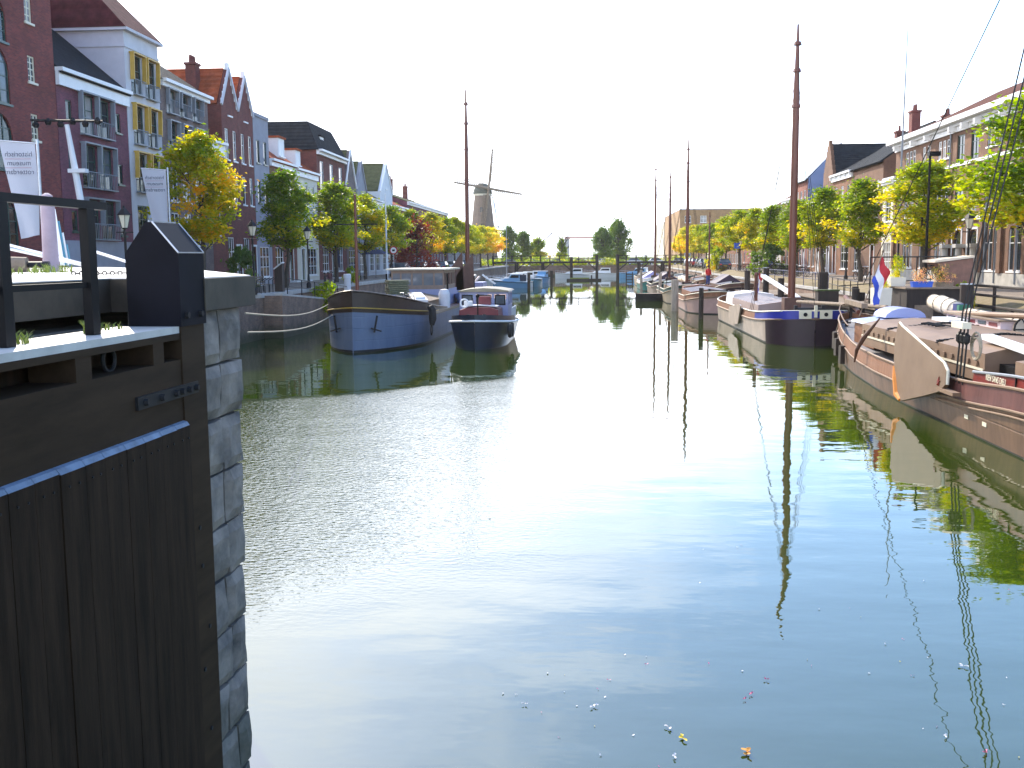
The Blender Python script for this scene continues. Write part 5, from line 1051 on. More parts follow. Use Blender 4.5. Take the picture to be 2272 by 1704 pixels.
sail_barge('dark barge lying between the white and green barge and the right quay wall', 14.3, 99.5, 17, 4.0, PURP, DKB, .4, .3, 0, DECKG, zs=.9, bow=.6, hatch=DKB, lee=False, cover=mat('dark_tarpaulin', (.05, .03, .06), .7, .3, 3))
sail_barge('brown barge lying inside the one with the purple tarpaulin', 14.0, 119, 16, 3.9, BH, PK, .4, .3, 9.5, DECKG, zs=.9, bow=.6, hatch=WOODM, lee=False, mastr=.1, sail=True)
sail_barge('brown barge lying inside the teal hulled barge', 13.4, 138, 16, 3.9, BH, GREENP, .4, .3, 0, DECKG, zs=.9, bow=.6, hatch=TANH, lee=False)
sail_barge('small dark barge last before the bridge stub on the right', 13.2, 168, 14, 3.6, PURP, PALEH, .35, .3, 12, DECKG, zs=.85, bow=.5, hatch=DKB, lee=False, mastr=.11)
c = MB(); bfp = beam(.8, 4.6, .4, .4, .5, .5, .3); t = thing('work_float', 'low dark steel work float lying crosswise in front of the green barge', 'float', (4.6, 104.8, 0), R(4))
strip(bfp, 5.2, lambda s: -.2, lambda s: .75, flare0=.85, n=14, m=3).build('hull', IRON, t, smooth=True); lid(bfp, 5.2, lambda s: .74, 14).build('deck', WOODM, t)
# ------------------------------------------------------------------ lock gate and pier in the left foreground
GO, GA = (-3.25, 0, 0), R(90) - math.atan(.0437)
GATE = mat('tarred_gate_timber', (.027, .0155, .009), .75, .5, 2.2, spec=.12, bump=.003, bscale=30, stretch=(6, 6, .5)); GATEB = mat('gate_beam', (.042, .025, .014), .75, .4, 1.6, spec=.12, bump=.002, bscale=25, stretch=(.5, 3, 3))
PLANKE = mat('lit_blue_plank_top', (.14, .19, .27), .6, .35, 9, bump=.003); BLEACH = mat('bleached_walkway', (.55, .52, .48), .6, .2, 3, bump=.003, bscale=20); CAPM = mat('black_metal_cap', (.006, .006, .010), .65, .4, 2, spec=.12)  # bevelled plank tops: light on the ledge painted in as paler blue
LIMEST = mat('lock_bluestone', (.075, .066, .06), .85, .45, 2.6, col2=(.34, .28, .235), bump=.03, bscale=9); tide(LIMEST, -.2, .9, (.03, .045, .015)); CONC = mat('coping_concrete', (.075, .058, .04), .85, .35, 2.5, bump=.006, bscale=12); CONCW = mat('pale_lock_concrete', (.66, .63, .58), .75, .12, 1.5, bump=.004)
MOSS = mat('moss', (.05, .07, .02), .95, .5, 8, bump=.02)
t = thing('lock_gate', 'huge dark tarred timber lock gate with plank sheathing and walkway in the left foreground', 'lock gate', GO, GA); LG = t
c = MB(); c.box(1.0, .0, 3.34, 7.24, .32, 3.785); c.build('top_beam', GATEB, t)
c = MB(); c.box(1.0, .0, 3.975, 7.238, .46, 4.022); c.build('walkway', BLEACH, t)
c = MB(); c.box(1.0, -.004, 3.93, 7.236, .012, 3.9745); c.build('walkway_edge', GATEB, t)
for a, b_ in ((2.6, 2.8), (3.6, 3.8), (4.7, 4.88), (5.83, 6.01), (6.82, 6.98)): c = MB(); c.box(a, .001, 3.7855, b_, .3, 3.9745); c.build('strut', GATEB, t)
c = MB(); c.box(1.0, .36, 3.0, 7.24, .42, 3.974); c.build('backing', GATE, t)
c = MB(); c.tube([(6.42, .05, 3.80), (6.42, .05, 3.88)], .001, 3); 
c = MB(); torus(c, (6.44, .12, 3.86), .075, .014, 'y', 18, 6); c.build('iron_ring', IRON, t)
random.seed(3); s_ = 1.0; k = 0
while s_ < 7.22:
    w_ = rrand(.22, .275); e_ = min(7.235, s_ + w_); j = rrand(-.004, .004)
    c = MB(); c.box(s_ + .003, -.052 + j, -1.5, e_ - .003, -.002, 3.305 + j); c.cur = 1; c.prism([(-.052 + j, 3.3055 + j), (-.002, 3.3055 + j), (-.002, 3.342), (-.03, 3.335)], 'x', s_ + .003, e_ - .003)
    c.cur = 2
    for zz in (3.22,):
        for xx in (.3, .7): c.tube([(s_ + w_ * xx, -.052 + j, zz), (s_ + w_ * xx, -.060 + j, zz)], .008, 6)
    c.build('plank', [GATE, PLANKE, IRON], t); s_ += w_
c = MB(); c.box(7.241, -.012, -1.5, 7.64, .36, 4.541); hp = c.build('heel_post', GATEB, t)
c = MB(); c.prism([(-.02, 4.02), (.378, 4.02), (.378, 4.545), (.215, 4.765), (.165, 4.765), (-.02, 4.545)], 'x', 7.236, 7.672); c.build('metal_cap', CAPM, hp)
c = MB()
for a, b_ in (((7.236, -.021, 4.548), (7.672, -.021, 4.548)), ((7.236, -.021, 4.548), (7.236, .165, 4.768)), ((7.672, -.021, 4.548), (7.672, .165, 4.768)), ((7.236, .19, 4.772), (7.672, .19, 4.772))): c.bar(a, b_, .009, .009)
c.build('worn_edge', STEEL, hp)
for (xx, zz) in ((7.32, 4.10), (7.56, 4.10)): c = MB(); c.tube([(xx, -.01, zz), (xx, -.045, zz)], [.028, .024], 6); c.build('bolt', IRON, hp)
c = MB(); c.obb((7.0, -.012, 3.56), (.95, .02, .085), Matrix.Rotation(0, 3, 'Y')); c.build('iron_strap', IRON, t)
for xx in (6.62, 6.86, 7.08, 7.18, 7.30, 7.42): c = MB(); c.tube([(xx, -.02, 3.56), (xx, -.05, 3.56)], [.026, .02], 6); c.build('bolt', IRON, t)
for (xx, zz) in ((7.4, 2.5), (7.42, 2.2), (7.5, 1.7), (7.38, 1.4), (7.45, .9)): c = MB(); c.tube([(xx, -.01, zz), (xx, -.022, zz)], .018, 6); c.build('bolt', IRON, hp)
c = MB(); c.box(7.25, -.02, -1, 7.262, -.011, 3.3); c.build('plank_strip', BLEACH, t)
# railing on the gate
t2 = thing('gate_railing', 'black steel handrail standing on the lock gate walkway', 'railing', GO, GA)
c = MB(); c.box(1.0, .18, 4.822, 6.64, .245, 4.872); c.build('handrail', BLACK, t2)
c = MB(); c.box(1.0, .2, 4.325, 6.37, .225, 4.362); c.build('mid_rail', BLACK, t2)
for xx in (2.6, 3.55, 4.52, 5.5, 6.43): c = MB(); c.box(xx - .045, .18, 4.023, xx + .045, .24, 4.8215); c.build('post', BLACK, t2)
# pier of rough stone beyond the gate
random.seed(11)
def rough_block(b, x0, x1, y0, y1, z0, z1, seed, amp=.02):
    """stone block with chamfered, worn edges on its visible faces"""
    nx, nz, ny = max(3, int((x1 - x0) / .07)), max(3, int((z1 - z0) / .07)), 4
    def dis(x, z, e):
        v = Vector((x * 2.3 + seed, z * 2.3, seed * .7)); n_ = noise.noise(v) * .6 + noise.noise(v * 3) * .4
        ed = min(min(x - x0, x1 - x) / .05, min(z - z0, z1 - z) / .05, 1); ed = max(0, ed)
        return y0 + amp * (n_ - .2) + (1 - ed) ** 2 * .035
    rows_ = []
    for i in range(nx + 1):
        x = x0 + (x1 - x0) * i / nx; row = [(x, y1, z0)]
        row += [(x, dis(x, z0 + (z1 - z0) * k / nz, 0), z0 + (z1 - z0) * k / nz) for k in range(nz + 1)]; row.append((x, y1, z1)); rows_.append(row)
    b.grid(rows_)
    for xx, rw in ((x0, rows_[0]), (x1, rows_[-1])): b.add(rw, [tuple(range(len(rw)))])
c = MB(); zc_ = 4.105; k = 0
while zc_ > -.9:
    hgt = .437; xr = 8.50 - (4.1 - zc_) * .035 + rrand(-.03, .03); xs_ = 8.06 + rrand(-.09, .09) + (.0 if k % 2 else -.02)
    rough_block(c, 7.66, xs_ - .011, .03, .6, zc_ - hgt + .014, zc_ - .008, k * 3.1, .045); rough_block(c, xs_ + .011, xr, .03, .6, zc_ - hgt + .014, zc_ - .008, k * 5.7 + 9, .045)
    zc_ -= hgt; k += 1
t3 = thing('stone_pier', 'worn grey stone lock pier with pale flat capstone beside the gate', 'pier', GO, GA)
c.build('stone_courses', LIMEST, t3)
c = MB(); c.box(7.655, .13, -1.2, 8.2, .5, 4.1); c.build('joint_backing', mat('black_joint', (.02, .02, .018), .9, .3, 5), t3)
c = MB(); c.box(7.652, -.03, 4.112, 8.69, .7, 4.353); c.build('capstone', [CONC], t3)
# plateau of the lock island
def gw(s, y_, z): 
    a = GA; return (GO[0] + s * math.cos(a) - y_ * math.sin(a), s * math.sin(a) + y_ * math.cos(a), z)
pl = [gw(-8, .72, 0), gw(7.645, .72, 0), gw(7.645, .02, 0), gw(8.67, .0, 0), (-5.0, 13.1, 0), (-9.3, 19.5, 0), (-18.3, 20.5, 0), (-18.3, -10, 0)]
g = MB(); g.prism([(p[0], p[1]) for p in pl], 'z', 4.3545, 4.362); g.cur = 1
pl2 = [gw(-8, .76, 0), gw(7.645, .76, 0), gw(7.645, .3, 0), gw(8.3, .3, 0), (-5.1, 12.9, 0), (-9.4, 19.3, 0), (-18.3, 20.3, 0), (-18.3, -10, 0)]; g.prism([(p[0], p[1]) for p in pl2], 'z', -1.2, 4.0)
g.cur = 2; g.prism([(p[0], p[1]) for p in pl], 'z', 4.105, 4.354)
struct('pavement', g, [CONCW, LIMEST, CONC])
# plants on the walkway and the plateau
GRS = mat('weed_green', (.13, .20, .02), .6, .4, 20, col2=(.35, .38, .06))
def weed(loc, h, n, label, sp=.1):
    c = MB(); 
    for _ in range(n):
        a = rrand(0, 6.28); l = rrand(.4, 1) * h; o = Vector((rrand(-sp, sp), rrand(-sp, sp), 0)); d = Vector((math.cos(a), math.sin(a), 0)); w_ = d.orthogonal().normalized() * .006
        p1 = o + d * l * .25 + Vector((0, 0, l * .6)); p2 = o + d * l * .7 + Vector((0, 0, l)); c.add([o - w_, o + w_, p1 + w_, p1 - w_, p2], [(0, 1, 2, 3), (3, 2, 4)])
    return tag(c.build('grass_tuft', GRS, None, loc, fix=False), label, 'weed', 'weeds growing on the lock')
weed(gw(5.72, .28, 4.022), .09, 40, 'grass tuft on the gate walkway beside the left railing post', .05)
weed(gw(6.55, .3, 4.022), .10, 45, 'tall grass tuft on the gate walkway beside the right railing post', .03)
weed(gw(5.55, .35, 4.022), .04, 30, 'flat weeds on the walkway at the foot of the left railing post', .07)
weed(gw(6.9, .4, 4.022), .06, 40, 'mossy weeds on the walkway in front of the black capped post', .1)
weed((-6.0, 11.3, 4.362), .12, 90, 'yellow green weeds on the pale lock pavement right of the roller', .2); weed((-5.9, 10.0, 4.362), .10, 90, 'weeds at the left edge under the wooden roller', .3); weed((-6.35, 11.7, 4.362), .09, 60, 'small weeds around the foot of the pinkish bollard post', .12)
# white stone post, roller, chain, white rails
t = thing('bollard_post', 'pinkish white tapered post standing behind the gate railing', 'bollard', (-6.72, 12.6, 4.36)); c = MB(); c.lathe([(.098, 0), (.082, .86), (.078, .88), (.065, .94), (.02, .97)], n=10); c.build('shaft', mat('pinkish_stone', (.36, .28, .32), .8, .15, 4), t, smooth=True)
c = MB(); c.lathe([(.084, .865), (.088, .89), (.084, .91)], n=10); c.build('collar', STONE, t)
t = thing('wooden_roller', 'weathered wooden roller lying at the left edge of the lock pavement', 'roller', (-7.2, 12.0, 4.45)); c = MB(); c.tube([(-.9, -.1, .01), (0, 0, .0), (.45, .1, 0)], [.11, .11, .09], 14); c.build('drum', WOODM, t); c = MB(); c.tube([(.46, .1, 0), (.7, .15, 0)], .04, 8); c.build('axle', IRON, t)
for k, (a, b_) in enumerate((((-9.6, 15, 4.98), (-6.4, 12.8, 4.45)), ((-8.3, 12.8, 4.86), (-6.5, 13.2, 4.41)), ((-6.75, 13.8, 4.62), (-5.9, 13.6, 4.38)))):
    c = MB(); c.tube([(0, 0, 0), tuple(Vector(b_) - Vector(a))], .02, 6); tag(c.build('white_rail', WHITE, None, a), ['upper long sloping white rail behind the left railing post', 'lower sloping white rail behind the left railing post', 'short white rail right of the pinkish bollard post'][k], 'rail', 'white sloping rails')
c = MB()
for k in range(14): torus(c, (k * .034, .002 * (k % 2), .014), .018, .006, 'z' if k % 2 else 'y', 8, 4)
tag(c.build('chain', IRON, None, (-4.75, 9.3, 4.364), (0, 0, .25)), 'rusty dark chain lying on the pale edge behind the gate railing', 'chain')
# museum banners
BAN = bpy.data.materials.new('banner_cloth'); BAN.use_nodes = True; q = BAN.node_tree; pb = q.nodes['Principled BSDF']; pb.inputs['Base Color'].default_value = (.72, .70, .74, 1); pb.inputs['Roughness'].default_value = .8
tr = q.nodes.new('ShaderNodeBsdfTranslucent'); tr.inputs[0].default_value = (.8, .78, .8, 1); mm = q.nodes.new('ShaderNodeMixShader'); mm.inputs[0].default_value = .5; q.links.new(pb.outputs[0], mm.inputs[1]); q.links.new(tr.outputs[0], mm.inputs[2]); q.links.new(mm.outputs[0], q.nodes['Material Output'].inputs[0])
TXT = mat('banner_grey_print', (.10, .10, .13), .7, .1, 5); TXTR = mat('banner_red_print', (.45, .08, .10), .7, .1, 5)
def banner(x, y, zt, label):
    t = thing('museum_banner', label, 'banner', (x, y, ZS), R(8), 'museum banners'); H = zt - ZS
    c = MB(); c.tube([(0, 0, 0), (0, 0, H + .15)], .05, 8); c.build('pole', STEEL, t)
    rws = []
    for i in range(9):
        v_ = i / 8; wl = 1.15 * (1 - .42 * v_); row = []
        for j in range(7):
            u_ = j / 6; row.append((-.08 - wl * u_ + .0, .10 * math.sin(u_ * 5 + v_ * 4) * (v_ + .25), H - 3.0 * v_ - .12 * u_ * v_ + .1 * u_ * (1 - v_)))
        rws.append(row)
    cl = MB().grid(rws).build('cloth', BAN, t, smooth=True, fix=False)
    c = MB(); c.tube([(0, 0, H + .02), (-1.25, 0, H + .12)], .025, 6); c.build('top_arm', STEEL, t)
    for k, (tx, m_) in enumerate((('historisch', TXT), ('museum', TXT), ('rotterdam', TXT))):
        o = link('lettering', text_mesh(tx, .24, m_, .001), cl, (-.60, -.10, H - .34 - k * .29), (R(90), 0, 0)); o.scale = (-.95, 1, 1)
    for k in range(2): c = MB(); c.box(-1.05, -.10, H - .5 - k * .29, -.2, -.095, H - .49 - k * .29); c.build('red_line', TXTR, cl)
banner(-18.35, 34.0, 8.35, 'large white museum banner with mirrored lettering at the left edge'); banner(-20.3, 49.5, 8.75, 'smaller white museum banner with mirrored lettering above the black gate post cap')
# leaning lamp rig by the museum
t = thing('leaning_mast', 'leaning pale grey mast with black clamps on top, in front of the purple brick house', 'mast', (-19.4, 40, ZS))
c = MB(); c.tube([(0, 0, 0), (-.72, 0, 5.5), (-.95, 0, 7.25)], [.16, .13, .09], 8); c.build('shaft', PLAST_W, t, smooth=True)
c = MB(); c.box(-.55, -.2, 2.9, -.15, .2, 3.7); c.build('junction_box', PLAST_W, t); c = MB(); c.box(-.95, -.15, 5.4, -.25, .15, 5.55); c.build('bracket', PLAST_W, t)
for k in range(6): c = MB(); c.lathe([(.09, 0), (.14, .12), (.05, .26)], (-2.2 + k * .5, 0, 7.15 + .1 * (k % 2)), 8); c.build('clamp', IRON, t)
c = MB(); c.tube([(-2.4, 0, 7.45), (.5, 0, 7.35)], .05, 6); c.build('cross_arm', IRON, t)
t = thing('hanging_cloth', 'narrow green and white striped cloth hanging behind the pinkish bollard post', 'cloth', (-9.25, 17.5, 4.36))
for k, m_ in enumerate((PLAST_W, YT, PLAST_W, YT)): c = MB(); c.prism([(.0 + .05 * k, 1.0 - .2 * k), (.05 + .05 * k, 1.02 - .2 * k), (.16 + .03 * k, .05), (.08 + .03 * k, .05)], 'y', k * .02, k * .02 + .012); c.build('stripe', m_, t)
# mooring lines to the blue barge
for k, (a, b_) in enumerate((((-12.75, 50.0, 2.25), (-7.6, 22.5, 3.3)), ((-12.5, 49.8, 1.75), (-7.7, 22.9, 2.85)))):
    c = MB(); pts = [Vector(a).lerp(Vector(b_), q / 12) - Vector((0, 0, .25 * math.sin(math.pi * q / 12))) for q in range(13)]; o0 = pts[0]; c.tube([p - o0 for p in pts], .022, 5)
    tag(c.build('mooring_rope', ROPE, None, tuple(o0)), ['upper', 'lower'][k] + ' mooring rope running from the stone pier to the blue barge bow', 'rope', 'mooring ropes of the blue barge')
# ------------------------------------------------------------------ street furniture
LGL = mat('lantern_glass', (.75, .68, .52), .3, .08, 3, spec=.6)
def lantern(x, y, z=ZS, h=4.1):
    t = thing('street_lantern', '', 'street lamp', (x, y, z), 0, 'old style street lanterns along the quays')
    c = MB(); c.lathe([(.16, 0), (.16, .3), (.1, .4), (.07, .9), (.055, 1.0), (.05, 3.0), (.07, 3.05), (.045, 3.12), (.04, h - .85)], n=10); c.build('post', IRON, t, smooth=True)
    c = MB(); c.tube([(-.35, 0, h - 1.0), (.35, 0, h - 1.0)], .025, 6); c.build('ladder_bar', IRON, t)
    c = MB(); c.lathe([(.13, h - .82), (.25, h - .32)], n=6); hd = c.build('lamp_glass', LGL, t); c = MB(); c.lathe([(.31, h - .32), (.27, h - .27), (.12, h - .08), (.06, h - .03), (.03, h + .06)], n=6); c.build('lamp_hood', IRON, hd); c = MB(); c.lathe([(.08, h - .88), (.15, h - .82)], n=6); c.build('lamp_base', IRON, hd)
    for k in range(6): a = 2 * math.pi * k / 6; c = MB(); c.tube([(.13 * math.cos(a), .13 * math.sin(a), h - .82), (.25 * math.cos(a), .25 * math.sin(a), h - .32)], .012, 4); c.build('lamp_bar', IRON, hd)
    return t
l0 = lantern(-18.7, 68.4); l0['label'] = 'old lantern on the left quay behind the bow of the blue barge'
for (x, y, lb) in ((-18.7, 41.0, 'lantern just left of the black capped gate post'), (-18.7, 57.0, 'lantern above the capstone before the white shop windows'), (19.7, 56.1, 'nearest right lantern in front of the arched doors'),
                   (19.7, 68.5, 'second right lantern, before the cream corner house'), (19.7, 82, 'third right lantern, before the orange brown house'), (19.6, 138, 'distant right lantern beside the dark red blind wall'), (-18.8, 160, 'distant lantern on the left quay beyond the red tree')):
    dup(l0, (x, y, ZS), label=lb)
t = thing('lamp_post', 'tall black modern lamp post with box head among the yellow tree on the right', 'street lamp', (18.1, 57.8, ZS)); c = MB(); c.tube([(0, 0, 0), (0, 0, 7.2)], [.085, .06], 8); c.build('post', BLACK, t); c = MB(); c.box(-.1, -.2, 7.15, .5, .2, 7.38); c.build('lamp_head', BLACK, t)
t = thing('flagpole', 'very tall thin white flagpole rising beside the cream corner house', 'flagpole', (22, 76.5, ZS)); c = MB(); c.tube([(0, 0, 0), (0, 0, 9), (.1, 0, 17.8)], [.09, .07, .03], 8); c.build('pole', GREY_P, t); c = MB(); c.tube([(0, 0, 6.8), (1.2, 0, 6.8)], .03, 5); c.build('cross_arm', STEEL, t)
t = thing('flagpole', 'thin white pole with arm on the left quay behind the barge mast', 'flagpole', (-18.9, 96.5, ZS)); c = MB(); c.tube([(0, 0, 0), (0, 0, 7.9)], [.10, .06], 8); c.build('pole', WHITE, t); c = MB(); c.tube([(0, 0, 7.3), (-3.0, 0, 7.35)], .025, 5); c.build('cross_arm', STEEL, t)
SRED = mat('sign_red', (.55, .03, .03), .5, .05, 3); SBLUE = mat('sign_blue', (.03, .10, .50), .5, .05, 3)
t = thing('traffic_sign', 'round red rimmed traffic sign on a post by the left quay', 'road sign', (-18.8, 99.5, ZS)); c = MB(); c.tube([(0, 0, 0), (0, 0, 2.9)], .035, 6); c.build('post', STEEL, t); c = MB(); c.tube([(0, -.04, 2.7), (0, -.06, 2.7)], .40, 20); sg_ = c.build('sign_plate', SRED, t); c = MB(); c.tube([(0, -.063, 2.7), (0, -.07, 2.7)], .29, 20); c.build('sign_face', WHITE, sg_)
c = MB(); c.box(-.13, -.078, 2.62, .13, -.072, 2.78); c.build('sign_symbol', BLACK, sg_)
t = thing('traffic_sign', 'small blue square sign on a post in the right quay trees', 'road sign', (18.6, 134, ZS)); c = MB(); c.tube([(0, 0, 0), (0, 0, 3.4)], .035, 6); c.build('post', STEEL, t); c = MB(); c.box(-.35, -.06, 2.8, .35, -.03, 3.5); c.build('sign_plate', SBLUE, t)
t = thing('info_column', 'dark wedge topped column with white slanted top on the left quay near the ropes', 'column', (-18.6, 61.5, ZS)); c = MB(); c.prism([(-.24, 0), (.24, 0), (.24, 1.7), (-.24, 1.35)], 'y', -.22, .22); c.build('body', WOODD, t); c = MB(); c.slab([(-.27, -.25, 1.354), (.27, -.25, 1.75), (.27, .25, 1.75), (-.27, .25, 1.354)], .05); c.build('top_plate', WHITE, t)
t = thing('mooring_post', 'pale concrete mooring post at the quay behind the blue barge bow', 'bollard', (-17.4, 74.0, 0)); c = MB(); c.lathe([(.25, 0), (.25, 3.0), (.28, 3.05), (.28, 3.3), (.24, 3.36)], n=12); c.build('post', PLAST_W, t)
t = thing('planter_tree', 'light green sapling beside the pale mooring post on the left quay', 'bush', (-18.0, 78, ZS)); link('foliage', BUSH, t, (0, 0, .1), scale=(.5, .5, .8))

# ------------------------------------------------------------------ railings
def railing(a, b_, n, h, label, m_=IRON, cat='railing', rails=(1.0, .5), r=.025, name='quay_railing'):
    a, b_ = Vector(a), Vector(b_); t = thing(name, label, cat, tuple(a)); d = b_ - a
    for k in range(n + 1): p = d * k / n; c = MB(); c.tube([p, p + Vector((0, 0, h))], r * 1.2, 6); c.build('post', m_, t)
    for q in rails: c = MB(); c.tube([Vector((0, 0, h * q)), d + Vector((0, 0, h * q))], r, 6); c.build('rail', m_, t)
    return t
railing((-17.4, 59, 2.42), (-17.4, 74, 1.5), 5, .95, 'thin steel railing along the sloping landing ramp on the left')
railing((17.4, 36, 1.98), (17.4, 53, 1.98), 5, 1.08, 'dark timber railing along the near right quay behind the furled sails', WOODD, rails=(1.0, .62), r=.06, name='timber_railing')
railing((17.3, 30, 1.98), (17.3, 51, 1.98), 3, .2, 'low dark timber beam rail under the near right railing', WOODD, rails=(1.0,), r=.07, name='timber_railing')
railing((17.5, 78, 1.98), (17.5, 118, 1.98), 9, 1.1, 'dark blue steel railing in front of the parked bicycles', mat('dark_blue_steel', (.02, .03, .12), .4, .2, 3), rails=(1.0, .55))
railing((15.6, 62, 1.95), (17.2, 77, 1.95), 5, .95, 'thin jetty railing behind the tallest mast', IRON)
# jetties and gangways, right
def deckbox(x0, y0, x1, y1, z, label, m_=WOODM, name='jetty'):
    t = thing(name, label, 'jetty', (x0, y0, z)); W_2, L_2 = x1 - x0, y1 - y0
    c = MB(); n = int(L_2 / .25)
    for k in range(n): c.box(0, k * L_2 / n, 0, W_2, (k + .9) * L_2 / n, .05)
    c.build('planks', m_, t); c = MB(); c.box(.1, 0, -.2, .25, L_2, -.003); c.box(W_2 - .25, 0, -.2, W_2 - .1, L_2, -.003); c.build('bearers', WOODD, t)
    for yy in (0.4, L_2 / 2, L_2 - .4):
        for xx in (.15, W_2 - .15): c = MB(); c.tube([(xx, yy, -z - .8), (xx, yy, -.2)], .12, 8); c.build('leg', WOODD, t)
deckbox(15.0, 56, 17.1, 80, 1.55, 'narrow timber jetty between the second barge and the right quay wall'); deckbox(14.6, 28, 17.1, 46, 1.2, 'timber jetty between the nearest barge and the right quay wall'); deckbox(13.2, 84, 17.1, 96, 1.3, 'timber jetty beside the pink red barge')
def pile(x, y, h, r, label, g='mooring piles on the right side', m_=None, cap=None):
    t = thing('mooring_pile', label, 'pile', (x, y, 0), 0, g); c = MB(); c.tube([(0, 0, -1), (rrand(-.04, .04), 0, h)], [r * 1.05, r], 10); c.build('timber', m_ or WOODD, t)
    if cap: c = MB(); c.tube([(0, 0, h + .003), (0, 0, h + .05)], r * 1.12, 10); c.build('cap', STEEL, t)
PW = mat('pale_worn_pile', (.42, .34, .27), .8, .3, 3, stretch=(3, 3, .4))
for (x, y, h, r, lb, m_, cp) in ((11.2, 75, 3.4, .2, 'dark pile right behind the pink barge stern', WOODD, 0), (13.3, 80, 3.5, .22, 'steel capped dark pile left of the round bush', WOODD, 1), (13.2, 60, 3.5, .25, 'tall dark pile right behind the tallest mast', WOODD, 0), (13.6, 62.5, 3.4, .2, 'second dark pile close behind the tallest mast', WOODD, 0),
                     (13.9, 55.5, 2.7, .2, 'rough dark pile left of the tricolour flag', WOODD, 0), (14.2, 55.8, 2.5, .2, 'leaning partner of the rough pile left of the flag', WOODD, 0), (14.0, 56.1, 2.8, .17, 'third pile in the cluster left of the flag', WOODD, 0), (7.2, 107.5, 2.7, .16, 'pale pile before the green barge', PW, 0), (6.3, 127.5, 2.8, .16, 'pale pile before the teal barge', PW, 0),
                     (6.95, 85.5, 2.55, .3, 'thick pale pile before the pink red barge', PW, 0), (7.9, 74.5, 2.2, .17, 'dark pile at the stern of the second barge', WOODD, 0), (15.7, 44.6, 3.2, .27, 'square looking steel capped pile behind the nearest barge', WOODD, 1), (12.3, 68, 3.0, .2, 'green topped dark pile with box behind the second barge', WOODD, 0)):
    pile(x, y, h, r, lb, m_=m_, cap=cp)
for (x, y, h, lb) in ((-8.6, 148, 2.2, 'dark pile beside the blue cruiser on the left'), (-6.2, 170, 2.2, 'dark pile beside the small blue boat on the left')): pile(x, y, h, .22, lb, 'mooring piles on the left side')
t = thing('mooring_box', 'dark green topped square timber box behind the second barge', 'box', (13.0, 58.2, 1.6)); c = MB(); c.box(-.55, -.4, -.6, .55, .4, .9); c.build('box_body', WOODD, t); c = MB(); c.box(-.6, -.45, .904, .6, .45, .98); c.build('lid', MOSS, t)
# deck house with flowers behind the nearest barge
t = thing('deck_house', 'dark brown deck house with flower boxes behind the nearest barge', 'deck house', (13.9, 46.8, 0))
c = MB(); c.box(0, 0, 1.3, 2.3, 3.4, 2.95); hs = c.build('walls', WOODD, t); c = MB(); c.box(-.1, -.1, 2.954, 2.4, 3.5, 3.03); c.build('roof', WOODM, t); c = MB(); c.box(.35, -.02, 1.4, 1.15, -.002, 2.25); c.build('door', WOODM, t); c = MB(); c.box(0.1, .2, -.3, 2.2, 3.2, 1.297); c.build('float', WOODD, t)
FLW = leaf_mat('flower_mix', (.05, .10, .02), (.65, .30, .34), (.80, .66, .62), .3)
def planter(x, y, z, w_, d_, h, m_, fm, s, sz, label, n=1):
    t = thing('flower_planter', label, 'planter', (x, y, z)); c = MB(); c.prism([(-w_ / 2 * .9, 0), (w_ / 2 * .9, 0), (w_ / 2, h), (-w_ / 2, h)], 'y', -d_ / 2, d_ / 2); c.build('box', m_, t); link('flowers', fm, t, (0, 0, h * .85), scale=(s, s * .8, sz))
FM1 = crown_mesh(201, 1, 1, 900, .05, FLW, 'dome', 26); FM2 = crown_mesh(202, 1, 1, 900, .06, LEAF_Y, 'dome', 26)
planter(14.6, 47.1, 3.03, .9, .35, .25, SBLUE, FM1, .45, .55, 'bright blue planter with pink and white flowers on the deck house'); planter(15.6, 47.3, 3.03, .8, .35, .22, WOODM, FM1, .55, .7, 'wooden planter full of white flowers on the deck house'); planter(14.0, 48.8, 3.03, .7, .6, .4, PLAST_C, FM2, .42, .95, 'pale tub with yellow green shrub on the deck house'); planter(12.9, 47.2, 2.2, .8, .6, .8, PLAST_C, FM2, .4, .4, 'pale crate with small plants left of the deck house')
t = thing('upturned_boat', 'upturned brown wooden boat shape standing on the deck house', 'boat', (16.6, 48.3, 3.03)); c = MB(); c.prism([(-.95, 1.05), (.6, 1.25), (.65, 0), (-.35, 0), (-.55, .45)], 'y', 0, 1.6); c.build('hull', mat('brown_varnish_boat', (.20, .09, .06), .5, .3, 3), t); c = MB(); c.prism([(-1.1, 1.06), (.62, 1.27), (.62, 1.36), (-1.1, 1.16)], 'y', -.1, 1.7); c.build('top', CANVAS, t)
railing((13.0, 49.5, 2.2), (17.2, 49.5, 2.2), 2, 2.15, 'thin horizontal pergola bar above the flower planters', IRON, 'pergola', rails=(1.0,), r=.03, name='pergola')
t = thing('gangway', 'long weathered boarding plank from the quay towards the second barge bow', 'gangway', (12.6, 53.5, 2.0)); c = MB(); c.bar((0, 0, 0), (4.6, .5, .35), .5, .06); c.build('plank', WOODM, t); c = MB(); c.tube([(0, .25, .9), (4.6, .7, 1.2)], .025, 5); c.build('hand_rail', IRON, t)
for k in range(3): c = MB(); c.tube([(.3 + k * 2, .27, 0), (.3 + k * 2, .27, .98)], .02, 5); c.build('stanchion', IRON, t)
bush(18.4, 38.5, 2.2, .35, .35, 'small weed bush on the verge under the near right railing'); bush(16.6, 47.6, 1.9, .5, .8, 'green plant beside the steel capped pile')

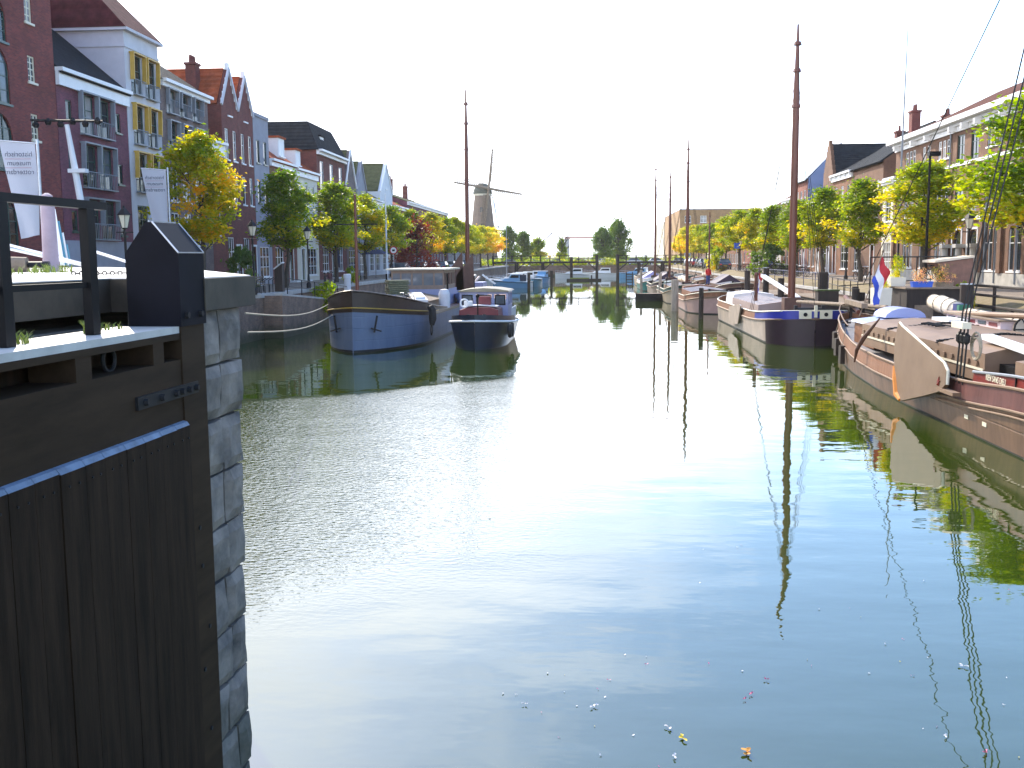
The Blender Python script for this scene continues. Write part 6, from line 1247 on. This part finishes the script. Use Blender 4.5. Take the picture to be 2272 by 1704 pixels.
# ------------------------------------------------------------------ bicycles
def bicycle(label, fm, x, y, z, rz, g):
    t = thing('bicycle', label, 'bicycle', (x, y, z), rz, g)
    for xx in (-.52, .52):
        wb = torus(MB(), (xx, 0, .34), .32, .022, 'y', 18, 5); wo = wb.build('wheel', TYRE, t); c = MB()
        for k in range(6): a = k * math.pi / 6; c.tube([(xx - .3 * math.cos(a), 0, .34 - .3 * math.sin(a)), (xx + .3 * math.cos(a), 0, .34 + .3 * math.sin(a))], .004, 3)
        c.build('spokes', STEEL, wo)
    c = MB(); P = {'bb': (-.05, 0, .3), 'st': (-.2, 0, .82), 'hd': (.36, 0, .86), 'hl': (.4, 0, .7), 'r': (-.52, 0, .34), 'f': (.52, 0, .34)}
    for a, b_ in (('bb', 'st'), ('bb', 'hl'), ('st', 'hd'), ('r', 'bb'), ('r', 'st'), ('hd', 'f')): c.tube([P[a], P[b_]], .018, 6)
    c.build('frame', fm, t); c = MB(); c.tube([(.34, 0, .84), (.3, 0, 1.05)], .014, 6); c.tube([(.18, -.28, 1.05), (.32, -.12, 1.07), (.32, .12, 1.07), (.18, .28, 1.05)], .014, 6); c.build('handlebar', STEEL, t)
    c = MB(); c.prism([(-.34, .88), (-.08, .9), (-.06, .94), (-.32, .96)], 'y', -.07, .07); c.build('saddle', BLACK, t); c = MB(); c.bar((-.75, 0, .72), (-.3, 0, .74), .12, .02); c.build('carrier', IRON, t); return t
bk = bicycle('dark bicycle leaning by the lantern behind the blue barge', BLACK, -19.3, 75, ZS, R(100), 'bicycles parked on the left quay')
bicycle('maroon bicycle parked second from the lantern on the left quay', MAR, -19.5, 77.2, ZS, R(80), 'bicycles parked on the left quay'); dup(bk, (-19.9, 79, ZS), R(130), label='third black bicycle on the left quay, turned towards the houses')
dup(bk, (-21.6, 33.5, ZS), R(90), label='bicycle under the large museum banner at the left edge')
for k in range(14):
    dup(bk, (18.9 + .1 * (k % 3), 94.0 + k * 1.45, ZS), R(rrand(-12, 12)), label='%s bicycle from the near end of the row behind the blue railing' % ORD[k], group='bicycles in the row behind the blue railing')
for k, (x, y, a) in enumerate(((20.4, 79.5, 60), (20.9, 80.6, 75), (20.6, 81.8, 100))): dup(bk, (x, y, ZS), R(a), label='%s bicycle of the small group by the third right lantern' % ORD[k], group='bicycles by the third right lantern')
for k, (x, y, z, a) in enumerate(((16.0, 50.6, 3.03, 30), (16.9, 51.2, 2.2, 70))): dup(bk, (15.6 + .5 * k, 48.6 + .6 * k, 3.03), R(a), label=['bicycle standing among the flower planters on the deck house', 'second bicycle behind the flowers on the deck house'][k], group='bicycles on the deck house')
for k in range(5): dup(bk, (18.8, 122 + k * 2.2, ZS), R(rrand(-10, 20)), label='%s bicycle of the far row before the red blind wall' % ORD[k], group='bicycles before the red blind wall')
for k, (x, y, a) in enumerate(((-9.9, 53.2, 20), (-9.5, 54.3, -35), (-12.1, 53.6, 100))): dup(bk, (x, y, 1.62), R(a), label=['bicycle lying against the right bulwark of the blue barge', 'second bicycle on the foredeck of the blue barge', 'bicycle on the left side of the blue barge foredeck'][k], group='bicycles on the blue barge')
# ------------------------------------------------------------------ cars
def car(label, bm_, x, y, z, rz, g):
    t = thing('parked_car', label, 'car', (x, y, z), rz, g)
    side = [(-2.1, .35), (-2.15, .75), (-1.9, .95), (-1.1, 1.0), (1.0, .98), (2.0, .8), (2.12, .55), (2.08, .32)]
    c = MB(); c.prism(side, 'y', -.84, .84); bo = c.build('body', bm_, t)
    c = MB(); lo = [(-1.75, -.78, .98), (1.1, -.78, .985), (1.1, .78, .985), (-1.75, .78, .98)]; hi = [(-1.25, -.6, 1.42), (.35, -.6, 1.45), (.35, .6, 1.45), (-1.25, .6, 1.42)]; c.add(lo + hi, [(0, 1, 5, 4), (1, 2, 6, 5), (2, 3, 7, 6), (3, 0, 4, 7), (4, 5, 6, 7)]); c.build('windows', GLASS_L, t)
    c = MB(); c.box(-1.3, -.62, 1.43, .4, .62, 1.475); c.build('roof', bm_, bo)
    for xx in (-1.3, 1.35):
        for yy in (-.8, .8): c = MB(); c.tube([(xx, yy - .09, .32), (xx, yy + .09, .32)], .32, 14); wo = c.build('wheel', TYRE, t); c = MB(); c.tube([(xx, yy + (.092 if yy > 0 else -.092), .32), (xx, yy + (.1 if yy > 0 else -.1), .32)], .2, 10); c.build('rim', STEEL, wo)
    for yy in (-.6, .6): c = MB(); c.box(2.02, yy - .16, .58, 2.12, yy + .16, .72); c.build('headlight', WHITE, t); c = MB(); c.box(-2.17, yy - .14, .66, -2.1, yy + .14, .8); c.build('tail_light', SRED, t)
    c = MB(); c.box(-2.18, -.25, .45, -2.14, .25, .56); c.build('number_plate', YEL, t); return t
CARS = [mat('car_silver', (.42, .44, .47), .25, .05, 1, metal=.6, coat=1), mat('car_dark', (.03, .04, .05), .2, .1, 1, coat=1), mat('car_white', (.78, .78, .78), .25, .04, 1, coat=1), mat('car_blue', (.05, .10, .25), .25, .1, 1, coat=1), mat('car_red', (.40, .03, .03), .25, .1, 1, coat=1)]
cs = [car('pale silver car parked behind the wheelhouse of the blue barge', CARS[0], -20.2, 111, ZS, R(90), 'cars parked on the left quay')]
cn = ['silver', 'dark', 'white', 'blue', 'red']
protos = [cs[0]] + [None] * 4
def getcar(i, x, y, z, rz, label, g):
    if protos[i] is None: protos[i] = car(label, CARS[i], x, y, z, rz, g); return
    dup(protos[i], (x, y, z), rz, label=label, group=g)
for k, i in enumerate((1, 0, 3, 1, 2, 0, 4, 1, 2)): getcar(i, 18.75 + .1 * (k % 2), 148 + k * 6.4, ZS, R(90 + rrand(-3, 3)), '%s parked car from the near end of the right row, %s' % (ORD[k], cn[i]), 'cars parked on the right quay')
for k, i in enumerate((2, 2, 0, 2, 1, 2)): getcar(i, 10.5 + k * 4.9, 234 if k > 1 else 240, 2.45, R(rrand(-4, 4)), '%s car from the left in the row at the right end of the bridge, %s' % (ORD[k], cn[i]), 'cars at the right bridge end')
for k, i in enumerate((0, 3, 1, 2, 0, 1)): getcar(i, -20.2, 124 + k * 9, ZS, R(90), '%s parked car beyond the silver one on the left quay, %s' % (ORD[k], cn[i]), 'cars parked on the left quay')
for k, i in enumerate((0, 2, 1, 4, 0)): getcar(i, -18 + k * 5.4, 241.5, 2.45, R(rrand(-3, 3)), '%s car from the left on the far bank road behind the bridge, %s' % (ORD[k], cn[i]), 'cars on the far bank')
# ------------------------------------------------------------------ bridge
def bridge(label, x0, x1, y0, z, piles):
    t = thing('timber_bridge', label, 'bridge', (x0, y0, 0)); W_3 = x1 - x0
    c = MB(); c.box(0, 0, z - .35, W_3, 2.6, z - .1); c.build('beam', WOODD, t); c = MB(); n = int(W_3 / .3)
    for k in range(n): c.box(k * W_3 / n, -.1, z - .097, (k + .88) * W_3 / n, 2.7, z)
    c.build('deck', WOODD, t)
    for yy in (0, 2.5):
        c = MB(); c.box(0, yy, z + 1.0, W_3, yy + .12, z + 1.12); c.build('handrail', WOODD, t); c = MB(); c.box(0, yy + .02, z + .5, W_3, yy + .1, z + .58); c.build('mid_rail', WOODD, t)
        for k in range(int(W_3 / 1.8) + 1): c = MB(); c.box(k * 1.8, yy, z, k * 1.8 + .12, yy + .12, z + .998); c.build('rail_post', WOODD, t)
    for (px, top) in piles:
        for yy in (-.3, 2.9): c = MB(); c.tube([(px, yy, -1), (px, yy, top)], .26, 10); c.build('pile', WOODD, t)
        c = MB(); c.bar((px, -.28, z - 1.7), (px + (1.6 if px < W_3 / 2 else -1.6), -.1, z - .35), .18, .18); c.build('brace', WOODD, t)
    return t
bridge('long timber footbridge on dark piles reaching from the left bank to the middle', -18.3, 1.7, 196, 3.55, ((4.5, 3.4), (9.5, 3.4), (14.9, 4.4), (19.7, 4.7)))
bridge('short timber bridge stub on piles from the right bank with open gap before it', 4.9, 17.2, 192, 3.5, ((.3, 4.75), (4.2, 3.4), (8.5, 3.4)))
t = thing('fender_beam', 'low floating timber fender with green weed between the middle bridge piles', 'fender', (-4.2, 193.2, 0)); c = MB(); c.box(0, 0, -.1, 6.4, .4, .35); c.build('beam', WOODD, t); c = MB(); c.box(.6, .02, .353, 4.2, .38, .55); c.build('weed', GRS, t)
for xx in (.9, 4.6): c = MB(); c.tube([(xx, .2, .3), (xx, .2, 1.0)], .13, 8); c.build('post', WOODD, t)
t = thing('mooring_ladder', 'dark timber ladder frame standing in the water at the right bridge stub', 'ladder', (6.6, 188, 0))
for xx in (0, 1.1): c = MB(); c.tube([(xx, 0, -.5), (xx, 0, 1.6)], .1, 6); c.build('rail', WOODD, t)
for zz in (.3, .75, 1.2): c = MB(); c.tube([(0, 0, zz), (1.1, 0, zz)], .07, 6); c.build('rung', WOODD, t)
# ------------------------------------------------------------------ people
SKIN = mat('skin', (.50, .30, .22), .6, .1, 4)
def person(label, x, y, z, rz, top, trou, hair, lean=0):
    me = bpy.data.meshes.new('body'); V = [(0, 0, .95), (0, 0, 1.2), (0, .0, 1.42), (0, 0, 1.53), (0, .02, 1.63), (0, .01, 1.72), (.17, 0, 1.42), (.24, .03, 1.15), (.22, .16, .93), (.22, .2, .85), (-.17, 0, 1.42), (-.24, .03, 1.15), (-.22, .14, .93), (-.22, .18, .85), (.1, 0, .9), (.11, .05, .5), (.12, 0, .08), (.12, .16, .04), (-.1, 0, .9), (-.12, -.02, .5), (-.14, -.08, .08), (-.14, .08, .04)]
    E_ = [(0, 1), (1, 2), (2, 3), (3, 4), (4, 5), (2, 6), (6, 7), (7, 8), (8, 9), (2, 10), (10, 11), (11, 12), (12, 13), (0, 14), (14, 15), (15, 16), (16, 17), (0, 18), (18, 19), (19, 20), (20, 21)]
    rad = [.15, .14, .13, .06, .095, .085, .07, .05, .04, .03, .07, .05, .04, .03, .1, .07, .05, .045, .1, .07, .05, .045]
    me.from_pydata(V, E_, []); o = bpy.data.objects.new('person', me); COL.objects.link(o); o.location = (x, y, z); o.rotation_euler = (lean, 0, rz)
    md = o.modifiers.new('skin', 'SKIN'); 
    for i, r_ in enumerate(rad): me.skin_vertices[0].data[i].radius = (r_, r_ * .8)
    me.skin_vertices[0].data[0].use_root = True
    s2 = o.modifiers.new('sub', 'SUBSURF'); s2.levels = 1; s2.render_levels = 1; me.materials.append(SKIN); tag(o, label, 'person')
    c = MB(); c.lathe([(.20, .9), (.185, 1.1), (.21, 1.35), (.17, 1.45), (.08, 1.52)], n=12); c.tube([(.17, 0, 1.42), (.245, .03, 1.15), (.22, .15, .95)], [.085, .068, .055], 8); c.tube([(-.17, 0, 1.42), (-.245, .03, 1.15), (-.22, .13, .95)], [.085, .068, .055], 8); c.build('jacket', top, o, smooth=True)
    c = MB(); c.tube([(.09, 0, .95), (.115, .05, .5), (.12, 0, .1)], [.13, .09, .07], 8); c.tube([(-.09, 0, .95), (-.12, -.02, .5), (-.14, -.08, .1)], [.13, .09, .07], 8); c.build('trousers', trou, o, smooth=True)
    c = MB(); c.lathe([(.11, 1.66), (.115, 1.73), (.08, 1.80), (.02, 1.82)], (0, -.015, 0), 10); c.build('hair', hair, o, smooth=True); return o
JEANS = mat('blue_jeans', (.04, .07, .25), .8, .2, 8); REDJ = mat('red_jacket', (.60, .02, .02), .7, .15, 6); DKJ = mat('dark_jacket', (.03, .03, .05), .7, .2, 6); HAIR = mat('brown_hair', (.08, .04, .02), .7, .2, 10)
person('person in bright red jacket and blue jeans standing on a barge deck at the right', 11.0, 97.9, 1.75, R(200), REDJ, JEANS, HAIR); person('person in dark jacket walking on the right quay before the bicycles', 19.3, 113.6, ZS, R(160), JEANS, DKJ, HAIR); person('person in brown coat beside the lantern near the round green bush', 19.5, 116.8, ZS, R(20), mat('brown_coat', (.16, .08, .05), .8, .2, 5), DKJ, HAIR)
fl = bpy.data.objects['tricolour_flag']; dup(fl, (10.9, 69.5, 1.9), scale=.62, label='small red white and blue flag by the stern hatch of the second barge')
for k, (x, y) in enumerate(((-21.6, 88.5), (-21.4, 103.5))):
    t = thing('parasol', ['dark folded parasol by the shop fronts beyond the bicycles', 'dark open parasol on the left quay near the round traffic sign'][k], 'parasol', (x, y, ZS)); MB().tube([(0, 0, 0), (0, 0, 3.0)], .03, 6).build('pole', WOODM, t); (MB().lathe([(.12, 1.2), (.22, 1.6), (.08, 3.0)], n=8) if k == 0 else MB().lathe([(1.5, 2.35), (1.45, 2.4), (.1, 3.0)], n=8)).build('canopy', mat('navy_parasol', (.01, .02, .06), .8, .2, 3), t)
# ------------------------------------------------------------------ benches, tables on the left quay
def bench(x, y, rz, label, g):
    t = thing('park_bench', label, 'bench', (x, y, ZS), rz, g); c = MB()
    for k in range(3): c.box(-.9, k * .14, .44, .9, k * .14 + .1, .48)
    c.build('seat', WOODM, t); c = MB()
    for k in range(3): c.box(-.9, .45, .56 + k * .14, .9, .48, .66 + k * .14)
    c.build('backrest', WOODM, t)
    for xx in (-.7, .7): c = MB(); c.bar((xx, .02, 0), (xx, .02, .44), .06, .06); c.bar((xx, .4, 0), (xx, .47, .95), .06, .06); c.build('leg', IRON, t)
    return t
b0 = bench(-19.6, 59.3, R(80), 'pale slatted bench just right of the pier capstone', 'benches on the left quay')
dup(b0, (-19.5, 61.4, ZS), R(82), label='second slatted bench towards the wedge topped column'); dup(b0, (-20.2, 92, ZS), R(88), label='slatted bench beyond the bicycles on the left quay')
for k in range(7): c = MB(); c.tube([(0, 0, 0), (0, 0, .75), (.3, 0, .9)], .03, 6); tag(c.build('rack_bracket', IRON, None, (-18.75, 57.6 + k * .75, 2.5)), '%s curved iron bracket in the row beside the benches' % ORD[k], 'bicycle rack', 'curved iron brackets on the left quay')
# ------------------------------------------------------------------ petals and leaves on the water
random.seed(21)
def water_pt(px, py):
    d = f + rr * (px - 1136) / 2300 - uu * (py - 852) / 2300; k = -4.5 / d.z; return (d.x * k, d.y * k)
def petal_mesh(n, s, m_):
    c = MB()
    for k in range(n):
        a = 2.4 * k + .3; l = s * (.75 + .35 * math.sin(k * 5.1 + n)); w_ = .55 + .25 * math.sin(k * 3.3); o = (s * .25 * math.cos(a * 1.7), s * .25 * math.sin(a * 1.7), .004 + .004 * k); P_ = [o]
        for q in range(-2, 3): P_.append((o[0] + l * (1 - .12 * q * q) * math.cos(a + q * w_ / 2), o[1] + l * (1 - .12 * q * q) * math.sin(a + q * w_ / 2), o[2] + .008 + .006 * math.cos(q + k)))
        c.add(P_, [(0, 1, 2), (0, 2, 3), (0, 3, 4), (0, 4, 5)])
    return c.mesh('petal', m_, fix=False)
PINKP = mat('pink_petal', (.65, .12, .25), .6, .1, 20); ORP = mat('orange_flower', (.75, .32, .04), .6, .1, 20); YEP = mat('yellow_leaf', (.75, .55, .03), .6, .1, 20)
pm = [petal_mesh(1, .05, FLOWER_W), petal_mesh(3, .035, FLOWER_W), petal_mesh(2, .035, PINKP), petal_mesh(1, .04, YEP)]
pet = [(1658, 1673, 9, 'orange flower head floating near the bottom edge'), (1515, 1641, 8, 'round yellow leaf floating left of the orange flower'), (1497, 1682, 5, 'white blossom floating at the bottom, left of the orange flower'), (1318, 1570, 6, 'largest white blossom in the left group of floating petals'), (1483, 1618, 6, 'white blossom floating above the yellow leaf'), (2136, 1480, 7, 'white blossom on the reflection of the rigging at the right'), (1700, 1510, 4, 'dark pink rose bud with stem floating below the mast reflection tip'), (1666, 1543, 4, 'magenta petal floating under the rose bud'), (1652, 1554, 3, 'white petal floating just below the magenta petal'), (1086, 1149, 5, 'lone pale petal floating far out, left of the middle'), (2186, 1672, 5, 'purple pink blossom at the lower right corner'), (1165, 1565, 4, 'pale petal at the left end of the floating petals'), (2098, 1637, 4, 'white pink blossom near the lower right rigging reflection')]
for i, (px, py, s, lb) in enumerate(pet):
    x, y = water_pt(px, py); big_ = [ORP, YEP][i] if i < 2 else (PINKP if any(w in lb for w in ('rose', 'magenta', 'purple')) else FLOWER_W)
    nm = 'leaf' if 'leaf' in lb else ('petal' if 'petal' in lb else 'blossom')
    tag(link('floating_' + nm, petal_mesh(8 if i == 0 else 5, s * .0075, big_), None, (x, y, .004), (0, 0, rrand(0, 6))), lb, nm, 'petals floating on the water')
small = [(1384, 1455), (1434, 1458), (1434, 1475), (1215, 1493), (1254, 1497), (1327, 1530), (1340, 1550), (1252, 1536), (1201, 1582), (1276, 1567), (1322, 1612), (1241, 1637), (1401, 1634), (1332, 1676), (1573, 1474), (1643, 1489), (1790, 1463), (1800, 1478), (1933, 1495), (1964, 1430), (2003, 1419), (2062, 1461), (2001, 1470), (1886, 1350), (1551, 1295), (1636, 1215), (1645, 1210), (2113, 1331), (2190, 1296), (2223, 1272), (2234, 1506), (2227, 1565), (2079, 1613), (2047, 1619), (2257, 1680), (1465, 1703), (1118, 1538), (1145, 1542), (1350, 1510), (1820, 1352), (1912, 1370), (2240, 1310), (1560, 1220), (2050, 1290), (2025, 1500)]
for k, (px, py) in enumerate(small):
    x, y = water_pt(px, py); o = link('floating_petal', pm[(0, 1, 2, 0, 3, 2)[k % 6]], None, (x, y, .004), (0, 0, rrand(0, 6)), rrand(.3, .6)); tag(o, 'tiny petal floating alone on the calm water in the foreground', 'petal', 'petals floating on the water')

# ------------------------------------------------------------------ thin air between here and the far end
hz = MB(); hz.box(-2600, -450, -1.6, 2600, 4100, 42)
ho = hz.build('haze', bpy.data.materials.new('haze_air')); ho['kind'] = 'stuff'
hm_ = ho.data.materials[0]; hm_.use_nodes = True; ht = hm_.node_tree; ht.nodes.clear(); ov = ht.nodes.new('ShaderNodeOutputMaterial'); pv = ht.nodes.new('ShaderNodeVolumePrincipled')
pv.inputs['Density'].default_value = 0.00011; pv.inputs['Color'].default_value = (1, .97, .92, 1); pv.inputs['Anisotropy'].default_value = 0.4; ht.links.new(pv.outputs[0], ov.inputs['Volume'])
cy.volume_bounces = 1
